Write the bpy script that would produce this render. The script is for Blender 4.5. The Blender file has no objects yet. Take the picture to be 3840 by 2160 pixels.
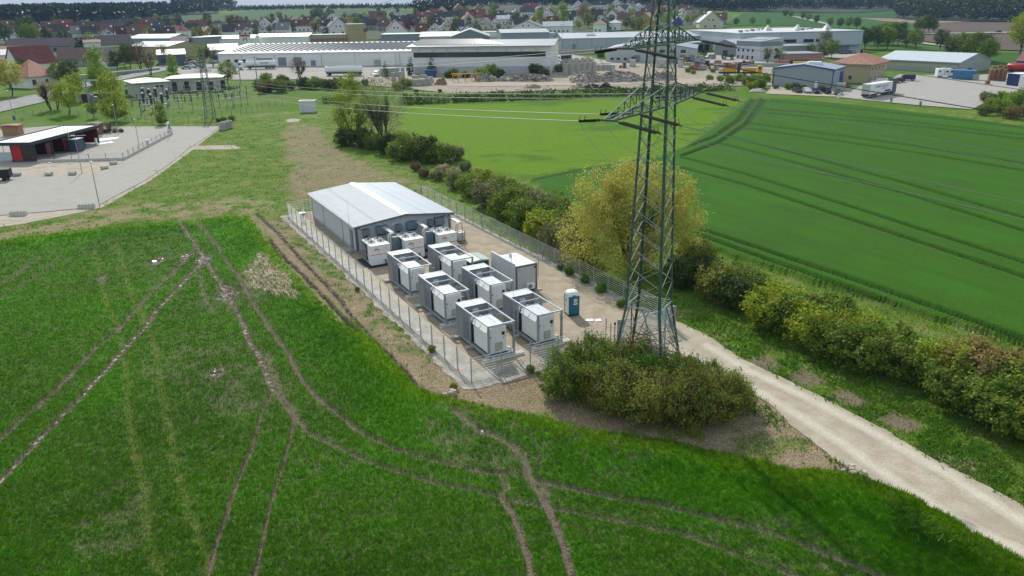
import bpy, bmesh, math, random
import numpy as np
from mathutils import Vector, Matrix, Quaternion
S = bpy.context.scene
COL = S.collection
rnd = random.Random(7)
rs = np.random.RandomState(11)
# ---------------------------------------------------------------- camera
CF, CP, CR, CH = 2850.0, .35324, -.01675, 26.75      # focal (px of 3840), pitch, roll, height
_F = np.array([0, math.cos(CP), -math.sin(CP)]); _U0 = np.array([0, math.sin(CP), math.cos(CP)]); _R0 = np.array([1., 0, 0])
_R = math.cos(CR)*_R0 + math.sin(CR)*_U0; _U = -math.sin(CR)*_R0 + math.cos(CR)*_U0
cd = bpy.data.cameras.new('camera'); cam = bpy.data.objects.new('camera', cd); COL.objects.link(cam)
cd.sensor_width = 36; cd.lens = CF/3840*36; cd.clip_start = .5; cd.clip_end = 12000
M4 = Matrix.Identity(4)
for i in range(3):
    M4[i][0] = _R[i]; M4[i][1] = _U[i]; M4[i][2] = -_F[i]
M4[2][3] = CH
cam.matrix_world = M4
S.camera = cam
S.render.resolution_x = 1024; S.render.resolution_y = 576
# ---------------------------------------------------------------- light
SUN_AZ = math.radians(-17.4); SUN_EL = math.radians(38)
sdir = Vector((math.sin(SUN_AZ)*math.cos(SUN_EL), math.cos(SUN_AZ)*math.cos(SUN_EL), math.sin(SUN_EL)))
sl = bpy.data.lights.new('sun', 'SUN'); sun = bpy.data.objects.new('sun', sl); COL.objects.link(sun)
sl.energy = 4.1; sl.angle = math.radians(.6); sl.color = (1, .945, .86)
sun.rotation_euler = sdir.to_track_quat('Z', 'Y').to_euler()
w = bpy.data.worlds.new('World'); S.world = w; w.use_nodes = True
nt = w.node_tree; nt.nodes.clear()
o_ = nt.nodes.new('ShaderNodeOutputWorld'); bg = nt.nodes.new('ShaderNodeBackground'); nt.links.new(bg.outputs[0], o_.inputs[0])
sky = nt.nodes.new('ShaderNodeTexSky'); sky.sky_type = 'NISHITA'; sky.sun_disc = False
sky.sun_elevation = SUN_EL; sky.sun_rotation = SUN_AZ; sky.air_density = 1.2; sky.dust_density = 2.0
tc = nt.nodes.new('ShaderNodeTexCoord'); mp = nt.nodes.new('ShaderNodeMapping'); mp.inputs['Scale'].default_value = (1.6, 1.6, 9)
nz = nt.nodes.new('ShaderNodeTexNoise'); nz.inputs['Scale'].default_value = 2.2; nz.inputs['Detail'].default_value = 6
rp = nt.nodes.new('ShaderNodeValToRGB'); rp.color_ramp.elements[0].position = .36; rp.color_ramp.elements[1].position = .62
rp.color_ramp.elements[0].color = (.75, .75, .75, 1); rp.color_ramp.elements[1].color = (1, 1, 1, 1)
cl = nt.nodes.new('ShaderNodeMixRGB'); cl.inputs[1].default_value = (3.0, 4.0, 5.0, 1); cl.inputs[2].default_value = (7.0, 7.4, 7.6, 1)
nz2 = nt.nodes.new('ShaderNodeTexNoise'); nz2.inputs['Scale'].default_value = 5; nz2.inputs['Detail'].default_value = 5
mx = nt.nodes.new('ShaderNodeMixRGB')
nt.links.new(tc.outputs['Generated'], mp.inputs[0]); nt.links.new(mp.outputs[0], nz.inputs[0]); nt.links.new(mp.outputs[0], nz2.inputs[0])
nt.links.new(nz.outputs[0], rp.inputs[0]); nt.links.new(nz2.outputs[0], cl.inputs[0])
nt.links.new(rp.outputs[0], mx.inputs[0]); nt.links.new(sky.outputs[0], mx.inputs[1]); nt.links.new(cl.outputs[0], mx.inputs[2])
nt.links.new(mx.outputs[0], bg.inputs[0]); bg.inputs[1].default_value = .118
S.view_settings.view_transform = 'Standard'; S.view_settings.look = 'None'
S.view_settings.exposure = 0.0; S.view_settings.gamma = 1
S.render.engine = 'CYCLES'
S.cycles.volume_bounces = 0; S.cycles.max_bounces = 6; S.cycles.transparent_max_bounces = 8
# ---------------------------------------------------------------- geometry helpers
def at(px, py, z=0.0):
    "point on the horizontal plane z seen at a pixel of the 3840x2160 photograph"
    d = _F + _R*((px-1920)/CF) + _U*((1080-py)/CF); t = (z-CH)/d[2]
    return (d[0]*t, d[1]*t)
AZT = [math.atan((p-1920)/CF) for p in (-300, 300, 1000, 1600, 2100, 2600, 3200, 3840, 4300)]
DT = [0, 230, 350, 500, 620, 780, 950, 1200, 1500, 2000, 3000, 5000]
ZT = [[0, 0, 3.0, 7, 10.5, 14, 18, 22, 27, 30, 40, 45],
      [0, 0, 3.2, 8, 11, 14.5, 18, 23, 28, 33, 40, 45],
      [0, 0, 3.5, 7, 9.5, 12.5, 17, 23, 28.5, 34, 38, 40],
      [0, 0, 3.5, 6.5, 9, 13.5, 18.5, 25, 30, 34, 38, 40],
      [0, 0, 3.5, 6.3, 9.5, 15, 21, 31, 42, 52, 60, 60],
      [0, 0, 3.3, 6, 9, 13, 18, 26, 38, 52, 65, 65],
      [0, 0, 2.5, 5, 6.3, 7.3, 9, 12.5, 22, 42, 60, 60],
      [0, 0, 2.0, 5, 6, 6.3, 8, 12, 22, 42, 60, 60],
      [0, 0, 2.0, 5, 6, 6.3, 8, 12, 22, 42, 60, 60]]
ZT = np.array(ZT)
def hz(x, y):
    "terrain height"
    x = np.asarray(x, float); y = np.asarray(y, float)
    D = np.hypot(x, y); a = np.clip(np.arctan2(x, np.maximum(y, 1e-6)), AZT[0], AZT[-1]-1e-6)
    i = np.clip(np.searchsorted(AZT, a, side='right')-1, 0, len(AZT)-2); A = np.array(AZT)
    f = (a-A[i])/(A[i+1]-A[i]); f = f*f*(3-2*f)
    Dc = np.clip(D, 0, DT[-1]-1e-3); DD = np.array(DT, float)
    j = np.clip(np.searchsorted(DT, Dc, side='right')-1, 0, len(DT)-2)
    g = (Dc-DD[j])/(DD[j+1]-DD[j])
    def row(k):
        # catmull-rom free monotone: linear with smoothing of slopes
        z0 = ZT[k, j]; z1 = ZT[k, j+1]
        return z0+(z1-z0)*g
    z = row(i)*(1-f)+row(i+1)*f
    return np.where(y < 1, 0, z)
_T = np.concatenate([np.linspace(20, 700, 340), np.linspace(702, 6000, 900)])
def atg(px, py):
    "point of the terrain seen at a pixel"
    d = _F + _R*((px-1920)/CF) + _U*((1080-py)/CF)
    g = CH+d[2]*_T-hz(d[0]*_T, d[1]*_T); k = np.nonzero(g < 0)[0]
    if not len(k): t = 3000.0
    else:
        k = max(1, k[0]); t = _T[k-1]+(_T[k]-_T[k-1])*g[k-1]/(g[k-1]-g[k]+1e-12)
    return (float(d[0]*t), float(d[1]*t), float(hz(d[0]*t, d[1]*t)))
def project(x, y, z):
    d = np.array([x, y, z-CH], float); q = d@_F
    return 1920+CF*(d@_R)/q, 1080-CF*(d@_U)/q
HD = .499
NU = (math.cos(HD), math.sin(HD)); LV = (-math.sin(HD), math.cos(HD))
def L2(u, v): return (u*NU[0]+v*LV[0], u*NU[1]+v*LV[1])
def hsh(ix, iy, seed):
    n = (ix.astype(np.int64)*374761393 + iy.astype(np.int64)*668265263 + seed*974711) & 0xffffffff
    n = ((n ^ (n >> 13))*1274126177) & 0xffffffff
    return ((n ^ (n >> 16)) & 0xffff)/65535.0
def vnoise(x, y, seed=0):
    x = np.asarray(x, float); y = np.asarray(y, float)
    ix = np.floor(x); iy = np.floor(y); fx = x-ix; fy = y-iy
    fx = fx*fx*(3-2*fx); fy = fy*fy*(3-2*fy); ix = ix.astype(np.int64); iy = iy.astype(np.int64)
    return (hsh(ix, iy, seed)*(1-fx)+hsh(ix+1, iy, seed)*fx)*(1-fy)+(hsh(ix, iy+1, seed)*(1-fx)+hsh(ix+1, iy+1, seed)*fx)*fy
def fbm(x, y, seed=0, oct=4):
    s = 0; a = .5; t = 0
    for k in range(oct):
        s = s+a*vnoise(np.asarray(x)*2**k, np.asarray(y)*2**k, seed+k); t += a; a *= .55
    return s/t
class MB:
    def __init__(s): s.v = []; s.f = []
    def add(s, vs, fs):
        n = len(s.v); s.v.extend([tuple(p) for p in vs]); s.f.extend([tuple(n+i for i in f) for f in fs]); return s
    def box(s, x0, x1, y0, y1, z0, z1):
        return s.add([(x0,y0,z0),(x1,y0,z0),(x1,y1,z0),(x0,y1,z0),(x0,y0,z1),(x1,y0,z1),(x1,y1,z1),(x0,y1,z1)],
                     [(0,3,2,1),(4,5,6,7),(0,1,5,4),(1,2,6,5),(2,3,7,6),(3,0,4,7)])
    def bbox(s, x0, x1, y0, y1, z0, z1, b):
        "box with bevelled vertical and top edges"
        xs = [(x0+b,y0),(x1-b,y0),(x1,y0+b),(x1,y1-b),(x1-b,y1),(x0+b,y1),(x0,y1-b),(x0,y0+b)]
        cx, cy = (x0+x1)/2, (y0+y1)/2
        top = [(x+(b if x < cx else -b)*.7, y+(b if y < cy else -b)*.7) for x, y in xs]
        v = [(x,y,z0) for x,y in xs]+[(x,y,z1-b) for x,y in xs]+[(x,y,z1) for x,y in top]
        f = [tuple(range(7,-1,-1)), tuple(range(16,24))]
        for r in (0,8):
            for i in range(8): f.append((r+i, r+(i+1)%8, r+8+(i+1)%8, r+8+i))
        return s.add(v, f)
    def bar(s, p, q, w=.05, h=None, up=(0,0,1)):
        h = h or w; p = Vector(p); q = Vector(q); d = (q-p)
        if d.length < 1e-6: return s
        d.normalize(); u = Vector(up)
        if abs(d.dot(u)) > .98: u = Vector((0,1,0))
        a = d.cross(u).normalized()*w/2; b = a.normalized().cross(d).normalized()*h/2
        v = [p-a-b,p+a-b,p+a+b,p-a+b,q-a-b,q+a-b,q+a+b,q-a+b]
        return s.add(v, [(0,3,2,1),(4,5,6,7),(0,1,5,4),(1,2,6,5),(2,3,7,6),(3,0,4,7)])
    def angle(s, p, q, w=.1, t=.02, up=(0,0,1), flip=1):
        "L-section steel member: two thin plates"
        p = Vector(p); q = Vector(q); d = (q-p).normalized(); u = Vector(up)
        if abs(d.dot(u)) > .98: u = Vector((0,1,0))
        a = d.cross(u).normalized(); b = a.cross(d).normalized()*flip
        for (m, n) in ((a, b), (b, a)):
            o = m*w/2
            v = [p-n*t/2,p+m*w-n*t/2,p+m*w+n*t/2,p+n*t/2]; v2 = [x+(q-p) for x in v]
            s.add(v+v2, [(0,1,2,3),(7,6,5,4),(0,4,5,1),(1,5,6,2),(2,6,7,3),(3,7,4,0)])
        return s
    def tube(s, p, q, r0, r1=None, n=8, cap=True):
        r1 = r0 if r1 is None else r1; p = Vector(p); q = Vector(q); d = (q-p)
        if d.length < 1e-6: return s
        d.normalize(); u = Vector((0,0,1)) if abs(d.z) < .95 else Vector((1,0,0))
        a = d.cross(u).normalized(); b = d.cross(a).normalized()
        v = []
        for c, r in ((p, r0), (q, r1)):
            for i in range(n):
                t = 2*math.pi*i/n; v.append(c+a*math.cos(t)*r+b*math.sin(t)*r)
        f = [(i,(i+1)%n,n+(i+1)%n,n+i) for i in range(n)]
        if cap: f += [tuple(range(n-1,-1,-1)), tuple(range(n,2*n))]
        return s.add(v, f)
    def path(s, pts, r, n=6):
        for a, b in zip(pts[:-1], pts[1:]): s.tube(a, b, r, r, n, cap=True)
        return s
    def prism(s, poly, z0, z1):
        n = len(poly); v = [(x,y,z0) for x,y in poly]+[(x,y,z1) for x,y in poly]
        f = [tuple(range(n-1,-1,-1)), tuple(range(n,2*n))]+[(i,(i+1)%n,n+(i+1)%n,n+i) for i in range(n)]
        return s.add(v, f)
    def lathe(s, prof, n=12, c=(0,0,0)):
        v = []; f = []
        for r, z in prof:
            for i in range(n):
                t = 2*math.pi*i/n; v.append((c[0]+r*math.cos(t), c[1]+r*math.sin(t), c[2]+z))
        for k in range(len(prof)-1):
            for i in range(n): f.append((k*n+i, k*n+(i+1)%n, (k+1)*n+(i+1)%n, (k+1)*n+i))
        f += [tuple(range(n-1,-1,-1)), tuple((len(prof)-1)*n+i for i in range(n))]
        return s.add(v, f)
    def extr(s, prof, y0, y1, axis='y'):
        "profile in x,z extruded along y (or in y,z along x)"
        n = len(prof)
        if axis == 'y': v = [(a,y0,b) for a,b in prof]+[(a,y1,b) for a,b in prof]
        else: v = [(y0,a,b) for a,b in prof]+[(y1,a,b) for a,b in prof]
        f = [tuple(range(n)), tuple(range(2*n-1,n-1,-1))]+[(i,n+i,n+(i+1)%n,(i+1)%n) for i in range(n)]
        return s.add(v, f)
    def quad(s, a, b, c, d): return s.add([a,b,c,d], [(0,1,2,3)])
    def merge(s, o, T=None):
        vs = o.v if T is None else [tuple(T@Vector(p)) for p in o.v]
        return s.add(vs, o.f)
    def build(s, name, mat, parent=None, smooth=False, loc=None, rotz=0):
        me = bpy.data.meshes.new(name); me.from_pydata(s.v, [], s.f); me.validate()
        bm = bmesh.new(); bm.from_mesh(me); bmesh.ops.recalc_face_normals(bm, faces=bm.faces); bm.to_mesh(me); bm.free()
        if smooth:
            for p in me.polygons: p.use_smooth = True
        me.materials.append(mat); o = bpy.data.objects.new(name, me); COL.objects.link(o)
        if parent: o.parent = parent
        if loc is not None: o.location = loc
        o.rotation_euler = (0,0,rotz)
        return o
def npmesh(name, v, f, mat, parent=None, attrs=None, smooth=False):
    "v (n,3), f (m,k) numpy"
    me = bpy.data.meshes.new(name); v = np.ascontiguousarray(v, np.float32); f = np.ascontiguousarray(f, np.int32)
    me.vertices.add(len(v)); me.vertices.foreach_set('co', v.ravel())
    k = f.shape[1]; me.loops.add(f.size); me.loops.foreach_set('vertex_index', f.ravel())
    me.polygons.add(len(f)); me.polygons.foreach_set('loop_start', np.arange(0, f.size, k, dtype=np.int32))
    try: me.polygons.foreach_set('loop_total', np.full(len(f), k, np.int32))
    except Exception: pass
    if smooth: me.polygons.foreach_set('use_smooth', np.ones(len(f), bool))
    me.update(calc_edges=True)
    for nm, a in (attrs or {}).items():
        at_ = me.attributes.new(nm, 'FLOAT', 'POINT'); at_.data.foreach_set('value', np.ascontiguousarray(a, np.float32))
    me.materials.append(mat); o = bpy.data.objects.new(name, me); COL.objects.link(o)
    if parent: o.parent = parent
    return o
USED = {}
def tag(o, label=None, cat=None, group=None, kind=None):
    if label: 
        o['label'] = label; USED[label] = USED.get(label, 0)+1
    if cat: o['category'] = cat
    if group: o['group'] = group
    if kind: o['kind'] = kind
    return o
def thing(name, label, cat, loc=(0,0,0), rotz=0, group=None):
    o = bpy.data.objects.new(name, None); COL.objects.link(o); o.location = loc; o.rotation_euler = (0,0,rotz)
    o.empty_display_size = .2
    return tag(o, label, cat, group)
KIDS = {}
def copy_tree(o, parent=None):
    c = o.copy(); COL.objects.link(c)
    if parent: c.parent = parent
    for ch in list(o.children): copy_tree(ch, c)
    return c
def dup(o, loc, rotz=0, label=None, group=None, scale=None):
    c = copy_tree(o); c.location = loc; c.rotation_euler = (0,0,rotz)
    if label: tag(c, label)
    if group: c['group'] = group
    if scale: c.scale = (scale,)*3 if not isinstance(scale, tuple) else scale
    return c
def structure(o): o['kind'] = 'structure'; return o
def text(name, s, size, mat, parent, loc, rot, depth=.004, align='CENTER', squash=1):
    cu = bpy.data.curves.new(name, 'FONT'); cu.body = s; cu.size = size; cu.extrude = depth; cu.align_x = align; cu.align_y = 'CENTER'
    t = bpy.data.objects.new(name, cu); COL.objects.link(t)
    dg = bpy.context.evaluated_depsgraph_get(); me = bpy.data.meshes.new_from_object(t.evaluated_get(dg))
    bpy.data.objects.remove(t); me.materials.clear(); me.materials.append(mat)
    o = bpy.data.objects.new(name, me); COL.objects.link(o); o.parent = parent; o.location = loc; o.rotation_euler = rot; o.scale = (squash, 1, 1)
    return o
# ---------------------------------------------------------------- materials
def _new(name):
    m = bpy.data.materials.new(name); m.use_nodes = True; t = m.node_tree
    return m, t, t.nodes['Principled BSDF']
def pm(name, col, rough=.6, metal=0, var=.12, scale=3.0, bump=0, bscale=20, spec=.4, obj=False, dirt=None, isl=0):
    "principled with mottled colour, optional bump and per-island variation"
    m, t, b = _new(name); N = t.nodes; L = t.links
    tc = N.new('ShaderNodeTexCoord'); nz = N.new('ShaderNodeTexNoise'); nz.inputs['Scale'].default_value = scale; nz.inputs['Detail'].default_value = 5
    L.new(tc.outputs['Object'], nz.inputs['Vector'])
    mr = N.new('ShaderNodeMapRange'); mr.inputs['From Min'].default_value = .3; mr.inputs['From Max'].default_value = .7
    mr.inputs['To Min'].default_value = 1-var; mr.inputs['To Max'].default_value = 1+var
    L.new(nz.outputs[0], mr.inputs[0]); src = mr.outputs[0]
    if isl:
        g = N.new('ShaderNodeNewGeometry'); m2 = N.new('ShaderNodeMapRange'); m2.inputs['To Min'].default_value = 1-isl; m2.inputs['To Max'].default_value = 1+isl
        L.new(g.outputs['Random Per Island'], m2.inputs[0]); mm = N.new('ShaderNodeMath'); mm.operation = 'MULTIPLY'
        L.new(src, mm.inputs[0]); L.new(m2.outputs[0], mm.inputs[1]); src = mm.outputs[0]
    if obj:
        oi = N.new('ShaderNodeObjectInfo'); m3 = N.new('ShaderNodeMapRange'); m3.inputs['To Min'].default_value = 1-obj; m3.inputs['To Max'].default_value = 1+obj
        L.new(oi.outputs['Random'], m3.inputs[0]); mm = N.new('ShaderNodeMath'); mm.operation = 'MULTIPLY'
        L.new(src, mm.inputs[0]); L.new(m3.outputs[0], mm.inputs[1]); src = mm.outputs[0]
    v = N.new('ShaderNodeVectorMath'); v.operation = 'SCALE'; v.inputs[0].default_value = col; L.new(src, v.inputs['Scale'])
    out = v.outputs[0]
    if dirt:
        n2 = N.new('ShaderNodeTexNoise'); n2.inputs['Scale'].default_value = scale*2.3; n2.inputs['Detail'].default_value = 8
        L.new(tc.outputs['Object'], n2.inputs['Vector'])
        r2 = N.new('ShaderNodeMapRange'); r2.inputs['From Min'].default_value = .5; r2.inputs['From Max'].default_value = .75; r2.inputs['To Max'].default_value = dirt[3] if len(dirt) > 3 else .6
        L.new(n2.outputs[0], r2.inputs[0]); mxx = N.new('ShaderNodeMixRGB'); mxx.inputs[2].default_value = (*dirt[:3], 1)
        L.new(r2.outputs[0], mxx.inputs[0]); L.new(out, mxx.inputs[1]); out = mxx.outputs[0]
    L.new(out, b.inputs['Base Color']); b.inputs['Roughness'].default_value = rough; b.inputs['Metallic'].default_value = metal
    b.inputs['Specular IOR Level'].default_value = spec
    if bump:
        n3 = N.new('ShaderNodeTexNoise'); n3.inputs['Scale'].default_value = bscale; n3.inputs['Detail'].default_value = 6
        L.new(tc.outputs['Object'], n3.inputs['Vector']); bp = N.new('ShaderNodeBump'); bp.inputs['Strength'].default_value = bump; bp.inputs['Distance'].default_value = .1
        L.new(n3.outputs[0], bp.inputs['Height']); L.new(bp.outputs[0], b.inputs['Normal'])
    return m
def rib(name, col, axis='X', pitch=.3, rough=.45, metal=0, var=.06, depth=.04, dark=.72, spec=.5):
    "corrugated / panelled sheet: ribs across one object axis"
    m, t, b = _new(name); N = t.nodes; L = t.links
    tc = N.new('ShaderNodeTexCoord'); sp = N.new('ShaderNodeSeparateXYZ'); L.new(tc.outputs['Object'], sp.inputs[0])
    mu = N.new('ShaderNodeMath'); mu.operation = 'MULTIPLY'; mu.inputs[1].default_value = 1/pitch; L.new(sp.outputs[axis], mu.inputs[0])
    fr = N.new('ShaderNodeMath'); fr.operation = 'FRACT'; L.new(mu.outputs[0], fr.inputs[0])
    cr = N.new('ShaderNodeValToRGB'); cr.color_ramp.elements[0].position = 0; cr.color_ramp.elements[0].color = (0,0,0,1)
    cr.color_ramp.elements[1].position = .22; cr.color_ramp.elements[1].color = (1,1,1,1)
    e = cr.color_ramp.elements.new(.8); e.color = (1,1,1,1); e = cr.color_ramp.elements.new(1); e.color = (0,0,0,1)
    L.new(fr.outputs[0], cr.inputs[0])
    nz = N.new('ShaderNodeTexNoise'); nz.inputs['Scale'].default_value = .7; nz.inputs['Detail'].default_value = 6; L.new(tc.outputs['Object'], nz.inputs[0])
    mr = N.new('ShaderNodeMapRange'); mr.inputs['From Min'].default_value = .3; mr.inputs['From Max'].default_value = .7; mr.inputs['To Min'].default_value = 1-var; mr.inputs['To Max'].default_value = 1+var; L.new(nz.outputs[0], mr.inputs[0])
    mr2 = N.new('ShaderNodeMapRange'); mr2.inputs['To Min'].default_value = dark; mr2.inputs['To Max'].default_value = 1; L.new(cr.outputs[0], mr2.inputs[0])
    mm = N.new('ShaderNodeMath'); mm.operation = 'MULTIPLY'; L.new(mr.outputs[0], mm.inputs[0]); L.new(mr2.outputs[0], mm.inputs[1])
    v = N.new('ShaderNodeVectorMath'); v.operation = 'SCALE'; v.inputs[0].default_value = col; L.new(mm.outputs[0], v.inputs['Scale'])
    L.new(v.outputs[0], b.inputs['Base Color']); b.inputs['Roughness'].default_value = rough; b.inputs['Metallic'].default_value = metal; b.inputs['Specular IOR Level'].default_value = spec
    if depth:
        bp = N.new('ShaderNodeBump'); bp.inputs['Strength'].default_value = .6; bp.inputs['Distance'].default_value = depth
        L.new(cr.outputs[0], bp.inputs['Height']); L.new(bp.outputs[0], b.inputs['Normal'])
    return m
def leafm(name, c1, c2, isl=.35, trans=.35, nscale=.6, obj=.1):
    "foliage: colour by slow noise between two greens, per-leaf variation, some light through"
    m, t, b = _new(name); N = t.nodes; L = t.links
    g = N.new('ShaderNodeNewGeometry'); nz = N.new('ShaderNodeTexNoise'); nz.inputs['Scale'].default_value = nscale; nz.inputs['Detail'].default_value = 3
    L.new(g.outputs['Position'], nz.inputs['Vector'])
    mr = N.new('ShaderNodeMapRange'); mr.inputs['From Min'].default_value = .35; mr.inputs['From Max'].default_value = .65; L.new(nz.outputs[0], mr.inputs[0])
    mxx = N.new('ShaderNodeMixRGB'); mxx.inputs[1].default_value = (*c1,1); mxx.inputs[2].default_value = (*c2,1); L.new(mr.outputs[0], mxx.inputs[0])
    m2 = N.new('ShaderNodeMapRange'); m2.inputs['To Min'].default_value = 1-isl; m2.inputs['To Max'].default_value = 1+isl; L.new(g.outputs['Random Per Island'], m2.inputs[0])
    oi = N.new('ShaderNodeObjectInfo'); m3 = N.new('ShaderNodeMapRange'); m3.inputs['To Min'].default_value = 1-obj; m3.inputs['To Max'].default_value = 1+obj; L.new(oi.outputs['Random'], m3.inputs[0])
    mm = N.new('ShaderNodeMath'); mm.operation = 'MULTIPLY'; L.new(m2.outputs[0], mm.inputs[0]); L.new(m3.outputs[0], mm.inputs[1])
    v = N.new('ShaderNodeVectorMath'); v.operation = 'SCALE'; L.new(mxx.outputs[0], v.inputs[0]); L.new(mm.outputs[0], v.inputs['Scale'])
    L.new(v.outputs[0], b.inputs['Base Color']); b.inputs['Roughness'].default_value = .6; b.inputs['Specular IOR Level'].default_value = .25
    if trans:
        tr = N.new('ShaderNodeBsdfTranslucent'); L.new(v.outputs[0], tr.inputs[0]); ms = N.new('ShaderNodeMixShader'); ms.inputs[0].default_value = trans
        out = N['Material Output']; L.new(b.outputs[0], ms.inputs[1]); L.new(tr.outputs[0], ms.inputs[2]); L.new(ms.outputs[0], out.inputs[0])
    return m
GALV = pm('galvanised', (.36,.385,.41), .5, .35, .1, 4)
FRAME = pm('frame_grey', (.30,.33,.37), .55, .1, .08, 3, dirt=(.2,.2,.19,.35))
WHITE = pm('white_panel', (.82,.83,.83), .45, 0, .04, 2, dirt=(.5,.5,.47,.35))
LGREY = pm('light_grey_panel', (.5,.54,.57), .5, 0, .05, 2)
MGREY = pm('mid_grey', (.22,.25,.28), .55, 0, .08, 3)
DARK = pm('dark_grey', (.03,.033,.038), .55, 0, .1, 3)
BLACK = pm('black', (.012,.012,.013), .5)
CONC = pm('concrete', (.42,.41,.38), .9, 0, .15, 2.5, bump=.3, dirt=(.25,.24,.21,.5))
CONCL = pm('pale_concrete', (.55,.54,.5), .9, 0, .12, 2.5, bump=.3)
RED = pm('red_paint', (.5,.02,.02), .5)
GLASS = pm('window_glass', (.03,.04,.05), .12, 0, .3, 1, spec=.8)
TRIM = pm('trim_dark_grey', (.16,.165,.18), .5, .1)
WOOD = pm('weathered_wood', (.2,.12,.06), .8, 0, .3, 6)
BROWNW = pm('brown_wood', (.28,.13,.045), .7, 0, .25, 6)
BARK = pm('bark', (.07,.055,.04), .9, 0, .3, 6)
RUBBER = pm('rubber', (.02,.02,.021), .8)
YELLOW = pm('yellow_paint', (.62,.36,.02), .5, 0, .12)
STEELD = pm('dark_steel', (.06,.065,.07), .5, .5)
# ================================================================ GROUND
def G(*pp): return [at(a, b) for a, b in pp]
def sdist(x, y, poly):
    "signed distance (negative inside)"
    P_ = np.array(poly, float); n = len(P_); d = np.full(x.shape, 1e9); ins = np.zeros(x.shape, bool)
    for i in range(n):
        ax, ay = P_[i]; bx, by = P_[(i+1) % n]; ex, ey = bx-ax, by-ay
        t = np.clip(((x-ax)*ex+(y-ay)*ey)/(ex*ex+ey*ey+1e-12), 0, 1)
        d = np.minimum(d, np.hypot(x-ax-t*ex, y-ay-t*ey))
        c = ((ay > y) != (by > y)) & (x < (bx-ax)*(y-ay)/((by-ay) if by != ay else 1e-9)+ax)
        ins ^= c
    return np.where(ins, -d, d)
def sm(a, b, x): 
    t = np.clip((x-a)/(b-a), 0, 1); return t*t*(3-2*t)
def region(x, y, poly, soft=.4, rag=.5, rs_=.8, seed=1):
    return 1-sm(-soft, soft, sdist(x, y, poly)+(fbm(x*rs_, y*rs_, seed)-.5)*2*rag)
WHEAT = G((-500,930),(0,909),(224,880),(447,852),(671,834),(835,820),(950,812),(1043,932),(1133,1029),(1267,1148),(1386,1267),(1491,1357),(1580,1468),(1685,1498),(1938,1550),(2236,1622),(2609,1685),(2981,1767),(3205,1785),(3414,1870),(3652,2005),(3840,2112),(4300,2420),(4300,3400),(-800,3400))
RFIELD = G((2802,368),(2990,376),(3200,396),(3500,432),(3840,478),(4400,540),(5200,1500),(3840,1300),(3500,1200),(3000,1050),(2700,950),(2300,800),(2050,720),(1985,680),(2150,642),(2350,612),(2480,588),(2560,560),(2680,470))
MEADOW = G((1500,398),(1900,376),(2400,352),(2700,345),(2802,368),(2680,470),(2560,560),(2480,588),(2350,612),(2150,642),(1990,668),(1790,640),(1640,560),(1540,500),(1490,450))
TRK = [ # points, half width, soil strength, wetness
 ([(745,925),(710,959),(646,1028),(571,1098),(492,1187),(437,1247),(368,1300),(320,1352),(208,1472),(104,1560),(0,1655),(-250,1880)], .30, 1, .5),
 ([(770,974),(696,1053),(646,1108),(586,1172),(542,1237),(467,1312),(384,1408),(304,1496),(192,1608),(88,1720),(0,1816),(-250,2080)], .34, 1, .65),
 ([(671,834),(720,899),(755,949),(770,974),(795,1018),(835,1078),(870,1138),(909,1217),(944,1300),(969,1330),(993,1390),(1025,1470)], .36, .95, .6),
 ([(1025,1470),(985,1544),(945,1688),(897,1800),(849,1945),(808,2057),(784,2160),(740,2400)], .17, 1, .35),
 ([(735,830),(775,874),(815,924),(860,998),(909,1058),(944,1133),(994,1207),(1034,1268),(1089,1340),(1121,1415),(1185,1490),(1280,1570),(1369,1636),(1488,1692),(1636,1733),(1784,1769),(1873,1778),(1980,1793),(2051,1816),(2170,1846),(2318,1876),(2467,1899),(2560,1922),(2746,1967),(2933,2019),(3082,2079),(3231,2139),(3500,2260)], .27, .9, .25),
 ([(1033,1464),(1065,1520),(1105,1560),(1097,1624),(1065,1744),(1041,1816),(1009,1920),(993,2009),(957,2160),(900,2420)], .16, 1, .35),
 ([(1105,1560),(1153,1625),(1280,1688),(1387,1739),(1517,1781),(1636,1816),(1784,1846),(1873,1868),(2022,1903),(2170,1929),(2348,1965),(2560,2008),(2746,2079),(2970,2160),(3300,2300)], .25, .85, .25),
 ([(1105,1560),(1060,1500),(1034,1440),(1000,1340)], .5, .7, .2),
 ([(1873,1870),(1921,1929),(1945,2000),(1974,2083),(1989,2160),(2020,2400)], .27, 1, .2),
 ([(2040,1882),(2069,1941),(2093,2000),(2117,2071),(2140,2160),(2200,2400)], .30, 1, .4),
 ([(1700,1545),(1784,1610),(1873,1650),(1933,1690),(1968,1735),(1980,1793),(2020,1850),(2045,1890)], .42, .85, .4),
 ([(1933,1591),(2000,1650),(2028,1727),(2020,1793)], .12, .8, .3),
 ([(1830,1680),(1860,1740),(1873,1775)], .12, .7, .3),
 ([(1873,1778),(1900,1830),(1873,1870)], .3, .7, .3), ([(1980,1793),(2050,1850),(2040,1882)], .35, .8, .3),
 ([(765,980),(750,1030),(760,1100),(800,1180)], .28, .6, .5),
 ([(169,959),(114,994),(50,1043),(0,1068),(-150,1150)], .28, .9, .3),
 ([(234,959),(169,1013),(109,1058),(40,1098),(0,1118),(-150,1200)], .25, .8, .2)]
THIN = [ # sparse yellowish strips
 ([(358,944),(373,1008),(383,1043),(398,1128),(432,1200),(444,1232),(472,1344),(480,1480),(488,1600),(512,1720),(544,1841),(560,2000),(608,2160),(650,2400)], .36),
 ([(437,919),(462,998),(487,1083),(504,1144),(560,1240),(592,1360),(608,1480),(632,1600),(664,1760),(704,1905),(760,2041),(792,2160),(860,2400)], .36)]
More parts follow.
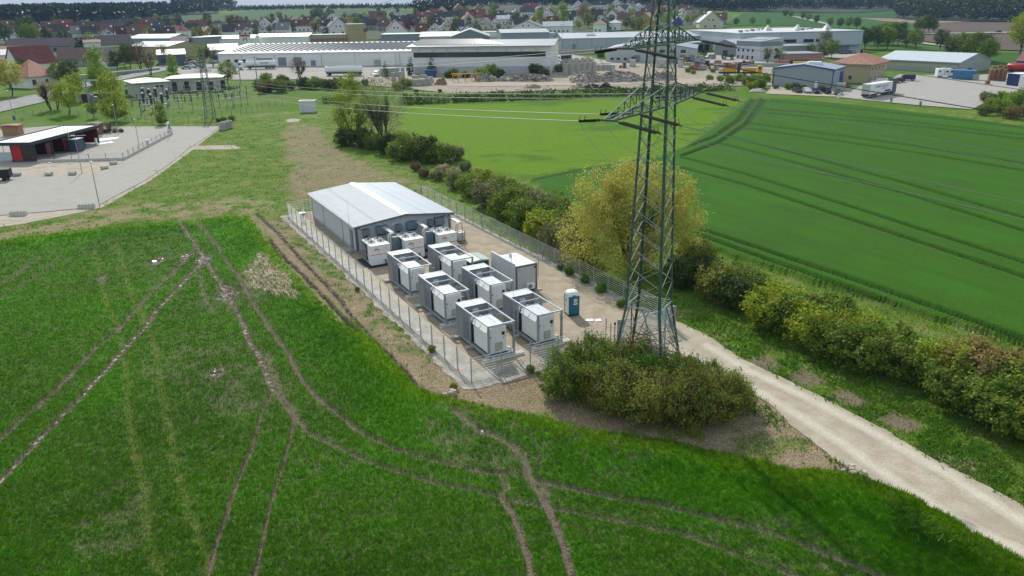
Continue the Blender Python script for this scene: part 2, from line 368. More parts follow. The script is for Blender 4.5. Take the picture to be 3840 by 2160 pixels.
DIPS = [([(437,894),(560,884),(671,874)], .3), ([(437,912),(560,903),(671,892)], .25), ([(0,975),(90,968),(169,959)], .3), ([(0,915),(80,925),(150,945)], .3), ([(2500,1770),(2900,1860),(3300,1990),(3700,2160)], .9)]
WETP = G((905,1045),(955,950),(1010,968),(1085,1033),(1110,1128),(1050,1115),(985,1092),(930,1085))
def pline(x, y, pts):
    d = np.full(x.shape, 1e9); par = np.zeros(x.shape); acc = 0
    for (ax, ay), (bx, by) in zip(pts[:-1], pts[1:]):
        ex, ey = bx-ax, by-ay; l2 = ex*ex+ey*ey; t = np.clip(((x-ax)*ex+(y-ay)*ey)/l2, 0, 1)
        q = np.hypot(x-ax-t*ex, y-ay-t*ey); m = q < d; par = np.where(m, acc+t*math.sqrt(l2), par); d = np.where(m, q, d); acc += math.sqrt(l2)
    return d, par
def strip(x, y, pts, hw, out, val=1.0, seed=3, rag=.35, tread=0):
    pts = G(*pts); xs = [p[0] for p in pts]; ys = [p[1] for p in pts]; m = hw*3+.3
    idx = np.nonzero((x > min(xs)-m) & (x < max(xs)+m) & (y > min(ys)-m) & (y < max(ys)+m))[0]
    if not len(idx): return
    d, s_ = pline(x[idx], y[idx], pts)
    n_ = (fbm(x[idx]*2.2, y[idx]*2.2, seed)-.5)*2
    adx = np.mean([abs(b[0]-a[0])/(math.hypot(b[0]-a[0], b[1]-a[1])+1e-6) for a, b in zip(pts[:-1], pts[1:])]); sp = np.maximum(hw, y[idx]**2*3.8e-5*adx+.0013*y[idx]*(1-adx)); k = (1-sm(0, 1, (d+n_*hw*rag*1.6-sp*.55)/(sp*.9)))*val*np.minimum(1, (hw/sp)**.45)
    np.maximum.at(out, idx, k)
def attributes(x, y, inwheat):
    n1 = fbm(x*.9, y*.9, 21); n2 = fbm(x*3.1, y*3.1, 22); n3 = fbm(x*.16, y*.16, 23, 3); n4 = fbm(x*.45, y*.45, 24)
    soil = np.zeros(x.shape); wet = np.zeros(x.shape); thin = np.zeros(x.shape); dip = np.zeros(x.shape)
    if inwheat.any():
        for pts, hw, st, we in TRK:
            a = np.zeros(x.shape); strip(x, y, pts, hw*.85, a, 1.0); soil = np.maximum(soil, a*st); wet = np.maximum(wet, a*we)
        for pts, hw in THIN: strip(x, y, pts, hw*.75, thin, .75, seed=8, rag=.8)
        for pts, hw in DIPS: strip(x, y, pts, hw, dip, 1.0, seed=9, rag=.4)
    W_ = inwheat.astype(float)
    # striped flooded rows; pale is mud colour plus sky sheen painted in
    wp = region(x, y, WETP, .8, 1.1, .6, 5)
    u = x*NU[0]+y*NU[1]; v = x*LV[0]+y*LV[1]
    rows = .5+.5*np.sin(u*2*math.pi/.42+(fbm(x*.5, y*.5, 6)-.5)*5)
    fl = wp*sm(.2, .5, rows+.45*(wp-.55)+(n2-.5)*.7)
    soil = np.maximum(soil, fl*.35*W_); pale = fl*W_; wet = np.maximum(wet, fl*.9*W_)
    # bare muddy patches in the thin part of the crop
    for (cx, cy), r_, k_ in [(at(700,1330),4.5,.3),(at(880,1120),3.5,.35),(at(800,1420),3.2,.34),(at(920,1480),3,.38),(at(640,1060),3,.26),(at(600,985),4,.3),(at(430,2000),2.2,.38),(at(1750,1600),3.2,.38),(at(1850,1680),3,.36),(at(1200,1740),2.3,.26),(at(2250,1690),3.5,.24),(at(1900,1000),0.1,0),(at(470,1890),2.0,.3),(at(2900,2100),3.5,.3),(at(1560,1880),2.2,.2)]:
        e = np.exp(-((x-cx)**2+(y-cy)**2)/(r_*r_)); q = sm(.62-k_*.75, .84-k_*.55, n2*.55+n1*.45)*sm(.12, .45, e)
        soil = np.maximum(soil, q*.55*W_); wet = np.maximum(wet, sm(.6, .8, n2+k_*.2)*q*.55*W_)
    pd, _ = at(770,974), 0
    for cx, cy, r_ in [(*at(770,974), 1.1), (*at(705,962), .9), (*at(858,1112), 1.2), (*at(848,1085), .9), (*at(385,1045), .7), (*at(590,985), 1.1),(*at(815,1400), .7),(*at(1805,1625), .5)]:
        e = 1-sm(.45, 1.1, np.hypot((x-cx), (y-cy)*.6)/r_+(n2-.5)*1.2)
        soil = np.maximum(soil, e*W_); wet = np.maximum(wet, e*1.0*W_)
    return dict(pale=pale, soil=soil, wet=wet, thin=thin*W_, dip=dip, n1=n1, n2=n2, n3=n3, n4=n4, u=u, v=v)
# ---- fan grid, finer towards the viewpoint
pys = np.concatenate([np.arange(3300, 1000, -5.6), np.arange(1000, 352, -3.2)]); Ys = np.array([at(1920, p)[1] for p in pys])
Ss = np.linspace(-.86, .86, 840)
gy, gs = np.meshgrid(Ys, Ss, indexing='ij'); X = (gy*gs).ravel(); Y = gy.ravel()
dW = sdist(X, Y, WHEAT)+(fbm(X*1.5, Y*1.5, 31)-.5)*.7; dR = sdist(X, Y, RFIELD)+(fbm(X*.8, Y*.8, 32)-.5)*.8; dM = sdist(X, Y, MEADOW)+(fbm(X*.5, Y*.5, 33)-.5)*3
A = attributes(X, Y, dW < .3)
n1, n2, n3, n4, U_, V_ = A['n1'], A['n2'], A['n3'], A['n4'], A['u'], A['v']
soil, wet = A['soil'], A['wet']
crop = np.zeros(X.shape); yel = np.zeros(X.shape); dry = np.zeros(X.shape); tone = .5+(n3-.5)*1.4+(n1-.5)*.3; hgt = np.zeros(X.shape)
inW = 1-sm(-.12, .12, dW); eR_ = np.maximum(.55, Y*Y*5e-5); inR = 1-sm(-1, 1, dR/eR_); inM = (1-sm(-1.5, 1.5, dM))*(1-inR)
# near wheat: lush strips by the bank and road, thin bluish-green elsewhere
lush = np.clip(1-sm(2.0, 9.0, -dW)+(n3-.5)*.9, 0, 1)
yband = (1-sm(.4, 3.0, -dW+(n4-.5)*3))  # yellower crop edge, with a sun patch put into its colour
crop = np.maximum(crop, inW*(.55+.45*lush)*(1-.75*A['thin'])); yel = np.maximum(yel, inW*np.clip(.18*lush+.75*yband*(.4+n4)+.35*A['thin']*(.5+n2), 0, 1))
bare = sm(.62, .86, n2+.16*(1-lush)+.25*A['thin'])*inW
soil = np.maximum(soil*inW, bare*.3)
hgt = inW*(.20+.10*lush)*(1-soil*.9)*(1-.45*A['thin'])*(1-.8*A['dip'])*(.85+.3*n2)-inW*soil*.03
# tread marks in the deep ruts
# right field: wheat in tramlines, seeded rows along the lanes
crop = np.maximum(crop, inR*(.8+.3*(n3-.5)))
TR = [[(1985,690),(2350,612)],
      [(2560,592),(2700,540),(2802,470),(2850,400),(2872,372)], [(2535,575),(2680,520),(2775,455),(2815,395),(2832,368)],
      [(2740,522),(3000,590),(3400,700),(3840,830),(4300,960)], [(2700,545),(3000,625),(3400,740),(3840,880),(4300,1030)],
      [(2560,600),(2800,665),(3200,790),(3500,890),(3840,1000),(4300,1150)], [(2560,640),(2800,705),(3200,840),(3500,940),(3840,1055),(4300,1210)],
      [(2590,860),(2800,930),(3200,1065),(3500,1170),(3840,1290)], [(2610,890),(2800,960),(3200,1100),(3500,1210),(3840,1340)],
      [(2800,468),(3100,510),(3450,560),(3840,625),(4300,700)], [(2780,488),(3100,532),(3450,585),(3840,652),(4300,730)],
      [(2850,415),(3150,440),(3500,475),(3840,515),(4300,580)], [(2840,428),(3150,455),(3500,490),(3840,532),(4300,600)],
      [(2900,385),(3300,425),(3700,470),(4000,510)],
      [(2850,620),(3200,690),(3700,810)]]
tram = np.zeros(X.shape)
for i_, t_ in enumerate(TR): strip(X, Y, t_, .40 if i_ < 14 else .15, tram, 1 if 0 < i_ < 14 else .4, seed=40, rag=.15)
tram *= inR
rwv = fbm(U_*.9, V_*.1, 61, 3)
hgt = hgt+inR*(.55*(1-.95*tram)*(.9+.2*n2))
tone = np.where(inR > .5, .27+(n3-.5)*.6+(rwv-.5)*.4-tram*.75, tone)
# meadow: yellow-green with bluish clumps of dock
cl_ = sm(.56, .7, fbm(X*.09, Y*.22, 51, 4))*sm(.35, .6, fbm(X*.02, Y*.03, 55, 2)); yel = np.maximum(yel, inM*(.95-.8*cl_+(n4-.5)*.35)); crop = np.maximum(crop, inM*(.75-.15*cl_))
tone = np.where((inM > .5), .6-.2*cl_+(n4-.5)*.3, tone)
hgt += inM*(.1+.12*n1+.15*cl_)
# scrub ground: everything else
oth = (1-inW)*(1-inR)*(1-inM)
GRAVELLY = G((1085,455),(1185,480),(1290,570),(1450,645),(1560,690),(1700,760),(1600,700),(1420,680),(1170,745),(1120,770),(1065,740),(1095,640),(1075,560))
DRYS = G((0,838),(224,815),(500,770),(800,742),(1050,752),(1060,790),(835,815),(671,826),(447,846),(224,874),(0,902),(-300,930),(-300,860))
BANK = [L2(u, v) for u, v in ((15.0,104.5),(21.2,104.5),(21.7,100),(21.8,60),(21.8,46.8),(36,46.2),(34.5,42),(38,37),(40,30),(44,22),(43.5,20),(34,33),(27,39.6),(19.5,42.5),(17.5,48),(16.8,60),(16.2,80))]
BARE = G((1771,1436),(2000,1398),(2140,1440),(2300,1560),(2600,1600),(2900,1540),(3000,1620),(3120,1700),(3205,1775),(2981,1760),(2609,1680),(2236,1618),(1938,1545),(1690,1492),(1585,1462))
g1 = region(X, Y, GRAVELLY, 1.5, 3.5, .35, 61); g2 = region(X, Y, DRYS, 1.2, 2.5, .35, 62); g3 = region(X, Y, BANK, .4, .6, .8, 63); g4 = region(X, Y, BARE, .4, .8, .8, 64)
dry = oth*np.clip(np.maximum.reduce([g1*(.62+1.3*(n2-.42)), g2*sm(.3, .62, n4+.25*(n2-.5))*.85, g3*sm(.22, .5, fbm(X*.8, Y*.8, 65)+.12), g4*(1-.6*sm(.50, .66, n4)), .10+.35*sm(.5, .72, n4)]), 0, 1)
greenb = g3*sm(.48, .6, fbm(X*1.1, Y*1.1, 66))*(1-sm(.3, 3.2, np.abs(U_-20.6)))*sm(46, 60, V_)
dry *= 1-greenb*.8; dry = np.maximum(dry, A['pale'])  # pale rows with their painted sheen are mixed in as dry ground colour
yel = np.maximum(yel, oth*np.clip(.35+(n4-.4)*1.1, 0, 1)*(1-.4*g3)); crop = np.maximum(crop, oth*np.clip(.25+greenb*.5+sm(.45, .65, n3)*.35, 0, 1))
sl = oth*np.maximum.reduce([g1*.3*sm(.3, .6, n4), g4*.22*sm(.25, .6, n2+.1), g3*.45*sm(.4, .7, n2)])
RUT = [([(962,800),(1010,846),(1043,874),(1118,959),(1193,1038),(1280,1128),(1312,1180),(1416,1290),(1506,1380),(1575,1458),(1650,1486)], .20), ([(1014,905),(1068,974),(1143,1040),(1180,1085)], .28), ([(1143,1043),(1200,1100),(1280,1192),(1340,1250)], .2)]
rut = np.zeros(X.shape)
for p_, h_ in RUT: strip(X, Y, p_, h_, rut, 1, seed=70, rag=.5)
sl = np.maximum(sl, rut); soil = np.maximum(soil, sl)
SCRAPE = np.zeros(X.shape); strip(X, Y, [(950,812),(1043,925),(1110,1010),(1200,1100),(1300,1205)], .7, SCRAPE, .9, seed=71, rag=.6)
dry = np.maximum(dry, SCRAPE*(1-rut)*.8); crop = crop*(1-SCRAPE*.7)
wet = np.maximum(wet, rut*.6)
hgt = np.where(rut*(1-inR) > .05, hgt*(1-rut)-rut*.06, hgt)
hgt += oth*np.clip(n2*.07-.06, -.04, .02)*(1-rut)
# brown square trial patches beside the track
for c in ((2873,1363),(3022,1419),(3186,1494),(3376,1583)):
    cx, cy = at(*c); uu = (X-cx)*NU[0]+(Y-cy)*NU[1]; vv = (X-cx)*LV[0]+(Y-cy)*LV[1]
    q = (1-sm(.78, .98, np.maximum(np.abs(uu)/1.15, np.abs(vv)/1.3)+(n2-.5)*.25)); soil = np.maximum(soil, q*.9); hgt = hgt*(1-q)-.02*q; dry *= 1-q*.5
# keep out-of-wheat ground below the paved sheets
m_ = (inW < .5) & (inR < .5) & (inM < .3)
hgt = np.where(m_, np.minimum(hgt, -.015), hgt)
edgeR = np.maximum(inR, inM)
z = hgt.copy()
def ground_mat(name, blades=False):
    m, t, b = _new(name); N = t.nodes; L = t.links
    def att(n):
        a = N.new('ShaderNodeAttribute'); a.attribute_name = n; return a.outputs['Fac']
    g = N.new('ShaderNodeNewGeometry')
    def noise(sc, det=6):
        n_ = N.new('ShaderNodeTexNoise'); n_.inputs['Scale'].default_value = sc; n_.inputs['Detail'].default_value = det; L.new(g.outputs['Position'], n_.inputs['Vector']); return n_.outputs[0]
    def mix(f, a, b_):
        x = N.new('ShaderNodeMixRGB')
        for i, s_ in ((0, f), (1, a), (2, b_)):
            if isinstance(s_, tuple): x.inputs[i].default_value = (*s_, 1)
            elif isinstance(s_, float): x.inputs[i].default_value = s_
            else: L.new(s_, x.inputs[i])
        return x.outputs[0]
    def rng(s_, a, b_, c=0., d=1.):
        x = N.new('ShaderNodeMapRange'); x.inputs['From Min'].default_value = a; x.inputs['From Max'].default_value = b_; x.inputs['To Min'].default_value = c; x.inputs['To Max'].default_value = d; L.new(s_, x.inputs[0]); return x.outputs[0]
    nf = noise(9); nm = noise(2.2); nl = noise(.35, 4)
    scrub = mix(rng(nm, .35, .65), (.060,.140,.010), (.115,.180,.022))
    cropc = mix(att('tone'), (.013,.080,.002), (.046,.19,.004))
    yelc = mix(rng(nm, .3, .7), (.082,.190,.002), (.135,.225,.005))
    c = mix(att('crop'), scrub, cropc); c = mix(att('yel'), c, yelc)
    dryc = mix(rng(nf, .35, .65), (.20,.15,.09), (.38,.305,.20)); dryc = mix(rng(nl, .4, .6), dryc, mix(rng(nf, .4, .6), (.19,.145,.085), (.31,.25,.16)))
    c = mix(att('dry'), c, dryc)
    soilc = mix(rng(nf, .3, .7), (.11,.083,.06), (.25,.20,.15)); soilc = mix(att('wet'), soilc, mix(rng(nm, .4, .6), (.07,.055,.045), (.14,.115,.095)))
    c = mix(att('soil'), c, soilc)
    hs = N.new('ShaderNodeHueSaturation'); L.new(rng(nf, .25, .75, .76, 1.24), hs.inputs['Value']); dk = mix(att('dark'), c, (.028,.020,.014)); L.new(dk, hs.inputs['Color']); L.new(hs.outputs[0], b.inputs['Base Color'])
    ra = N.new('ShaderNodeMath'); ra.operation = 'MULTIPLY'; L.new(att('wet'), ra.inputs[0]); L.new(rng(nm, .42, .6), ra.inputs[1])
    L.new(rng(ra.outputs[0], .36, .75, .95, .18), b.inputs['Roughness']); b.inputs['Specular IOR Level'].default_value = .12
    if not blades:
        bp = N.new('ShaderNodeBump'); bp.inputs['Strength'].default_value = .9; bp.inputs['Distance'].default_value = .12
        L.new(noise(7, 8), bp.inputs['Height']); bm_ = N.new('ShaderNodeMath'); bm_.operation = 'SUBTRACT'; bm_.inputs[0].default_value = 1; L.new(rng(ra.outputs[0], .2, .6), bm_.inputs[1])
        L.new(bm_.outputs[0], bp.inputs['Strength']); L.new(bp.outputs[0], b.inputs['Normal'])
    else:
        v = N.new('ShaderNodeNewGeometry'); m2 = rng(v.outputs['Random Per Island'], 0, 1, .9, 1.55); L.new(m2, hs.inputs['Value'])
        tr = N.new('ShaderNodeBsdfTranslucent'); L.new(hs.outputs[0], tr.inputs[0]); ms = N.new('ShaderNodeMixShader'); ms.inputs[0].default_value = .5
        o = N['Material Output']; L.new(b.outputs[0], ms.inputs[1]); L.new(tr.outputs[0], ms.inputs[2]); L.new(ms.outputs[0], o.inputs[0])
        b.inputs['Roughness'].default_value = .55
        for l in list(b.inputs['Roughness'].links): L.remove(l)
    return m
GMAT = ground_mat('ground_cover'); BMAT = ground_mat('blades', True)
nr, nc = gy.shape
ii = (np.arange(nr-1)[:, None]*nc+np.arange(nc-1)[None, :]).ravel()
quads = np.stack([ii, ii+1, ii+nc+1, ii+nc], 1)
cls = np.where(inW > .5, 1, np.where(inR > .5, 2, np.where(inM > .5, 3, 0))); qc = cls[ii]
AT = dict(dark=np.clip(rut*.85+soil*inW*sm(.5, .75, n2)*.35+tram*.5, 0, 1), soil=soil, wet=wet, crop=np.clip(crop, 0, 1), yel=np.clip(yel, 0, 1), dry=np.clip(dry, 0, 1), tone=np.clip(tone, 0, 1))
def sub(mask, name):
    q = quads[mask]; ids, inv = np.unique(q.ravel(), return_inverse=True)
    return npmesh(name, np.stack([X[ids], Y[ids], z[ids]], 1), inv.reshape(-1, 4), GMAT, attrs={k: a[ids] for k, a in AT.items()}, smooth=True)
structure(sub(qc == 1, 'wheat_field')); structure(sub(qc == 2, 'crop_field')); structure(sub(qc == 3, 'meadow'))
# ---- the base ground: near scrub plus the rolling land to the horizon, one sheet
AZ = np.linspace(-1.05, 1.05, 240); DD_ = np.concatenate([np.arange(228, 700, 9), np.arange(700, 1600, 25), np.arange(1600, 5001, 120)])
dg_, ag_ = np.meshgrid(DD_, AZ, indexing='ij'); FX = (dg_*np.sin(ag_)).ravel(); FY = (dg_*np.cos(ag_)).ravel()
q0 = quads[qc == 0]; ids, inv = np.unique(q0.ravel(), return_inverse=True); n0 = len(ids)
FZ = hz(FX, FY)-.07
fi = (np.arange(len(DD_)-1)[:, None]*len(AZ)+np.arange(len(AZ)-1)[None, :]).ravel(); fq = np.stack([fi, fi+1, fi+len(AZ)+1, fi+len(AZ)], 1)+n0
bx = np.array([(-3000,-3000,-.4),(3000,-3000,-.4),(3000,260,-.4),(-3000,260,-.4)]); bq = np.array([[0,1,2,3]])+n0+len(FX)
vv = np.concatenate([np.stack([X[ids], Y[ids], z[ids]], 1), np.stack([FX, FY, FZ], 1), bx])
fn1 = fbm(FX*.02, FY*.02, 81); fn2 = fbm(FX*.15, FY*.15, 82)
far = dict(dark=np.zeros(len(FX)), soil=np.zeros(len(FX)), wet=np.zeros(len(FX)), crop=np.clip(.55+(fn1-.5)*1.2, 0, 1), yel=np.clip(.3+(fn1-.5), 0, .6), dry=np.clip(.25*sm(.4, .7, fn2), 0, 1), tone=np.clip(.45+(fn2-.5)*.5, 0, 1))
structure(npmesh('ground', vv, np.concatenate([inv.reshape(-1, 4), fq, bq]), GMAT, attrs={k: np.concatenate([AT[k][ids], far[k], np.full(4, .4 if k in ('crop','tone') else 0.)]) for k in AT}, smooth=True))
# ---- draped sheets
def ragged(poly, step=.6, amp=.25, seed=5):
    out = []; n = len(poly)
    for i in range(n):
        a = np.array(poly[i]); b = np.array(poly[(i+1) % n]); L_ = np.hypot(*(b-a)); k = max(1, int(L_/step)); nn = np.array([-(b-a)[1], (b-a)[0]])/max(L_, 1e-6)
        for j in range(k):
            p = a+(b-a)*j/k; out.append(tuple(p+nn*float(fbm(p[0]*1.3, p[1]*1.3, seed)-.5)*2*amp))
    return out
def sheet(name, poly, z0, mat, thick=None, amp=0, step=.6, seed=5):
    if amp: poly = ragged(poly, step, amp, seed)
    bm = bmesh.new(); vs = [bm.verts.new((x, y, z0)) for x, y in poly]; f = bm.faces.new(vs)
    bmesh.ops.triangulate(bm, faces=[f]); bmesh.ops.recalc_face_normals(bm, faces=bm.faces)
    if sum(f_.normal.z for f_ in bm.faces) < 0: bmesh.ops.reverse_faces(bm, faces=bm.faces)
    me = bpy.data.meshes.new(name); bm.to_mesh(me); bm.free(); me.materials.append(mat)
    o = bpy.data.objects.new(name, me); COL.objects.link(o); return structure(o)
def drape(name, pxpoly, mat, lift=.15, step=8):
    "sheet on the terrain from a picture outline (far fields, yards, roads), gridded"
    P3 = [atg(*p) for p in pxpoly]; poly = [(p[0], p[1]) for p in P3]
    xs = [p[0] for p in poly]; ys = [p[1] for p in poly]
    bm = bmesh.new(); vs = [bm.verts.new((x, y, 0)) for x, y in poly]; f = bm.faces.new(vs); bmesh.ops.triangulate(bm, faces=[f])
    for ax, lo, hi in ((0, min(xs), max(xs)), (1, min(ys), max(ys))):
        k = lo+step
        while k < hi:
            no = (1,0,0) if ax == 0 else (0,1,0); co = (k,0,0) if ax == 0 else (0,k,0)
            bmesh.ops.bisect_plane(bm, geom=bm.verts[:]+bm.edges[:]+bm.faces[:], plane_co=co, plane_no=no); k += step
    for v in bm.verts: v.co.z = float(hz(v.co.x, v.co.y))+lift
    bmesh.ops.recalc_face_normals(bm, faces=bm.faces)
    if sum(f_.normal.z for f_ in bm.faces) < 0: bmesh.ops.reverse_faces(bm, faces=bm.faces)
    me = bpy.data.meshes.new(name); bm.to_mesh(me); bm.free(); me.materials.append(mat)
    o = bpy.data.objects.new(name, me); COL.objects.link(o); return structure(o)
def gravel(name, c1, c2, c3=None, fine=18, bump=.5):
    m, t, b = _new(name); N = t.nodes; L = t.links; g = N.new('ShaderNodeNewGeometry')
    def noise(sc, det=6):
        n_ = N.new('ShaderNodeTexNoise'); n_.inputs['Scale'].default_value = sc; n_.inputs['Detail'].default_value = det; L.new(g.outputs['Position'], n_.inputs['Vector']); return n_
    r = N.new('ShaderNodeValToRGB'); r.color_ramp.elements[0].position = .35; r.color_ramp.elements[1].position = .65; r.color_ramp.elements[0].color = (*c1,1); r.color_ramp.elements[1].color = (*c2,1)
    L.new(noise(.8, 8).outputs[0], r.inputs[0]); v = N.new('ShaderNodeTexVoronoi'); v.inputs['Scale'].default_value = fine; L.new(g.outputs['Position'], v.inputs['Vector'])
    h = N.new('ShaderNodeHueSaturation'); mr = N.new('ShaderNodeMapRange'); mr.inputs['To Min'].default_value = .82; mr.inputs['To Max'].default_value = 1.15
    sc = N.new('ShaderNodeSeparateColor'); L.new(v.outputs['Color'], sc.inputs[0]); L.new(sc.outputs[0], mr.inputs[0]); L.new(mr.outputs[0], h.inputs['Value']); L.new(r.outputs[0], h.inputs['Color'])
    out = h.outputs[0]
    if c3:
        x = N.new('ShaderNodeMixRGB'); x.inputs[2].default_value = (*c3,1); q = N.new('ShaderNodeMapRange'); q.inputs['From Min'].default_value = .52; q.inputs['From Max'].default_value = .7; q.inputs['To Max'].default_value = .7
        L.new(noise(.28, 5).outputs[0], q.inputs[0]); L.new(q.outputs[0], x.inputs[0]); L.new(out, x.inputs[1]); out = x.outputs[0]
    L.new(out, b.inputs['Base Color']); b.inputs['Roughness'].default_value = .95; b.inputs['Specular IOR Level'].default_value = .2
    bp = N.new('ShaderNodeBump'); bp.inputs['Strength'].default_value = bump; bp.inputs['Distance'].default_value = .05; L.new(noise(fine, 4).outputs[0], bp.inputs['Height']); L.new(bp.outputs[0], b.inputs['Normal'])
    return m
SAND = gravel('compacted_sand', (.33,.275,.20), (.42,.36,.275), (.30,.245,.18), 25, .25)
CHIP = gravel('stone_chippings', (.27,.25,.22), (.42,.40,.36), None, 9, .9)
ROADW = gravel('track_limestone', (.37,.32,.245), (.45,.405,.325), (.335,.29,.22), 20, .3)
RUTW = gravel('worn_wheel_line', (.46,.42,.34), (.52,.48,.40), None, 20, .15)
ASPH = gravel('old_pale_asphalt', (.35,.335,.31), (.38,.365,.34), (.32,.305,.285), 30, .12)
ASPH2 = gravel('road_asphalt', (.27,.265,.26), (.33,.325,.32), (.23,.225,.22), 30, .1)
GRAVP = gravel('beige_gravel', (.36,.32,.26), (.45,.41,.34), (.30,.26,.2), 14, .5)
YARD = gravel('yard_dust', (.28,.24,.19), (.37,.33,.27), (.22,.20,.15), 8, .3)
# compound surface: sand pad with a chippings strip round the fence
sheet('compound_ground', [L2(u, v) for u, v in ((21.0,106),(21.3,80),(21.0,46.4),(22.3,45.9),(30,46.0),(35.2,46.3),(36.2,45.5),(41.8,46.9),(42.6,48),(42.9,60),(42.5,80),(42.6,106.3),(30,106.5))], .004, CHIP, amp=.45)
sheet('compound_pad', [L2(u, v) for u, v in ((22.6,104.6),(22.9,80),(23.2,60),(23.3,48.6),(26.5,48.2),(31,48.6),(34.2,47.6),(36.2,47.2),(41.4,47.3),(41.6,50),(41.5,60),(41.6,80),(41.5,104.8))], .010, SAND, amp=.3, seed=9)
# the stone track to the lower right, from the gate
TRACKR = G((2480,1190),(2560,1213),(2660,1262),(2780,1345),(2950,1425),(3100,1498),(3280,1590),(3460,1700),(3640,1790),(3840,1898),(4300,2140))
TRACKL = G((4300,2480),(3840,2122),(3560,2010),(3420,1935),(3250,1790),(3130,1722),(2960,1590),(2880,1500),(2740,1425),(2600,1370),(2500,1345),(2400,1330),(2320,1310),(2300,1275))
sheet('track', TRACKR+TRACKL, .016, ROADW, amp=.2, step=.4, seed=12)
def worn(pp, z0):
    c = G(*pp)
    for k, (hw, al) in enumerate(((.62,.25),(.44,.5),(.26,.8))):
        mt = bpy.data.materials.get('worn_%d' % k) or gravel('worn_%d' % k, tuple(a+(b-a)*al for a, b in zip((.37,.32,.245), (.53,.49,.41))), tuple(a+(b-a)*al for a, b in zip((.45,.405,.325), (.57,.53,.45))), None, 20, .12); mt.name = 'worn_%d' % k
        sheet('worn_line', [(p[0]-hw*.85, p[1]-hw*.5) for p in c]+[(p[0]+hw*.85, p[1]+hw*.5) for p in reversed(c)], z0+k*.004, mt, amp=.10, step=.5, seed=13+k)
worn(((2640,1290),(2800,1388),(3000,1480),(3250,1610),(3550,1780),(3840,1960),(4200,2180)), .022)
worn(((2560,1320),(2720,1400),(2950,1530),(3150,1660),(3350,1800),(3600,1960),(3840,2075),(4200,2300)), .022)
# ================================================================ DATA HALL
def site(name, label, cat, u, v, rot=0, group=None):
    x, y = L2(u, v); return thing(name, label, cat, (x, y, 0), HD+rot, group)
HALLW = rib('hall_wall', (.58,.63,.67), 'Y', 1.1, .5, 0, .03, .02, .93)
HALLF = rib('hall_front', (.56,.61,.65), 'X', 1.1, .5, 0, .03, .02, .93)
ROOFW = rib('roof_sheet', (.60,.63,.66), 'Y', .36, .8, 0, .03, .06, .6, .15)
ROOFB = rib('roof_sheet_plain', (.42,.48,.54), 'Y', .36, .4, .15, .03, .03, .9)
hall = site('data_hall', 'long low grey metal hall with pale shallow gable roof at the compound far end', 'building', 24.73, 82.9)
HW, HL = 12.0, 19.3
MB().box(.03,HW-.03,.03,HL-.03,-.1,.45).build('plinth', CONC, hall)
m = MB(); m.extr([(0,.45),(HW,.45),(HW,3.42),(HW/2,4.02),(0,3.42)], 0, HL)
wall = m.build('wall', HALLW, hall)
m = MB(); m.extr([(.02,.46),(HW-.02,.46),(HW-.02,3.40),(HW/2,4.0),(.02,3.40)], -.012, -.003); m.build('gable_cladding', HALLF, hall)
E_ = .32
def slope(sx): 
    s0 = -E_ if sx < 0 else HW+E_; z0 = 3.46-.03
    m = MB(); a = (s0, -.62, z0); b = (HW/2, -.62, 4.10); c = (HW/2, HL+.35, 4.10); d = (s0, HL+.35, z0)
    up = [(p[0], p[1], p[2]+.09) for p in (a, b, c, d)]
    m.add([a,b,c,d]+up, [(0,1,2,3),(4,5,6,7),(0,1,5,4),(1,2,6,5),(2,3,7,6),(3,0,4,7)]); return m
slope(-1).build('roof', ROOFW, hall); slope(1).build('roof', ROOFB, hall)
m = MB()
for sgn in (-1, 1):
    a = (HW/2, 0, 4.21); b = (HW/2+sgn*.45, 0, 4.165)
    m.add([(a[0],-.64,a[2]),(b[0],-.64,b[2]),(b[0],HL+.37,b[2]),(a[0],HL+.37,a[2]),(a[0],-.64,a[2]+.02),(b[0],-.64,b[2]+.02),(b[0],HL+.37,b[2]+.02),(a[0],HL+.37,a[2]+.02)], [(0,1,2,3),(4,5,6,7),(0,1,5,4),(1,2,6,5),(2,3,7,6),(3,0,4,7)])
m.build('ridge_cap', WHITE, hall)
m = MB()
for a, b in (((-E_,3.43),(HW/2,4.1)), ((HW/2,4.1),(HW+E_,3.43))):
    m.add([(a[0],-.66,a[1]-.16),(b[0],-.66,b[1]-.16),(b[0],-.66,b[1]+.06),(a[0],-.66,a[1]+.06),(a[0],-.621,a[1]-.16),(b[0],-.621,b[1]-.16),(b[0],-.621,b[1]+.06),(a[0],-.621,a[1]+.06)], [(0,1,2,3),(7,6,5,4),(0,1,5,4),(1,2,6,5),(2,3,7,6),(3,0,4,7)])
m.build('verge_trim', TRIM, hall)
m = MB(); m.box(-.39,-.322,-.6,HL+.3,3.36,3.46); m.build('gutter', GALV, hall)
for x0, x1, y0, y1 in ((-.02,.26,-.04,-.013), (HW-.26,HW+.02,-.04,-.013)):
    MB().box(x0,x1,y0,y1,.45,3.4).build('corner_post', TRIM, hall)
for y in (0.02, 5.1, 13.4, 18.9): MB().box(-.03,-.003,y,y+.16,.2,3.4).build('wall_pilaster', TRIM if y < 1 else MGREY, hall)
d_ = MB().box(-.05,-.004,1.1,2.25,.45,2.6).build('door_frame', TRIM, hall); MB().box(-.075,-.051,1.2,2.15,.5,2.5).build('door_leaf', MGREY, d_)
MB().box(-1.1,-.005,.9,2.4,-.02,.35).build('step', CONC, hall)
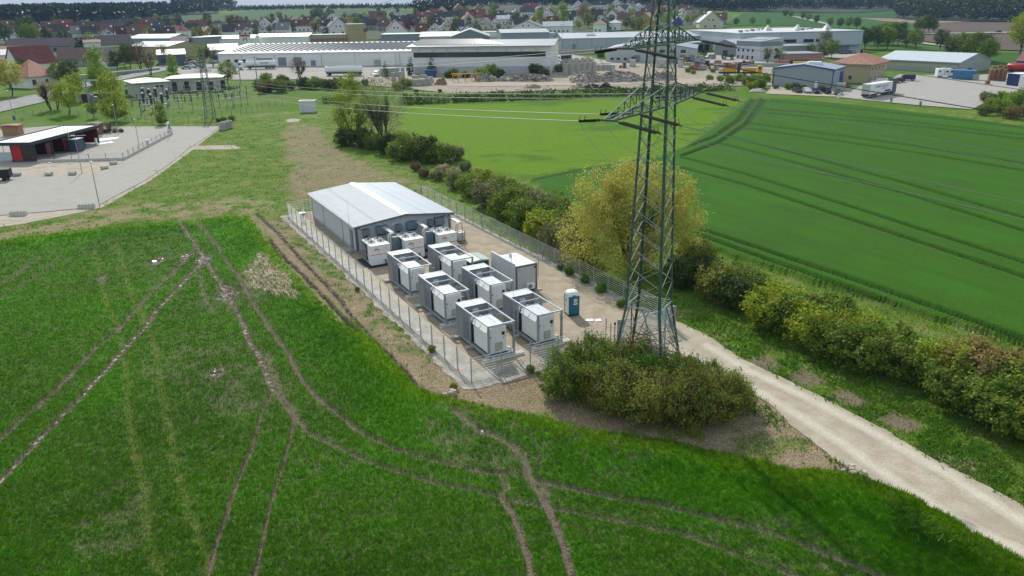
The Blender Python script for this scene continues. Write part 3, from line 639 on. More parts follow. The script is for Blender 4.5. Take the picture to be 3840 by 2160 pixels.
for i, (x0, w_, h_) in enumerate(((.75,.85,.78),(2.4,1.35,.95),(4.85,.7,.78),(6.2,1.35,.95),(8.95,.6,.78),(9.8,1.2,.95))):
    m = MB(); z1 = 3.0 if i % 2 == 0 else 3.12; m.extr([(-.5,z1-h_),(-.5,z1-.12),(-.013,z1),(-.013,z1-h_)], x0, x0+w_, 'x'); hd = m.build('louvre_hood', rib('hood%d' % i, (.20,.27,.31), 'Z', .12, .5, .1, .05, .01, .8) if i == 0 else HOODM, hall)
    if i == 0: HOODM = hd.data.materials[0]
    MB().box(x0+.12,x0+w_-.1,-.03,-.014,z1-h_-.28,z1-h_+.1).build('vent_opening', BLACK, hall)
for x in (.45, 6.9, 11.2):
    l_ = MB().box(x-.12,x+.12,-.16,-.013,3.06,3.14).build('wall_lamp', BLACK, hall)
MB().box(4.45,4.62,-.06,-.013,2.9,3.08).build('warning_sign', WHITE, hall)
for k, (x, y, zt) in enumerate(((-.45,.7,6.6),(-.45,HL-.3,6.3),(HW+.45,HL-.1,7.9),(HW+.45,.6,6.9))):
    xx, yy = L2(24.73+x, 82.9+y); r_ = thing('lightning_rod', ['lightning rod at the near left corner of the data hall','lightning rod at the far left corner of the data hall','tallest lightning rod at the far right corner of the data hall','lightning rod at the near right corner of the data hall'][k], 'lightning rod', (xx,yy,0), 0, 'lightning rods of the compound')
    MB().tube((0,0,0),(0,0,zt*.62),.03,.025).build('mast', GALV, r_); MB().tube((0,0,zt*.62),(0,0,zt),.014,.009,6).build('tip', GALV, r_)
# ================================================================ CHILLERS
COIL = rib('coil_fins', (.09,.10,.11), 'Z', .06, .5, .3, .1, .01, .7)
def chiller():
    t = thing('chiller', 'white air chiller with red stripe standing first from the left, four black fans on top', 'chiller', (0,0,0), HD, 'chillers before the data hall')
    w_, l_ = 2.3, 3.15; bz = .16
    MB().box(-.12,w_+.1,-.1,l_+.1,.0,bz-.02).build('base_frame', DARK, t)
    MB().bbox(0,w_,0,1.05,bz,2.38,.03).build('cabinet', WHITE, t)
    MB().box(.08,w_-.08,1.051,l_,2.2,2.36).build('fan_deck', WHITE, t)
    m = MB(); m.box(.0,.06,1.06,l_,bz,.25+bz); m.box(.0,.06,1.06,1.14,bz,2.2); m.box(0,.06,l_-.08,l_,bz,2.2); m.box(0,.06,1.06,l_,1.0,1.08)
    m.box(w_-.06,w_,1.06,l_,bz,.25+bz); m.box(w_-.06,w_,l_-.08,l_,bz,2.2); m.build('side_frame', GALV, t)
    for s in (0, 1):
        x0, x1 = (.05, .75) if s == 0 else (w_-.05, w_-.75)
        m = MB(); m.add([(x0,1.15,2.18),(x1,1.15,.5),(x1,l_-.1,.5),(x0,l_-.1,2.18),(x0+(.08 if s == 0 else -.08),1.15,2.18),(x1+(.08 if s == 0 else -.08),1.15,.5),(x1+(.08 if s == 0 else -.08),l_-.1,.5),(x0+(.08 if s == 0 else -.08),l_-.1,2.18)], [(0,1,2,3),(7,6,5,4),(0,4,5,1),(3,2,6,7),(0,3,7,4),(1,5,6,2)])
        m.build('coil', COIL, t)
    MB().box(.4,w_-.4,1.2,l_-.2,.2,1.0).build('compressor_block', DARK, t)
    for x in (.62, w_-.62):
        for y in (1.35, 2.45):
            f = MB().lathe([(.50,0),(.48,.10),(.44,.13),(.44,.10),(.40,.02)], 16, (x,y,2.365)).build('fan', WHITE, t)
            m = MB(); m.lathe([(.11,0),(.11,.15),(.05,.2)], 10, (x,y,2.40))
            for k in range(6):
                a = k*math.pi/3; c, s = math.cos(a), math.sin(a); e = .38
                m.add([(x+c*.08,y+s*.08,2.45),(x+c*e-s*.12,y+s*e+c*.12,2.42),(x+c*e+s*.12,y+s*e-c*.12,2.5)], [(0,1,2)])
            m.build('fan_rotor', BLACK, f)
            g = MB()
            for r_ in (.42,.3,.18):
                pts = [(x+r_*math.cos(i*math.pi/6), y+r_*math.sin(i*math.pi/6), 2.52+.04*(1-r_)) for i in range(13)]; g.path(pts, .007, 4)
            g.build('fan_guard', GALV, f)
    MB().box(-.003,w_+.003,-.006,-.001,1.30,1.36).build('red_stripe', RED, t)
    lp = MB().box(.42,1.0,-.008,-.001,1.82,1.96).build('logo_plate', RED, t)
    m = MB(); m.box(.60,.64,-.009,-.002,2.0,2.12); m.box(.60,.72,-.009,-.002,2.09,2.12); m.box(.70,.74,-.009,-.002,2.02,2.12); m.build('emblem', BLACK, t)
    text('maker_lettering', 'MTA', .11, WHITE, t, (.71,-.012,1.885), (math.pi/2,0,0), squash=1.6)
    for x, z0 in ((.95,1.58),(1.75,1.9)): MB().box(x,x+.03,-.04,-.001,z0,z0+.16).build('handle', BLACK, t)
    m = MB(); m.path([(1.62,-.05,.62),(1.62,-.16,.62),(1.62,-.2,.5),(1.62,-.2,.02)], .075, 8); m.build('drain_hose', BLACK, t)
    return t
ch = chiller(); CHU = [(24.65,77.6,'white air chiller with red stripe standing first from the left, nearest the compound fence'), (28.75,77.7,'middle one of the three white chillers with red stripe, between the pipe bends'), (32.9,77.75,'right one of the three white chillers with red stripe, beside the caged water tank')]
for i, (u, v, lb) in enumerate(CHU):
    x, y = L2(u, v); c = ch if i == 0 else dup(ch, (0,0,0)); c.location = (x, y, .02); c.rotation_euler = (0,0,HD); tag(c, lb)
# rubber mats under the chillers
for i, (u, v) in enumerate(((24.1,77.2),(28.4,77.3),(32.5,77.3))):
    o = MB().box(0,3.1,0,4.0,0,.018).build('rubber_mat', pm('mat_black', (.03,.035,.04), .5), None, loc=(*L2(u,v),.012), rotz=HD); tag(o, ['black rubber mat under the chiller nearest the fence','black rubber mat under the middle chiller','black rubber mat under the right chiller'][i], 'mat', 'rubber mats')
PIPEW = pm('pipe_cladding', (.68,.68,.68), .35, .3, .05)
for i, (u0, u1) in enumerate(((27.9,28.5),(32.1,32.7),(36.3,36.9))):
    t = site('insulated_pipe', ['pair of white clad pipes from hall wall down behind the first chiller','pair of white clad pipes bending down between middle and right chiller','pair of white clad pipes on a steel stand right of the chillers'][i], 'pipe', u0, 79.3, 0, 'clad pipes from hall to chillers')
    for k in (0, .24):
        m = MB(); m.path([(k,3.62,2.95),(k,.35,2.95)], .10, 8); m.path([(k,.35,2.95),(k-.35-k*.5,.1,2.86)], .10, 8); m.path([(k-.35-k*.5,.1,2.86),(k-.5,.05,2.6),(k-.5,.05,1.1)], .09, 8)
        m.build('pipe', PIPEW, t)
    m = MB(); m.bar((-.1,3.0,2.82),(.5,3.0,2.82),.06); m.bar((-.25,.3,2.8),(.45,.3,2.8),.06)
    if i == 2: m.bar((.45,.3,0),(.45,.3,2.83),.07); m.bar((.45,-.3,0),(.45,-.3,2.2),.05)
    m.build('bracket', GALV, t)
    if i < 2: MB().box(-.15,1.1-i*.1,.5,.9,.35,2.35).build('pump_cabinet', pm('pump_cab', (.22,.30,.34), .5), t)
    MB().box(-.2,1.0,.3,1.4,.012,.06).build('cable_tray', STEELD, t)
# water tank in cage
t = site('caged_water_tank', 'white plastic water tank in a metal cage on a pallet beside the right chiller', 'tank', 36.95, 81.2)
MB().box(0,1.0,0,1.2,.03,.16).build('pallet', WOOD, t); MB().bbox(.03,.97,.03,1.17,.165,1.12,.09).build('tank', pm('tank_plastic', (.75,.76,.74), .4), t)
m = MB()
for z_ in (.3,.5,.7,.9,1.08): 
    m.path([(0,0,z_),(1,0,z_),(1,1.2,z_),(0,1.2,z_),(0,0,z_)], .012, 4)
for x in (0,.25,.5,.75,1): m.tube((x,0,.16),(x,0,1.08),.01,n=4); m.tube((x,1.2,.16),(x,1.2,1.08),.01,n=4)
for y in (.3,.6,.9): m.tube((0,y,.16),(0,y,1.08),.01,n=4); m.tube((1,y,.16),(1,y,1.08),.01,n=4)
m.build('cage', GALV, t); MB().lathe([(.14,0),(.14,.05)],12,(.5,.6,1.12)).build('lid', RED, t)
# ================================================================ CONTAINER UNITS
CW, CL, CT = 2.438, 6.058, 2.896
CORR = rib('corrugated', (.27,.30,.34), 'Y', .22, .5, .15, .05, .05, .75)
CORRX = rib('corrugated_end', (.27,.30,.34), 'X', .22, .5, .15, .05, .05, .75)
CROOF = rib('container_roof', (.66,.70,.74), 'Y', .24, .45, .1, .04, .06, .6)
def meshmat(name, col, alpha):
    m, t, b = _new(name); b.inputs['Base Color'].default_value = (*col,1); b.inputs['Metallic'].default_value = .3; b.inputs['Roughness'].default_value = .5; return m
DECK = pm('deck_plate', (.13,.165,.15), .6, .1, .2, 3)
CABTOP = pm('cabinet_top', (.55,.60,.66), .45)  # light grey-blue cover of the white cabinet
def unit():
    t = thing('container_unit', 'x', 'container', (0,0,0), HD, 'open frame container units in the compound')
    P_ = .15
    for x in (0, CW-P_):
        for y in (0, CL-P_): MB().box(x, x+P_, y, y+P_, .2, CT-.1).build('corner_post', FRAME, t)
    m = MB(); m.box(P_,CW-P_,0,.16,0,.2); m.box(P_,CW-P_,CL-.16,CL,0,.2); m.box(0,P_,0,CL,0,.199); m.box(CW-P_,CW,0,CL,0,.199); m.build('bottom_frame', FRAME, t)
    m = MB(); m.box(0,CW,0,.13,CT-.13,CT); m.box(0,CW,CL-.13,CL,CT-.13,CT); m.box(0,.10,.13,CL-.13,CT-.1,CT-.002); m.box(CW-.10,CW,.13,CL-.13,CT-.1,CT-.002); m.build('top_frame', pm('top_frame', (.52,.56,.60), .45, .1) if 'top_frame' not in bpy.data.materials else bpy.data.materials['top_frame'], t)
    m = MB(); m.bar((.05,3.4,.2),(.05,3.4,CT-.1),.11); m.bar((CW-.05,3.4,.2),(CW-.05,3.4,CT-.1),.11); m.bar((.1,3.4,CT-.07),(CW-.1,3.4,CT-.07),.1,.1); m.bar((.1,3.4,CT-.5),(CW-.1,3.4,CT-.5),.05,.05); m.bar((.05,4.74,.2),(.05,4.74,CT-.1),.08); m.bar((CW-.05,4.74,.2),(CW-.05,4.74,CT-.1),.08); m.build('mid_frame', FRAME, t)
    m = MB()
    for x in (0, CW):
        for y in (0, CL):
            for z_ in (0, CT): m.box(x-.02 if x == 0 else x-.16, x+.16 if x == 0 else x+.02, y-.02 if y == 0 else y-.16, y+.16 if y == 0 else y+.02, z_-.01 if z_ == 0 else z_-.115, z_+.12 if z_ == 0 else z_+.012)
    m.build('corner_castings', pm('casting', (.38,.40,.43), .5, .2) if 'casting' not in bpy.data.materials else bpy.data.materials['casting'], t)
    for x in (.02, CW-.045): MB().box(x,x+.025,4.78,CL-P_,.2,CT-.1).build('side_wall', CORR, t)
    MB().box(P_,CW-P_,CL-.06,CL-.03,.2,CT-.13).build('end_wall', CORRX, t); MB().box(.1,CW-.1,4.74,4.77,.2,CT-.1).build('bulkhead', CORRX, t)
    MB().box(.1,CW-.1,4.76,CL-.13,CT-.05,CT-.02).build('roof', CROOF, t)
    m = MB(); m.box(P_,CW-P_,.16,4.73,.10,.16); m.build('deck', DECK, t)
    # wire mesh screens on both flanks
    for x in (.04, CW-.04):
        m = MB(); y0, y1 = 3.46, 4.69
        for k in range(27): yy = y0+(y1-y0)*k/26; m.box(x-.004,x+.004,yy-.006,yy+.006,.2,CT-.1)
        for k in range(40): zz = .22+(CT-.36)*k/39; m.box(x-.005,x+.005,y0,y1,zz-.005,zz+.005)
        for zz in (.22,1.45,CT-.12): m.box(x-.015,x+.015,y0,y1,zz-.02,zz+.02)
        m.build('mesh_screen', FRAME, t)
    # white enclosure
    x0, x1, y0, y1, zt = .22, 1.86, .42, 3.05, 2.52
    cb = MB(); cb.add([(x0,y0,.3),(x1,y0,.3),(x1,y1,.3),(x0,y1,.3),(x0,y0,2.28),(x1,y0,zt-.12),(x1,y1,zt-.12),(x0,y1,2.28),(x0+.22,y0,zt),(x1-.05,y0,zt),(x1-.05,y1,zt),(x0+.22,y1,zt)],
        [(0,3,2,1),(0,1,5,9,8,4),(3,7,11,10,6,2),(0,4,7,3),(1,2,6,5),(4,8,11,7),(5,6,10,9)])
    c_ = cb.build('enclosure', WHITE, t)
    MB().box(x0+.24,x1-.07,y0+.02,y1-.02,zt+.001,zt+.03).build('enclosure_roof', CABTOP, c_)
    m = MB(); 
    for ya, yb in ((.5,1.65),(1.78,2.95)): m.add([(x0-.17,ya,2.12),(x0+.16,ya,2.50),(x0+.16,yb,2.50),(x0-.17,yb,2.12),(x0-.15,ya,2.09),(x0+.17,ya,2.46),(x0+.17,yb,2.46),(x0-.15,yb,2.09)], [(0,1,2,3),(7,6,5,4),(0,4,5,1),(1,5,6,2),(2,6,7,3),(3,7,4,0)])
    m.build('service_flap', WHITE, c_)
    MB().box(x0+.12,x1+.1,y0-.07,y1,.2,.299).build('skid', MGREY, t)
    dr = MB().box(x0+.30,x1-.02,y0-.03,y0-.001,.34,2.38).build('door', WHITE, c_)
    MB().box(x0+.60,x0+.605,y0-.033,y0-.029,.36,2.36).build('door_seam', MGREY, dr)
    MB().box(x0+.16,x0+.24,y0-.05,y0-.001,1.62,1.78).build('latch', MGREY, c_)
    ct = MB().box(x1-.42,x1-.16,y0-.045,y0-.031,1.72,2.0).build('display', BLACK, dr)
    m = MB()
    for dx, dz in ((-.29,1.6),(-.17,1.6),(-.29,1.46),(-.47,1.62),(-.47,1.78),(-.45,1.92)): m.lathe([(.028 if dx > -.4 else .012,0),(.028 if dx > -.4 else .012,.02)], 8, (0,0,0)); 
    m = MB()
    for dx, dz in ((-.29,1.6),(-.17,1.6),(-.29,1.46)): m.tube((x1+dx,y0-.03,dz),(x1+dx,y0-.05,dz),.032,n=8)
    for dx, dz in ((-.49,1.62),(-.49,1.78),(-.42,2.06),(-.34,2.06),(-.26,2.06),(-.18,2.06),(-.75,1.95),(-.75,1.2),(-.75,.7)): m.tube((x1+dx,y0-.03,dz),(x1+dx,y0-.04,dz),.012,n=6)
    m.build('switches', BLACK, dr)
    gl = MB().box(x0+.62,x1-.40,y0-.04,y0-.031,.42,1.12).build('air_grille', TRIM, dr)
    m = MB()
    for k in range(8): zz = .46+k*.08; m.box(x0+.65,x1-.43,y0-.055,y0-.041,zz,zz+.055)
    m.build('slats', pm('grille_beige', (.62,.6,.52), .6) if 'grille_beige' not in bpy.data.materials else bpy.data.materials['grille_beige'], gl)
    m = MB()
    for yy, zz in ((1.2,1.4),(1.35,1.1),(1.1,1.0),(2.6,1.9),(2.6,.6),(.6,.6)): m.box(x0-.006,x0-.001,yy,yy+.03,zz,zz+.03)
    m.build('bolts', MGREY, c_)
    # exhaust silencers and plant behind the enclosure
    MB().box(.35,2.05,3.5,4.6,.2,1.62).build('radiator_block', DARK, t)
    for k in range(3): 
        MB().lathe([(.11,0),(.11,.42),(.155,.44),(.155,.50),(.06,.58)], 12, (.62+k*.4,4.15,1.62)).build('exhaust_cap', pm('stainless', (.66,.68,.70), .3, .6) if 'stainless' not in bpy.data.materials else bpy.data.materials['stainless'], t)
    MB().box(.9,1.42,4.45,4.735,1.95,2.6).build('wall_box', LGREY, t)
    m = MB(); m.path([(.3,3.3,2.2),(.7,3.28,2.34),(1.1,3.3,2.34),(1.8,3.25,2.3)], .085, 8); m.path([(.5,3.55,2.3),(1.2,3.6,2.3),(1.9,3.5,2.3)], .05, 8); m.build('coolant_pipes', bpy.data.materials['stainless'], t)
    m = MB(); m.tube((.16,3.55,2.2),(.3,3.55,2.2),.11,n=10); m.tube((.16,3.8,2.2),(.3,3.8,2.2),.08,n=10); m.build('end_caps', WHITE, t)
    m = MB(); m.tube((.42,-.05,.1),(.42,-.01,.1),.07,n=10); m.build('earthing_plug', WHITE, t)
    m = MB(); m.path([(2.2,.1,2.5),(2.28,.1,1.8),(2.25,.1,.4)], .015, 5); m.build('cable', BLACK, t)
    return t
UN = [(24.72,49.46,'x'), (29.3,49.46,''), (24.76,57.95,''), (29.3,57.93,''), (24.72,66.33,''), (29.3,66.33,'')]
UL = ['open frame container with white cabinet, front row left, corner nearest the field',
 'open frame container with white cabinet, front row right, beside the round bush',
 'open frame container with white cabinet, middle row left, along the wire fence',
 'open frame container with white cabinet, middle row right, before the white screen wall',
 'open frame container with white cabinet, back row left, in front of the first chiller',
 'open frame container with white cabinet, back row right, beside the green station']
un = unit()
for i, (u, v, _) in enumerate(UN):
    c = un if i == 0 else dup(un, (0,0,0)); c.location = (*L2(u, v), .25); c.rotation_euler = (0,0,HD); tag(c, UL[i])
pad = None
PL_ = [('near', -.35, 3.25, -.12, .42), ('mid', -.55, .45, 3.0, 3.4), ('far', -.6, .4, 5.5, 6.05)]
ROWN = ['front row left','front row right','middle row left','middle row right','back row left','back row right']
for i, (u, v, _) in enumerate(UN):
    for nm, x0, x1, y0, y1 in PL_:
        o = MB().bbox(0,x1-x0,0,y1-y0,0,.23,.02).build('concrete_footing', CONC if nm != 'near' else CONCL, None, loc=(*L2(u+x0, v+y0), .012), rotz=HD)
        tag(o, 'flat concrete footing under the %s end of the container, %s' % ({'near':'near','mid':'middle','far':'far'}[nm], ROWN[i]) if nm != 'mid' else 'flat concrete footing under the mid left side of the container, %s' % ROWN[i], 'footing', 'concrete footings under the containers')
# jerry cans
for i, (u, v) in enumerate(((26.82,49.75),(31.4,49.75))):
    t = site('canister', ['white plastic canister beside the cabinet in the front left container','white plastic canister beside the cabinet in the front right container'][i], 'canister', u, v, .3, 'white canisters')
    t.location.z = .42; MB().bbox(-.16,.16,-.12,.12,0,.42,.05).build('body', WHITE, t); MB().tube((.05,0,.42),(.05,0,.48),.04,n=8).build('cap', RED, t)
for i, (u, v, zt, lb) in enumerate(((27.5,50.2,6.3,'slim lightning mast clamped to the front left container'), (27.6,66.7,6.5,'slim lightning mast clamped to the back left container'), (37.0,62.3,6.2,'slim lightning mast clamped to the white office container'))):
    t = site('lightning_rod', lb, 'lightning rod', u, v, 0, 'lightning rods of the compound')
    MB().tube((0,0,1.2),(0,0,4.4),.035,.03).build('mast', GALV, t); MB().tube((0,0,4.4),(0,0,zt),.014,.008,6).build('tip', GALV, t)
    m = MB(); m.bar((-.3,0,2.6),(.0,0,2.6),.04); m.bar((-.3,0,1.3),(.0,0,1.3),.04); m.build('clamp', GALV, t)
# ================================================================ OFFICE CONTAINER, SCREEN, STATION
t = site('office_container', 'white site office container with ribbed roof and an air conditioner on its end', 'container', 34.24, 61.95)
OW, OL, OH = 2.44, 4.3, 2.66
MB().box(.12,OW-.12,.05,OL-.05,.22,OH).build('wall', rib('office_wall', (.50,.52,.53), 'X', .12, .5, 0, .03, .01, .9), t)
m = MB()
for x in (0, OW-.16):
    for y in (0, OL-.16): m.box(x,x+.16,y,y+.16,.2,2.72)
m.box(0,OW,0,.14,2.72,2.86); m.box(0,OW,OL-.14,OL,2.72,2.86); m.box(0,.12,.14,OL-.14,2.72,2.858); m.box(OW-.12,OW,.14,OL-.14,2.72,2.858); m.box(0,OW,-.002,OL,.1,.2); m.build('frame', TRIM, t)
MB().box(.12,OW-.12,.14,OL-.14,2.7,2.84).build('roof', rib('office_roof', (.74,.76,.78), 'X', .28, .4, .1, .03, .06, .6), t)
a_ = MB().bbox(1.1,1.95,-.34,.045,.36,.95,.03).build('air_conditioner', WHITE, t)
MB().lathe([(.24,0),(.24,.012)], 16).build('fan_grille', MGREY, a_, loc=(1.42,-.35,.65)); bpy.data.objects[a_.children[0].name].rotation_euler = (math.pi/2,0,0)
for x in (.35, 2.1): MB().box(x,x+.14,-.15,.048,2.45,2.55).build('wall_lamp', LGREY if x < 1 else BLACK, t)
m = MB(); m.tube((.35,1.5,2.85),(.35,1.5,3.7),.025,n=6); m.build('antenna_mast', MGREY, t); MB().box(.05,.28,1.42,1.48,3.3,3.85).build('antenna_panel', WHITE, t)
for i, (u, v) in enumerate(((36.3,61.6),(34.5,61.7))):
    o = MB().bbox(0,.75,0,.6,0,.12,.02).build('concrete_footing', CONC, None, loc=(*L2(u, v), .012), rotz=HD); tag(o, 'concrete footing under the %s corner of the office container' % ('right' if i == 0 else 'left'), 'footing', 'footings of the office container')
t = site('screen_wall', 'tall plain white acoustic screen wall standing along the office container', 'screen', 34.1, 62.0)
MB().box(0,.11,0,5.0,.1,3.1).build('panel', rib('screen_panel', (.62,.65,.67), 'Y', 1.0, .5, 0, .03, .01, .93), t); MB().box(-.01,.12,-.01,5.01,3.101,3.15).build('coping', WHITE, t)
t = site('transformer_station', 'dark green compact transformer station with pale green flat roof between container and screen', 'transformer station', 31.95, 67.4)
GREEN = pm('station_green', (.02,.085,.045), .5); GREENR = pm('station_roof', (.36,.48,.42), .5, 0, .06)
MB().bbox(0,2.1,0,2.5,.0,2.12,.02).build('body', GREEN, t)
m = MB(); m.extr([(-.1,2.121),(2.2,2.121),(2.2,2.2),(1.05,2.34),(-.1,2.2)], -.1, 2.6); m.build('roof', GREENR, t)
m = MB(); m.box(.2,.95,-.02,-.001,.2,1.9); m.box(1.05,1.8,-.02,-.001,.2,1.9); m.build('doors', GREEN, t)
# ================================================================ TOILET
t = site('portable_toilet', 'teal and white portable toilet cabin with domed white roof standing alone on the sand', 'portable toilet', 36.1, 54.75, -.18)
TEAL = pm('teal_plastic', (.012,.15,.21), .45, 0, .05)
MB().bbox(-.56,.56,-.56,.56,.0,.14,.06).build('base', BLACK, t)
m = MB(); m.bbox(-.53,-.45,-.53,.53,.141,2.0,.02); m.bbox(.45,.53,-.53,.53,.141,2.0,.02); m.box(-.45,.45,.45,.53,.141,2.0); m.box(-.5,-.44,-.525,-.45,.141,2.0); m.build('walls', WHITE, t)
dr = MB(); n_ = 8; pts = [(-.40+.80*i/n_, -.54-.05*math.sin(math.pi*i/n_)) for i in range(n_+1)]
dr.add([(x,y,.15) for x,y in pts]+[(x,y,1.98+.05*math.sin(math.pi*i/n_)) for i,(x,y) in enumerate(pts)], [(i,i+1,n_+2+i,n_+1+i) for i in range(n_)]); dr.merge(MB().box(-.43,.43,-.53,-.44,.15,1.98)); d_ = dr.build('door', TEAL, t)
MB().box(-.53,-.40,-.56,-.531,.15,1.95).build('teal_post', TEAL, t); MB().box(.41,.53,-.56,-.531,.15,1.95).build('teal_post', TEAL, t)
MB().box(-.545,-.531,.40,.53,.15,1.95).build('teal_post', TEAL, t)
rf = MB()
prof = []
for k in range(6):
    a = k/5*math.pi/2; prof.append((math.cos(a), math.sin(a)))
vs = []; 
for cx_, sz in prof:
    s_ = .58*(.55+.45*cx_) if cx_ > .01 else .2
    for i in range(16):
        a = i*math.pi/8; ca, sa = math.cos(a), math.sin(a); k_ = (abs(ca)**4+abs(sa)**4)**-.25
        vs.append((ca*k_*s_, sa*k_*s_, 2.0+.34*sz))
fs = [(r*16+i, r*16+(i+1)%16, (r+1)*16+(i+1)%16, (r+1)*16+i) for r in range(5) for i in range(16)]+[tuple(80+i for i in range(16)), tuple(15-i for i in range(16))]
rf.add(vs, fs); rf.build('roof', pm('roof_plastic', (.80,.81,.82), .4), t, smooth=True)
m = MB(); m.box(-.545,.545,-.58,-.50,1.93,2.03); m.build('roof_rim', WHITE, t)
st = MB().box(-.04,.30,-.606,-.597,1.32,1.68).build('door_sticker', WHITE, t)
text('lettering', 'TOI\nTOI', .17, BLACK, t, (.13,-.612,1.50), (math.pi/2,0,0)); MB().box(-.08,.34,-.603,-.598,1.12,1.24).build('name_strip', WHITE, t)
text('side_lettering', 'TOI\nTOI', .16, BLACK, t, (-.55,.05,1.45), (math.pi/2,0,-math.pi/2))
MB().tube((-.30,-.6,1.9),(-.30,-.57,1.9),.03,n=8).build('vent_knob', BLACK, t)
# papers on the ground
o = MB().add([(0,0,0),(.8,.1,.02),(.75,.6,.05),(.4,.5,.12),(.05,.55,.03)], [(0,1,2,3,4)]).add([(.9,.1,0),(1.5,.35,.02),(1.3,.8,.08),(.85,.6,.02)], [(0,1,2,3)]).build('foil_sheet', WHITE, None, loc=(*L2(36.1,52.6), .05), rotz=-.3)
tag(o, 'crumpled white sheets lying on the sand behind the bush', 'sheet')
# round vent post in the far left corner of the compound
t = site('valve_post', 'grey valve post with round white collars in the far left corner of the compound', 'post', 23.1, 101.2)
MB().lathe([(.16,0),(.16,.9),(.34,.92),(.34,1.12),(.16,1.14),(.14,1.18)], 14).build('body', LGREY, t); MB().lathe([(.45,1.2),(.45,1.27)], 16).build('collar', WHITE, t)
m = MB(); m.bar((.0,0,1.3),(.35,.15,1.85),.22,.1); m.build('solar_panel', WHITE, t)
o = MB().lathe([(.28,0),(.28,.03)],16).build('manhole_cover', CONCL, None, loc=(*L2(23.9,100.9), .02)); tag(o, 'round pale manhole cover beside the valve post', 'manhole cover')
PINK = pm('pink_spray', (.75,.28,.22), .8)
for i, (u, v) in enumerate(((22.35,49.6),(22.4,58.6),(24.2,81.4))):
    o = MB().prism([(-.2,-.12),(.15,-.16),(.26,.05),(.1,.16),(-.22,.1)], 0, .004).build('survey_mark', PINK if i != 1 else pm('pale_mark', (.72,.6,.55), .8), None, loc=(*L2(u, v), .03), rotz=.4*i); tag(o, ['pink survey mark on the chippings at the front fence corner','pale survey mark on the chippings beside the middle row container','pink survey mark on the sand by the first chiller'][i], 'survey mark', 'survey marks')
# ================================================================ FENCES
WIRE = pm('fence_wire', (.50,.53,.53), .5, .2); POST = pm('fence_post', (.36,.38,.39), .5, .3)
def fence(name, label, a, b, step=2.5, h=2.0, rail=.2, wr=.011, post=.035, mat=WIRE, pmat=POST, vert=0, group=None, ground=None):
    t = thing(name, label, 'fence', (a[0], a[1], 0), math.atan2(b[1]-a[1], b[0]-a[0]), group)
    L_ = math.hypot(b[0]-a[0], b[1]-a[1]); n = max(1, round(L_/step)); pmesh = None
    for i in range(n+1):
        if pmesh is None: pmesh = MB().box(-post,post,-post,post,0,h+.06).build('post', pmat, t); o = pmesh
        else: o = pmesh.copy(); COL.objects.link(o); o.parent = t
        o.location = (L_*i/n, 0, 0)
    m = MB(); k = int((h-.02)/rail)
    for j in range(k+1):
        z_ = .05+(h-.08)*j/k; m.box(0, L_, -post-wr*2, -post, z_-wr, z_+wr)
    if vert:
        nv = int(L_/vert)
        for j in range(nv+1): xx = L_*j/nv; m.box(xx-.0028, xx+.0028, -post-wr*1.5, -post-wr*.6, .03, h)
    m.build('wire_panel', mat, t); return t
fence('wire_fence', 'galvanised double bar fence along the left side of the compound', L2(22.05,105.3), L2(22.05,47.15), vert=0)
fence('wire_fence', 'short galvanised fence across the near end of the compound', L2(22.05,47.15), L2(35.0,47.15), 2.6, vert=0)
fence('wire_fence', 'galvanised fence along the right side of the compound before the hedge', L2(42.1,47.3), L2(42.1,105.3), vert=0, wr=.012)
fence('wire_fence', 'galvanised fence across the far end of the compound behind the hall', L2(42.1,105.3), L2(22.05,105.3), vert=0)
t = site('sliding_gate', 'white framed sliding gate closing the compound beside the pylon', 'gate', 36.0, 47.35)
m = MB(); m.box(.2,5.4,-.03,.03,.15,.27); m.box(.2,5.4,-.03,.03,1.93,2.0)
for x in (.2,1.5,2.8,4.1,5.32): m.box(x,x+.08,-.028,.028,.27,1.93)
m.build('gate_frame', LGREY, t); m = MB()
for k in range(48): xx = .25+k*.107; m.box(xx,xx+.03,-.012,.012,.27,1.93)
m.build('bars', LGREY, t)
m = MB(); m.bbox(-.12,.12,-.12,.12,0,2.12,.02); m.build('gate_post', GALV, t); MB().box(5.5,5.9,-.1,.1,0,2.1).build('gate_post', GALV, t)
MB().box(4.4,5.1,-.06,-.031,1.0,1.9).build('notice_panel', pm('notice_blue', (.45,.55,.62), .5), t)
t = site('marker_post', 'single thin rusty steel post behind the round bush near the gate', 'post', 35.2, 48.1); MB().tube((0,0,0),(0,0,2.1),.035,n=8).build('shaft', pm('rusty_steel', (.12,.09,.07), .8), t); MB().lathe([(.045,2.1),(.03,2.14)],8).build('cap', MGREY, t)
t = site('call_post', 'slim post with a small black reader box left of the sliding gate', 'post', 35.75, 47.6); MB().box(-.03,.03,-.03,.03,0,1.75).build('shaft', MGREY, t); MB().box(-.12,.06,-.08,-.031,1.6,1.82).build('reader_box', BLACK, t)
# ================================================================ PYLON
PYG = pm('pylon_green', (.075,.12,.10), .45, .1, .1, 2); PYL = pm('pylon_brace', (.22,.27,.24), .38, .15, .1, 2)
INS = pm('insulator_glaze', (.045,.025,.02), .2, 0, .1); WIREM = pm('conductor', (.30,.32,.30), .5, .3)
PC = (10.25, 53.04); PA = -.532
def pylon_w(z):
    if z < 5.8: return 2.19+(1.35-2.19)*z/5.8
    if z < 21.8: return 1.35+(.88-1.35)*(z-5.8)/16
    if z < 25.5: return .88+(.67-.88)*(z-21.8)/3.7
    return .67+(.12-.67)*(z-25.5)/7.0
py = thing('lattice_pylon', 'tall green lattice power pylon rising out of the round bush, cut by the frame top', 'pylon', (*PC, 0), PA)
CN = [(-1,-1),(1,-1),(1,1),(-1,1)]
def pc(k, z): w_ = pylon_w(z); return Vector((CN[k][0]*w_, CN[k][1]*w_, z))
LEV = [0, 5.8, 21.8, 25.5, 32.4]
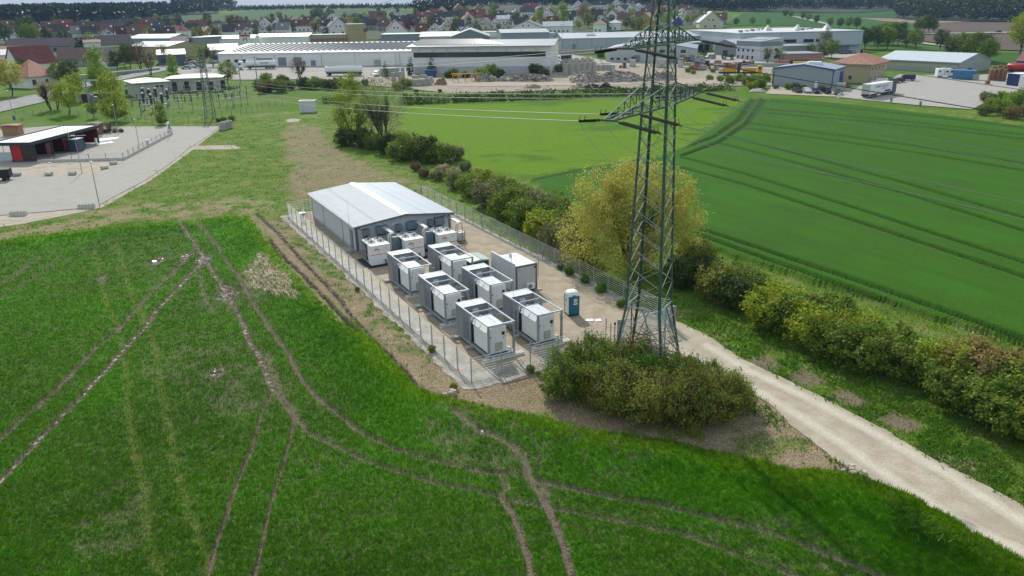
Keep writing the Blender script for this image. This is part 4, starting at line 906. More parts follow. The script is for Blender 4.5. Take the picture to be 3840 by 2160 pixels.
for k in range(4):
    m = MB()
    for a, b in zip(LEV[:-1], LEV[1:]):
        p, q = pc(k, a), pc(k, b); s = .17 if b < 22 else .13; sx, sy = -CN[k][0], -CN[k][1]
        for (ux, uy) in ((sx,0),(0,sy)):
            t_ = .02; nx, ny = (0, sy*t_) if ux else (sx*t_, 0)
            v = [p, p+Vector((ux*s,uy*s,0)), p+Vector((ux*s+nx,uy*s+ny,0)), p+Vector((nx,ny,0))]; v2 = [x+(q-p) for x in v]
            m.add(v+v2, [(0,1,2,3),(7,6,5,4),(0,4,5,1),(1,5,6,2),(2,6,7,3),(3,7,4,0)])
    m.build('leg', PYG, py)
    MB().lathe([(.45,-.2),(.45,.12),(.2,.3)], 10, (CN[k][0]*2.2, CN[k][1]*2.2, 0)).build('foundation', CONC, py)
for k in range(4):
    j = (k+1) % 4; m = MB(); A_ = lambda z, t: pc(k, z).lerp(pc(j, z), t); n_ = 1 if k in (0, 2) else -1
    # splayed base
    mid = A_(5.8, .5); 
    for t_ in (0, 1):
        m.bar(A_(.3, t_), mid, .10, .03); 
        for f in (.3, .55, .8):
            z_ = .3+5.5*f; p = A_(z_, t_); q = A_(.3, t_).lerp(mid, f); m.bar(p, q, .06, .03)
            z2 = .3+5.5*max(.02, f-.25); m.bar(A_(z2, t_), q, .06, .03)
    m.bar(A_(5.8,0), A_(5.8,1), .10, .03); m.bar(A_(1.3,0), A_(1.3,1), .08, .03); m.bar(A_(1.3,0), A_(.35,.5), .05, .03); m.bar(A_(1.3,1), A_(.35,.5), .05,.03); m.bar(A_(1.3,0), A_(3.1,.5), .06,.03); m.bar(A_(1.3,1), A_(3.1,.5), .06,.03)
    zs = [5.8]; 
    while zs[-1] < 21.0: zs.append(zs[-1]+pylon_w(zs[-1])*1.15)
    s_ = (21.8-5.8)/(zs[-1]-5.8); zs = [5.8+(z_-5.8)*s_ for z_ in zs]+[23.4, 24.35, 25.5, 26.6, 27.7, 28.8, 29.9, 31]
    for i, (a, b) in enumerate(zip(zs[:-1], zs[1:])):
        m.bar(A_(a,0), A_(b,1), .065, .02); m.bar(A_(a,1), A_(b,0), .065, .02)
    for z_ in (20.4, 21.8, 24.35, 25.5): m.bar(A_(z_,0), A_(z_,1), .09, .03)
    m.build('bracing', PYL, py)
    MB().box(mid.x-.22, mid.x+.22, mid.y-.22, mid.y+.22, 5.68, 5.72).build('gusset', PYG, py) if 0 else None
m = MB(); m.box(-.2,.35,-.93,-.90,21.2,21.75); m.build('number_plate', PYG, py)
def arm(side, zb, zt, L_, inner):
    m = MB(); s = side; wb = pylon_w(zb); wt = pylon_w(zt)
    tb = [Vector((-.28, s*L_, zb)), Vector((.28, s*L_, zb))]; bb = [Vector((-wb, s*wb, zb)), Vector((wb, s*wb, zb))]; tt = [Vector((-wt, s*wt, zt)), Vector((wt, s*wt, zt))]
    for i in range(2):
        m.bar(bb[i], tb[i], .14, .11); m.bar(tt[i], tb[i]+Vector((0,0,.05)), .11, .04)
        n = 6
        for k in range(1, n):
            f = k/n; p = bb[i].lerp(tb[i], f); q = tt[i].lerp(tb[i], f); m.bar(p, q, .06, .03)
            p2 = bb[i].lerp(tb[i], (k-1)/n); m.bar(p2, q, .05, .02)
    n = 9
    for k in range(n):
        a0, a1 = bb[0].lerp(tb[0], k/n), bb[0].lerp(tb[0], (k+1)/n); b0, b1 = bb[1].lerp(tb[1], k/n), bb[1].lerp(tb[1], (k+1)/n)
        m.bar(a0, b1 if k % 2 else b0, .055, .02); m.bar(a0 if k % 2 == 0 else b0, b1 if k % 2 == 0 else a1, .055, .02)
        m.bar(tt[0].lerp(tb[0], k/n), tt[1].lerp(tb[1], k/n), .05, .02)
    m.bar(tb[0]+Vector((-.25,0,0)), tb[1]+Vector((.25,0,0)), .16, .12)
    if inner:
        f = (inner-wb)/(L_-wb); a0 = bb[0].lerp(tb[0], f); b0 = bb[1].lerp(tb[1], f); m.bar(a0+Vector((-.3,0,-.02)), b0+Vector((.3,0,-.02)), .14, .1)
    m.build('cross_arm', PYG, py)
for s in (-1, 1): arm(s, 20.4, 21.8, 8.6, 5.2); arm(s, 24.35, 25.5, 6.4, 0)
ST = []
ea = Vector((math.cos(PA), math.sin(PA), 0)); ga = Vector((-math.sin(PA), math.cos(PA), 0))
dLw = Vector((-.5,.867,0)); aR = math.radians(-42); dRw = Vector((math.cos(aR), math.sin(aR), 0))
Ri = Matrix.Rotation(-PA, 3, 'Z')
for (yl, zl) in ((-8.6,20.4),(-5.2,20.4),(5.2,20.4),(8.6,20.4),(-6.4,24.35),(6.4,24.35)):
    ends = []
    for dw, sl_, ln in ((dLw,-.13,1.7),(dRw,-.15,2.5)):
        d = Ri@dw; d.z = sl_; d.normalize(); sd = Vector((-d.y, d.x, 0)).normalized(); w_ = pylon_w(zl); hx = .28+(w_-.28)*max(0, 1-(abs(yl)/8.6)) if abs(yl) == 5.2 else .45
        o0 = Vector((hx*(1 if d.x > 0 else -1), yl, zl-.02))
        m = MB(); m.bar(o0, o0+d*.35, .05); e0 = o0+d*.35
        m.bar(e0-sd*.2, e0+sd*.2, .05)
        for s2 in (-.17, .17):
            a = e0+sd*s2; n = int(ln/.1)
            m.tube(a, a+d*ln, .028, n=6)
            for k in range(n): m.tube(a+d*(.05+k*ln/n), a+d*(.085+k*ln/n), .082, .045, 9)
        e1 = e0+d*(ln+.05); m.bar(e1-sd*.22, e1+sd*.22, .05); m.bar(e1, e1+d*.25, .06)
        m.bar(e1+sd*.2, e1+sd*.2+Vector((0,0,.32))-d*.15, .025); m.bar(e1-sd*.2, e1-sd*.2+Vector((0,0,.32))-d*.15, .025)
        m.build('insulator_string', INS, py); ends.append(e1+d*.25)
    m = MB(); pts = []
    dz_ = 2.1 if abs(yl) != 6.4 else 1.6
    for k in range(15):
        f = k/14; p = ends[0].lerp(ends[1], f); p.z -= dz_*4*f*(1-f); pts.append(p)
    m.path(pts, .016, 5); m.build('jumper_cable', WIREM, py)
    ST.append([py_ for py_ in ends])
Tm = Matrix.Translation((*PC, 0))@Matrix.Rotation(PA, 4, 'Z')
def sagged(a, b, sag, n=28): return [Vector(a).lerp(Vector(b), k/n)-Vector((0,0,sag*4*(k/n)*(1-k/n))) for k in range(n+1)]
SUBM = Vector((-82.0, 212.5, 0))
CLB = ['outer near lower pylon arm','inner near lower pylon arm','inner far lower pylon arm','outer far lower pylon arm','near upper pylon arm','far upper pylon arm']
for i, (eL, eR) in enumerate(ST):
    a = Tm@eL; zt_ = (9.0, 9.6, 10.4, 11.2, 14.2, 14.8)[i]; off = Vector(((i % 3-1)*1.6, (i % 2)*1.5, zt_))
    o = MB().path(sagged(a, SUBM+off, 1.6), .020, 5).build('conductor_wire', WIREM); tag(o, 'power line wire from the %s to the substation mast' % CLB[i], 'wire', 'power line wires')
    a = Tm@eR; b = a+dRw*230+Vector((0,0,-9)); pts = sagged(a, b, 4.5)
    o = MB().path(pts, .022, 5).build('conductor_wire', WIREM if i != 4 else STEELD); tag(o, 'power line wire from the %s running off to the right' % CLB[i], 'wire', 'power line wires')
o = MB().path(sagged(Tm@Vector((0,0,32.3)), SUBM+Vector((0,0,18.2)), 1.2), .022, 5).build('earth_wire', WIREM); tag(o, 'topmost thin earth wire slanting down left over the village to the substation mast', 'wire')
# tangle of dead branches inside the pylon foot
m = MB(); rb = random.Random(5)
for k in range(460):
    t0 = rb.uniform(0, 6.28); p = Vector((rb.gauss(0,.75), rb.gauss(0,.75), .9+abs(rb.gauss(0,.95)))); d = Vector((math.cos(t0), math.sin(t0), rb.uniform(-.5,.6))); c_ = Vector((rb.gauss(0,.4), rb.gauss(0,.4), rb.gauss(0,.3))); L_ = rb.uniform(.5,1.3)
    m.path([p-d*L_*.5, p+c_*.35, p+d*L_*.5+c_*.2], .028, 3)
o = m.build('brush_pile', pm('dead_twigs', (.20,.12,.045), .9, 0, .3, 3, isl=.4)); o.location = (PC[0]-.3, PC[1]+.1, 0); tag(o, 'tangled rusty brown heap of dead branches inside the pylon foot', 'brush pile')
# ================================================================ VEGETATION
def cloud(lobes, n, size, seed=0, clump=0, spread=.16, flat=.5, shell=.55, up=.0, bottom=0.05):
    "leaf quads in clumps over a set of ellipsoids -> verts, faces"
    r = np.random.RandomState(seed); LB = np.array(lobes, float); vol = (LB[:,3]*LB[:,4]+LB[:,4]*LB[:,5]+LB[:,3]*LB[:,5]); pr = vol/vol.sum()
    clump = clump or max(12, n//26)
    def samp(k, sh):
        li = r.choice(len(LB), k, p=pr); d = r.normal(size=(k,3)); d /= np.linalg.norm(d, axis=1)[:,None]
        rad = sh+(1-sh)*r.rand(k)**.6
        return LB[li,:3]+d*LB[li,3:6]*rad[:,None], LB[li,3:6], d
    cc, cr, cdir = samp(clump, shell); 
    ins = np.zeros(clump)
    for L_ in LB: 
        q = (cc-L_[:3])/L_[3:6]; ins += ((q**2).sum(1) < .45)
    keep = (ins < 1) | (r.rand(clump) < .25); cc, cr, cdir = cc[keep], cr[keep], cdir[keep]
    cs = .6+.9*r.rand(len(cc)); ci = r.choice(len(cc), n, p=cs/cs.sum())
    p = cc[ci]+r.normal(size=(n,3))*cr[ci]*spread*cs[ci][:,None]*np.array([1,1,.8]); p[:,2] = np.maximum(p[:,2], bottom+r.rand(n)*.1)
    nrm = cdir[ci]*.9+r.normal(size=(n,3))*.9+np.array([0,0,up]); nrm /= np.linalg.norm(nrm, axis=1)[:,None]+1e-9
    a = np.cross(nrm, r.normal(size=(n,3))); a /= np.linalg.norm(a, axis=1)[:,None]+1e-9; b = np.cross(nrm, a)
    s = size*(.5+.9*r.rand(n))[:,None]; w_ = s*flat
    v = np.stack([p-a*s*.5, p+b*w_*.5, p+a*s*.5, p-b*w_*.5], 1).reshape(-1,3)
    f = np.arange(n*4).reshape(-1,4); return v, f
def limbs(h, spread, n, seed, r0=.12, base=.1, levels=2, trunks=1):
    rb = random.Random(seed); m = MB()
    def grow(p, d, L_, r_, lv):
        q = p+d*L_; mid = p.lerp(q, .5)+Vector((rb.gauss(0,.05),rb.gauss(0,.05),0))*L_; m.tube(p, mid, r_, r_*.82, 6, cap=False); m.tube(mid, q, r_*.82, r_*.6, 6, cap=False)
        if lv <= 0: return
        for k in range(n):
            t = rb.uniform(.45, 1); nd = (d+Vector((rb.uniform(-1,1)*spread, rb.uniform(-1,1)*spread, rb.uniform(-.15,.5)))).normalized(); grow(p.lerp(q, t), nd, L_*rb.uniform(.5,.75), r_*.5, lv-1)
    for k in range(trunks):
        a = rb.uniform(0,6.28); s = .0 if trunks == 1 else rb.uniform(.15,.55); d = Vector((math.cos(a)*s, math.sin(a)*s, 1)).normalized()
        grow(Vector((math.cos(a)*base*.5, math.sin(a)*base*.5, -.1)), d, h*rb.uniform(.4,.6), r0, levels)
    return m
LM = dict(bush=leafm('leaf_olive', (.19,.25,.035), (.25,.25,.05), .4), bushg=leafm('leaf_fresh', (.10,.24,.018), (.14,.27,.025), .4),
  willow=leafm('leaf_willow', (.40,.40,.08), (.52,.49,.12), .3, .5), yel=leafm('leaf_yellowgreen', (.24,.33,.02), (.32,.38,.035), .4, .45, 1.2), mid=leafm('leaf_mid', (.13,.23,.022), (.21,.26,.04), .4),
  dark=leafm('leaf_dark', (.055,.10,.016), (.085,.13,.026), .4, .3), red=leafm('leaf_budding', (.30,.19,.09), (.22,.22,.045), .4), grey=leafm('leaf_greygreen', (.17,.20,.08), (.22,.23,.10), .4),
  dead=leafm('leaf_dry', (.45,.38,.23), (.55,.48,.33), .3, .2), brown=leafm('leaf_brownish', (.17,.12,.07), (.14,.14,.04), .4), far=leafm('leaf_far', (.06,.10,.028), (.10,.135,.04), .35, .2, .05, .25), purple=leafm('leaf_copper', (.11,.045,.045), (.15,.07,.065), .35, .2),
  conif=leafm('needle_dark', (.022,.045,.022), (.04,.065,.028), .3, .05), spring=leafm('leaf_spring', (.17,.28,.025), (.24,.33,.04), .35, .45, .3, .15))
PROTO = {}
def proto(key, lobes, n, size, seed, **k):
    "shared leaf mesh"
    v, f = cloud(lobes, n, size, seed, **k); o = npmesh('crown', v, f, LM['mid']); me = o.data; bpy.data.objects.remove(o); PROTO[key] = me; return me
def stemproto(key, *a, **k): 
    m = limbs(*a, **k); o = m.build('trunk', BARK); me = o.data; bpy.data.objects.remove(o); PROTO[key] = me
def plant(name, label, cat, loc, crown, stem, mat, scale=1, rot=0, group=None, sn='trunk', cn='crown', smat=BARK):
    t = thing(name, label, cat, loc, rot, group); t.scale = (scale,)*3 if not isinstance(scale, tuple) else scale
    for nm, key, mt in ((cn, crown, LM[mat] if mat in LM else mat), (sn, stem, smat)):
        if key is None: continue
        o = bpy.data.objects.new(nm, PROTO[key]); COL.objects.link(o); o.parent = t; o.material_slots[0].link = 'OBJECT'; o.material_slots[0].material = mt
    return t
def bl(seed, r, h, k=7):
    "bush lobes"
    q = random.Random(seed); L_ = [(0,0,h*.42,r*.75,r*.75,h*.42)]
    for i in range(k):
        a = 6.28*i/k+q.uniform(-.3,.3); rr = r*q.uniform(.45,.68); L_.append((math.cos(a)*rr, math.sin(a)*rr, h*q.uniform(.28,.6), r*q.uniform(.3,.45), r*q.uniform(.3,.45), h*q.uniform(.22,.4)))
    return L_
for i in range(4): proto('nb%d' % i, bl(10+i, 2.4, 3.3, 11), 15000, .17, 30+i, clump=300, spread=.20, flat=.42, shell=.5); stemproto('ns%d' % i, 3.2, .6, 5, 50+i, r0=.035, base=1.2, levels=2, trunks=16)
for i in range(4): proto('mb%d' % i, bl(60+i, 2.5, 3.8, 8), 5200, .28, 70+i, clump=190, spread=.17, flat=.5); stemproto('ms%d' % i, 3.2, .7, 3, 80+i, r0=.05, base=1.0, levels=2, trunks=7)
# the big round thicket in front of the pylon
NB = [((2215,1455),0,.95,'mid','tall pale green shrub at the left end of the thicket, reaching over the container'),((2125,1490),1,.85,'mid','low yellow-green shrub at the left foot of the thicket'),((2300,1520),2,.98,'bush','olive shrub in the left middle of the thicket below the pylon'),((2395,1440),3,.72,'bushg','fresh green shrub just before the left pylon leg'),((2420,1560),0,1.0,'bush','dense olive shrub at the front centre of the thicket'),((2550,1575),1,1.02,'bush','dark olive shrub at the front right of the thicket'),((2540,1470),2,.85,'mid','shrub directly before the front pylon leg'),((2660,1560),3,.98,'bush','broad brownish shrub at the right part of the thicket'),((2740,1530),1,.72,'bush','loose shrub at the right end of the thicket beside the track'),((2640,1475),0,.7,'mid','shrub behind the thicket at the right pylon leg'),((2310,1400),2,.7,'mid','shrub between the thicket and the sand, left of the pylon')]
for i, (p, k, s, mt, lb) in enumerate(NB):
    x, y = at(*p); plant('shrub', lb, 'shrub', (x, y, 0), 'nb%d' % k, 'ns%d' % k, mt, (s, s, s*(1.45,1.3,1.2,1.35,1.1,1.22,1.2,1.05,1.2,1.2,1.3)[i]), i*1.3, 'shrubs of the thicket at the pylon', 'stems', 'leaves')
# willow
proto('willow', [(0,0,5.5,3.4,3.8,4.6),(-4.4,0,8.2,2.2,2.2,3.0),(-1.0,-.8,9.6,2.0,2.2,2.4),(2.2,.5,8.8,1.9,2,2.8),(4.8,.6,7.6,2.0,2,2.6),(-6.0,-1,4.2,2.4,2.4,3.4),(-3.6,-2.4,5.2,2.2,2,3.2),(6.2,0,3.8,1.8,2,3.2),(3.6,-1.5,4.6,2.6,2.4,3.4),(-1,-3.4,3.2,3.2,2,2.8),(-2.6,0,6.8,1.9,2,2.4)], 52000, .25, 5, clump=420, spread=.20, flat=.38, shell=.66)
stemproto('willow_s', 8.5, .55, 4, 6, r0=.17, base=1.6, levels=3, trunks=9)
x, y = at(2375,1000); plant('willow_tree', 'large yellow-leaved willow behind the fence, half covered by the pylon', 'tree', (x, y, 0), 'willow', 'willow_s', 'willow', .98, .1)
# hedge shrubs between the willow and the meadow
HS = [((1715,706),0,.8,'grey'),((1765,735),1,1.0,'mid'),((1830,775),2,1.12,'grey'),((1905,815),3,1.15,'mid'),((1975,860),0,1.2,'mid'),((2040,905),1,1.15,'yel'),((2100,945),2,1.05,'grey'),((1810,715),3,.95,'yel'),((1880,745),0,1.05,'mid'),((1945,780),1,1.1,'mid'),((2020,820),2,1.15,'grey'),((2085,860),3,1.15,'mid'),((2130,900),0,1.1,'mid'),((1950,840),1,.7,'bushg'),((2170,975),2,.95,'dark'),((2140,985),1,.8,'brown')]
def ordn(n):
    o = ['','first','second','third','fourth','fifth','sixth','seventh','eighth','ninth','tenth','eleventh','twelfth','thirteenth','fourteenth','fifteenth','sixteenth','seventeenth','eighteenth','nineteenth']; T_ = ['','','twenty','thirty','forty','fifty','sixty','seventy','eighty','ninety']; TT = ['','','twentieth','thirtieth','fortieth','fiftieth','sixtieth','seventieth','eightieth','ninetieth']
    if n >= 100: return 'hundred and '+ordn(n-100)
    return o[n] if n < 20 else (TT[n//10] if n % 10 == 0 else T_[n//10]+'-'+o[n % 10])
HN = [ordn(i+1) for i in range(99)]
CW_ = dict(grey='grey-green', mid='mid green', yel='yellow-green', dark='dark green', brown='brownish', bushg='bright green', red='reddish budding', bush='olive', dead='straw coloured', spring='spring green', far='dull green', purple='copper red', conif='dark coniferous', willow='yellow')
def ranks(lst): 
    o = sorted(range(len(lst)), key=lambda i: lst[i][0][0]); return {i: k for k, i in enumerate(o)}
def row(lst, what, where, group, name='shrub', cat='shrub', sc=1.0):
    "place shrubs; labels rank them from the left within their colour"
    by = {}
    for i, it in enumerate(lst): by.setdefault(it[3], []).append((it[0][0], i))
    lab = {}
    for mt, l in by.items():
        l.sort()
        for k, (_, i) in enumerate(l): lab[i] = ('%s %s %s' % (CW_[mt], what, where)) if len(l) == 1 else ('%s from the left of the %s %ss %s' % (HN[k], CW_[mt], what, where))
    for i, (p, k, s, mt) in enumerate(lst):
        x, y, z_ = atg(*p); plant(name, lab[i], cat, (x, y, z_), 'mb%d' % k, 'ms%d' % k, mt, s*sc, i*1.7, group, 'stems', 'leaves')
row(HS, 'shrub', 'between compound fence and meadow', 'shrubs between fence and meadow')
HR = [((2560,1070),0,1.0,'dark'),((2640,1080),1,1.05,'dark'),((2620,1010),2,1.0,'bush'),((2690,1120),3,1.05,'bush'),((2760,1150),0,1.0,'dark'),((2780,1090),1,.9,'mid'),((2850,1120),2,.8,'mid'),
 ((2880,1225),3,1.05,'yel'),((2960,1240),0,1.1,'mid'),((2930,1180),1,1.0,'yel'),((3040,1290),2,1.1,'yel'),((3110,1260),3,1.1,'mid'),((3130,1345),0,1.05,'mid'),((3210,1300),1,1.05,'yel'),((3230,1385),2,1.0,'mid'),((3320,1370),3,1.05,'mid'),((3390,1420),0,.9,'mid'),((3430,1400),1,.8,'grey'),
 ((3520,1440),2,1.1,'yel'),((3560,1510),3,.95,'mid'),((3620,1450),0,1.2,'red'),((3660,1560),1,1.0,'mid'),((3720,1500),2,1.2,'red'),((3740,1610),3,.95,'mid'),((3800,1560),0,1.2,'mid'),((3850,1650),1,.95,'yel'),((3880,1560),2,1.3,'yel')]
row(HR, 'shrub', 'in the hedge right of the track', 'shrubs in the hedge right of the track', sc=.93)
# trees and shrubs between the meadow and the gravel strip
proto('treeA', [(0,0,8,3,3,4),(-1.4,.3,6,2.6,2.4,3),(1.6,-.3,6.5,2.4,2.4,3.2),(.3,0,10.6,1.9,1.9,2.2),(-.6,0,4,3.2,3,2.4)], 7000, .34, 91, clump=230, spread=.17)
proto('treeB', [(0,0,8.5,3.6,3.2,4.3),(-1.8,.2,9,2.4,2.2,3),(1.9,0,8.2,2.6,2.3,3.6),(0,0,4,3.4,3,2.6)], 5200, .30, 92, clump=320, spread=.20, flat=.35)
stemproto('treeA_s', 7.5, .4, 4, 93, r0=.16, base=.4, levels=3, trunks=3); stemproto('treeB_s', 8, .35, 5, 94, r0=.10, base=.9, levels=3, trunks=9)
for key, mt, p, s, lb in (('treeA','yel',(1330,528),1.12,'tall yellow-green tree at the edge of the grey gravel strip'),('treeB','grey',(1445,538),1.14,'sparse grey-green many-stemmed tree right of the yellow-green one')):
    x, y = at(*p); plant('tree', lb, 'tree', (x, y, 0), key, key+'_s', mt, s, .5, 'pair of trees by the meadow')
row([((1300,545),0,1.1,'dark'),((1365,550),1,1.15,'dark'),((1400,560),2,.9,'mid'),((1455,575),3,1.1,'dark'),((1510,560),0,1.1,'yel'),((1495,600),1,1.05,'mid'),((1550,590),2,1.35,'mid'),((1600,605),3,1.3,'dark'),((1655,610),0,1.1,'mid'),((1700,600),1,.9,'grey'),((1600,612),3,.5,'bushg'),((1745,640),2,.5,'grey'),((1790,655),0,.4,'dead')], 'shrub', 'at the foot of the meadow trees', 'shrubs at the meadow trees')
row([((1420,700-12),2,.45,'dead'),((1660,655),1,.55,'dead'),((1700,668),3,.5,'dead'),((1640,675),0,.5,'grey'),((1590,665),2,.45,'brown'),((1560,640),3,.42,'brown')][1:], 'reed tuft', 'before the meadow', 'reed tufts in the wet corner', 'reed_tuft', 'plant')
# dark clipped-looking hedges beyond the meadow
def hedge(name, label, a, b, w_, h_, n, mat, seed):
    A_ = Vector((*a, 0)); B_ = Vector((*b, 0)); L_ = (B_-A_).length; r = np.random.RandomState(seed); k = int(L_/2.2)
    lob = [((i+.5)/k*L_, r.uniform(-.3,.3), h_*.42, 1.7, w_*.5, h_*r.uniform(.42,.62)) for i in range(k)]
    v, f = cloud(lob, n, .55, seed, clump=n//14, spread=.3, flat=.7, shell=.6)
    o = npmesh(name, v, f, LM[mat]); o.location = A_; o.rotation_euler = (0,0,math.atan2(B_.y-A_.y, B_.x-A_.x)); tag(o, label, 'hedge'); return o
hedge('hedge', 'long dark green hedge between the yellow meadow and the rubble yard', at(1510,392), at(2740,345), 6.5, 2.8, 12000, 'dark', 5)
hedge('hedge', 'short dark green hedge behind the two meadow trees', at(1215,390), at(1300,388), 4, 2.4, 900, 'dark', 6)
# weeds by the fence
WD = [((2135,1030),.24),((2195,1060),.24),((2255,1095),.26),((2100,1010),.15),((2330,1150),.22),((1340,1090),.12),((1700,1460),.14),((1620,1320),.16),((1990,1395),.17),((2060,1400),.13),((2020,1408),.10)]
lst = sorted(range(len(WD)), key=lambda i: WD[i][0][0])
for r_, i in enumerate(lst):
    (p, s) = WD[i]; x, y = at(*p); plant('weed_clump', '%s weed clump from the left along the compound fence' % HN[r_], 'weed', (x, y, 0), 'nb%d' % (i % 4), None, 'bushg' if i < 5 else 'mid', (s, s, s*1.2), i, 'weed clumps along the compound fence')
ROCK = pm('field_stone', (.42,.36,.30), .85, 0, .25, 3, isl=.25)
for p, lb, sd in (((3190,1768),'pile of pale field stones at the field edge beside the track',3),((1690,1482),'few pale field stones lying at the field corner below the fence',5)):
    r_ = random.Random(sd); x, y = at(*p); m = MB()
    for k in range(11 if sd == 3 else 6):
        c = Vector((r_.gauss(0,.35), r_.gauss(0,.28), .10+.14*r_.random())); s_ = r_.uniform(.12,.24); q = [c+Vector((a*s_*r_.uniform(.8,1.2), b*s_*r_.uniform(.7,1.1), e*s_*r_.uniform(.5,.9))) for a, b, e in ((-1,-1,-1),(1,-1,-1),(1,1,-1),(-1,1,-1),(-.6,-.7,1),(.7,-.6,1),(.6,.7,1),(-.7,.6,1))]
        m.add(q, [(0,3,2,1),(4,5,6,7),(0,1,5,4),(1,2,6,5),(2,3,7,6),(3,0,4,7)])
    o = m.build('stone_pile', ROCK); o.location = (x,y,0); tag(o, lb, 'stones')
# ---- grass, crop blades and herbs: scattered geometry, one mesh each
def scatter(name, label, n_try, box, accept, hfun, w_, seed, blades=3, kindm=BMAT, lean=.5, up=1.0, thin=1.0):
    r = np.random.RandomState(seed); py0, py1, px0, px1 = box
    u = r.rand(n_try); pyv = py0+(py1-py0)*u; pxv = px0+(px1-px0)*r.rand(n_try)
    d = _F[None,:]+_R[None,:]*((pxv-1920)/CF)[:,None]+_U[None,:]*((1080-pyv)/CF)[:,None]; t = -CH/d[:,2]; x = d[:,0]*t; y = d[:,1]*t
    ok = accept(x, y, r); x, y = x[ok], y[ok]
    # nearest grid sample for attributes
    ri = np.clip(np.searchsorted(Ys, y)-1, 0, nr-2); ri = np.where(np.abs(Ys[np.clip(ri+1,0,nr-1)]-y) < np.abs(Ys[ri]-y), ri+1, ri)
    ci = np.clip(np.round((x/np.maximum(y,1)-Ss[0])/(Ss[1]-Ss[0])).astype(int), 0, nc-1); gi = ri*nc+ci
    k, hh = hfun(gi, r); x, y, gi, hh = x[k], y[k], gi[k], hh[k]
    n = len(x); V = []; reps = blades
    dist = np.hypot(x, y); ws = w_*np.clip(dist/45, .8, 4)
    for b in range(reps):
        a = r.rand(n)*6.283; ox = r.normal(size=n)*ws*1.6; oy = r.normal(size=n)*ws*1.6; hb = hh*(.7+.6*r.rand(n)); ln = hb*lean*(r.rand(n)); la = r.rand(n)*6.283
        wx, wy = np.cos(a)*ws*.5*thin, np.sin(a)*ws*.5*thin; z0 = z[gi]-.03
        V.append(np.stack([np.stack([x+ox-wx, y+oy-wy, z0], 1), np.stack([x+ox+wx, y+oy+wy, z0], 1), np.stack([x+ox+np.cos(la)*ln, y+oy+np.sin(la)*ln, z0+hb*up+.03], 1)], 1))
    V = np.concatenate(V); vv = V.reshape(-1,3); f = np.arange(len(vv)).reshape(-1,3); gg = np.repeat(np.tile(gi, reps), 3)
    o = npmesh(name, vv, f, kindm, attrs={k_: a_[gg]*(1 if k_ not in ('soil','wet','dry') else .25) for k_, a_ in AT.items()}); tag(o, label, None, None, 'stuff'); o['category'] = 'crop' if 'crop' in name else 'grass'; return o
def okW(x, y, r): return np.ones(len(x), bool)
def hW(gi, r):
    k = (inW[gi] > .5) & (r.rand(len(gi)) > soil[gi]*1.15-.05) & (r.rand(len(gi)) > AT['dry'][gi]*1.4); return k, .08+.12*AT['crop'][gi]
scatter('wheat_crop', 'young green wheat blades covering the near field', 260000, (2200,810,-40,3880), okW, hW, .042, 1, 3)
def hG(gi, r):
    k = (qcv[gi] == 0) & (r.rand(len(gi)) > AT['dry'][gi]*.85+AT['soil'][gi]*.8) & (offpad[gi]); return k, .06+.22*AT['crop'][gi]*r.rand(len(gi))+.06*r.rand(len(gi))
qcv = cls
def inside(poly): return sdist(X, Y, poly) < 0
offpad = ~(inside([L2(u, v) for u, v in ((21.3,106),(21.3,46.6),(42.7,47),(42.7,106))]) | inside(TRACKR+TRACKL))
LOT = G((-300,905),(0,850),(180,830),(330,800),(385,770),(450,735),(560,660),(640,600),(700,560),(820,490),(826,474),(640,473),(460,478),(300,466),(150,468),(0,470),(-400,470))
offpad &= ~inside(LOT)
scatter('grass', 'rough grass and weeds on the unfarmed ground around the compound', 120000, (2100,440,-40,3880), okW, hG, .07, 2, 3, lean=.8)
def hV(gi, r):
    xx, yy = X[gi], Y[gi]; k = offpad[gi] & (vergeM[gi] > r.rand(len(gi))); return k, .12+.35*r.rand(len(gi))
VERGE = G((2560,1195),(2700,1160),(2900,1260),(3150,1380),(3400,1480),(3600,1620),(3840,1780),(4200,2000),(4300,2140),(3840,1898),(3640,1790),(3460,1700),(3280,1590),(3100,1498),(2950,1425),(2780,1345),(2660,1262))
V2 = G((2720,1430),(2790,1440),(2950,1600),(3130,1730),(3400,1940),(3840,2130),(3780,2130),(3380,1990),(3200,1800),(3080,1700),(2850,1560),(2740,1560))
V3 = [L2(u, v) for u, v in ((42.3,50),(44.5,50),(44.5,104),(42.3,104))]
vn = fbm(X*.7, Y*.7, 77); vergeM = np.clip((region(X, Y, VERGE, .5, .4, .8, 78)*sm(.35, .55, vn)*.8+region(X, Y, V2, .4, .6, .9, 79)*sm(.42, .6, vn)+region(X, Y, V3, .4, .4, .5, 80)*.7)*(1-AT['soil']*1.2), 0, 1)
scatter('verge_weeds', 'lush leafy weeds on the verge of the track', 60000, (2170,640,1800,3880), okW, hV, .13, 4, 3, kindm=LM['bushg'], lean=1.2, up=.8, thin=1.0)['category'] = 'weeds'
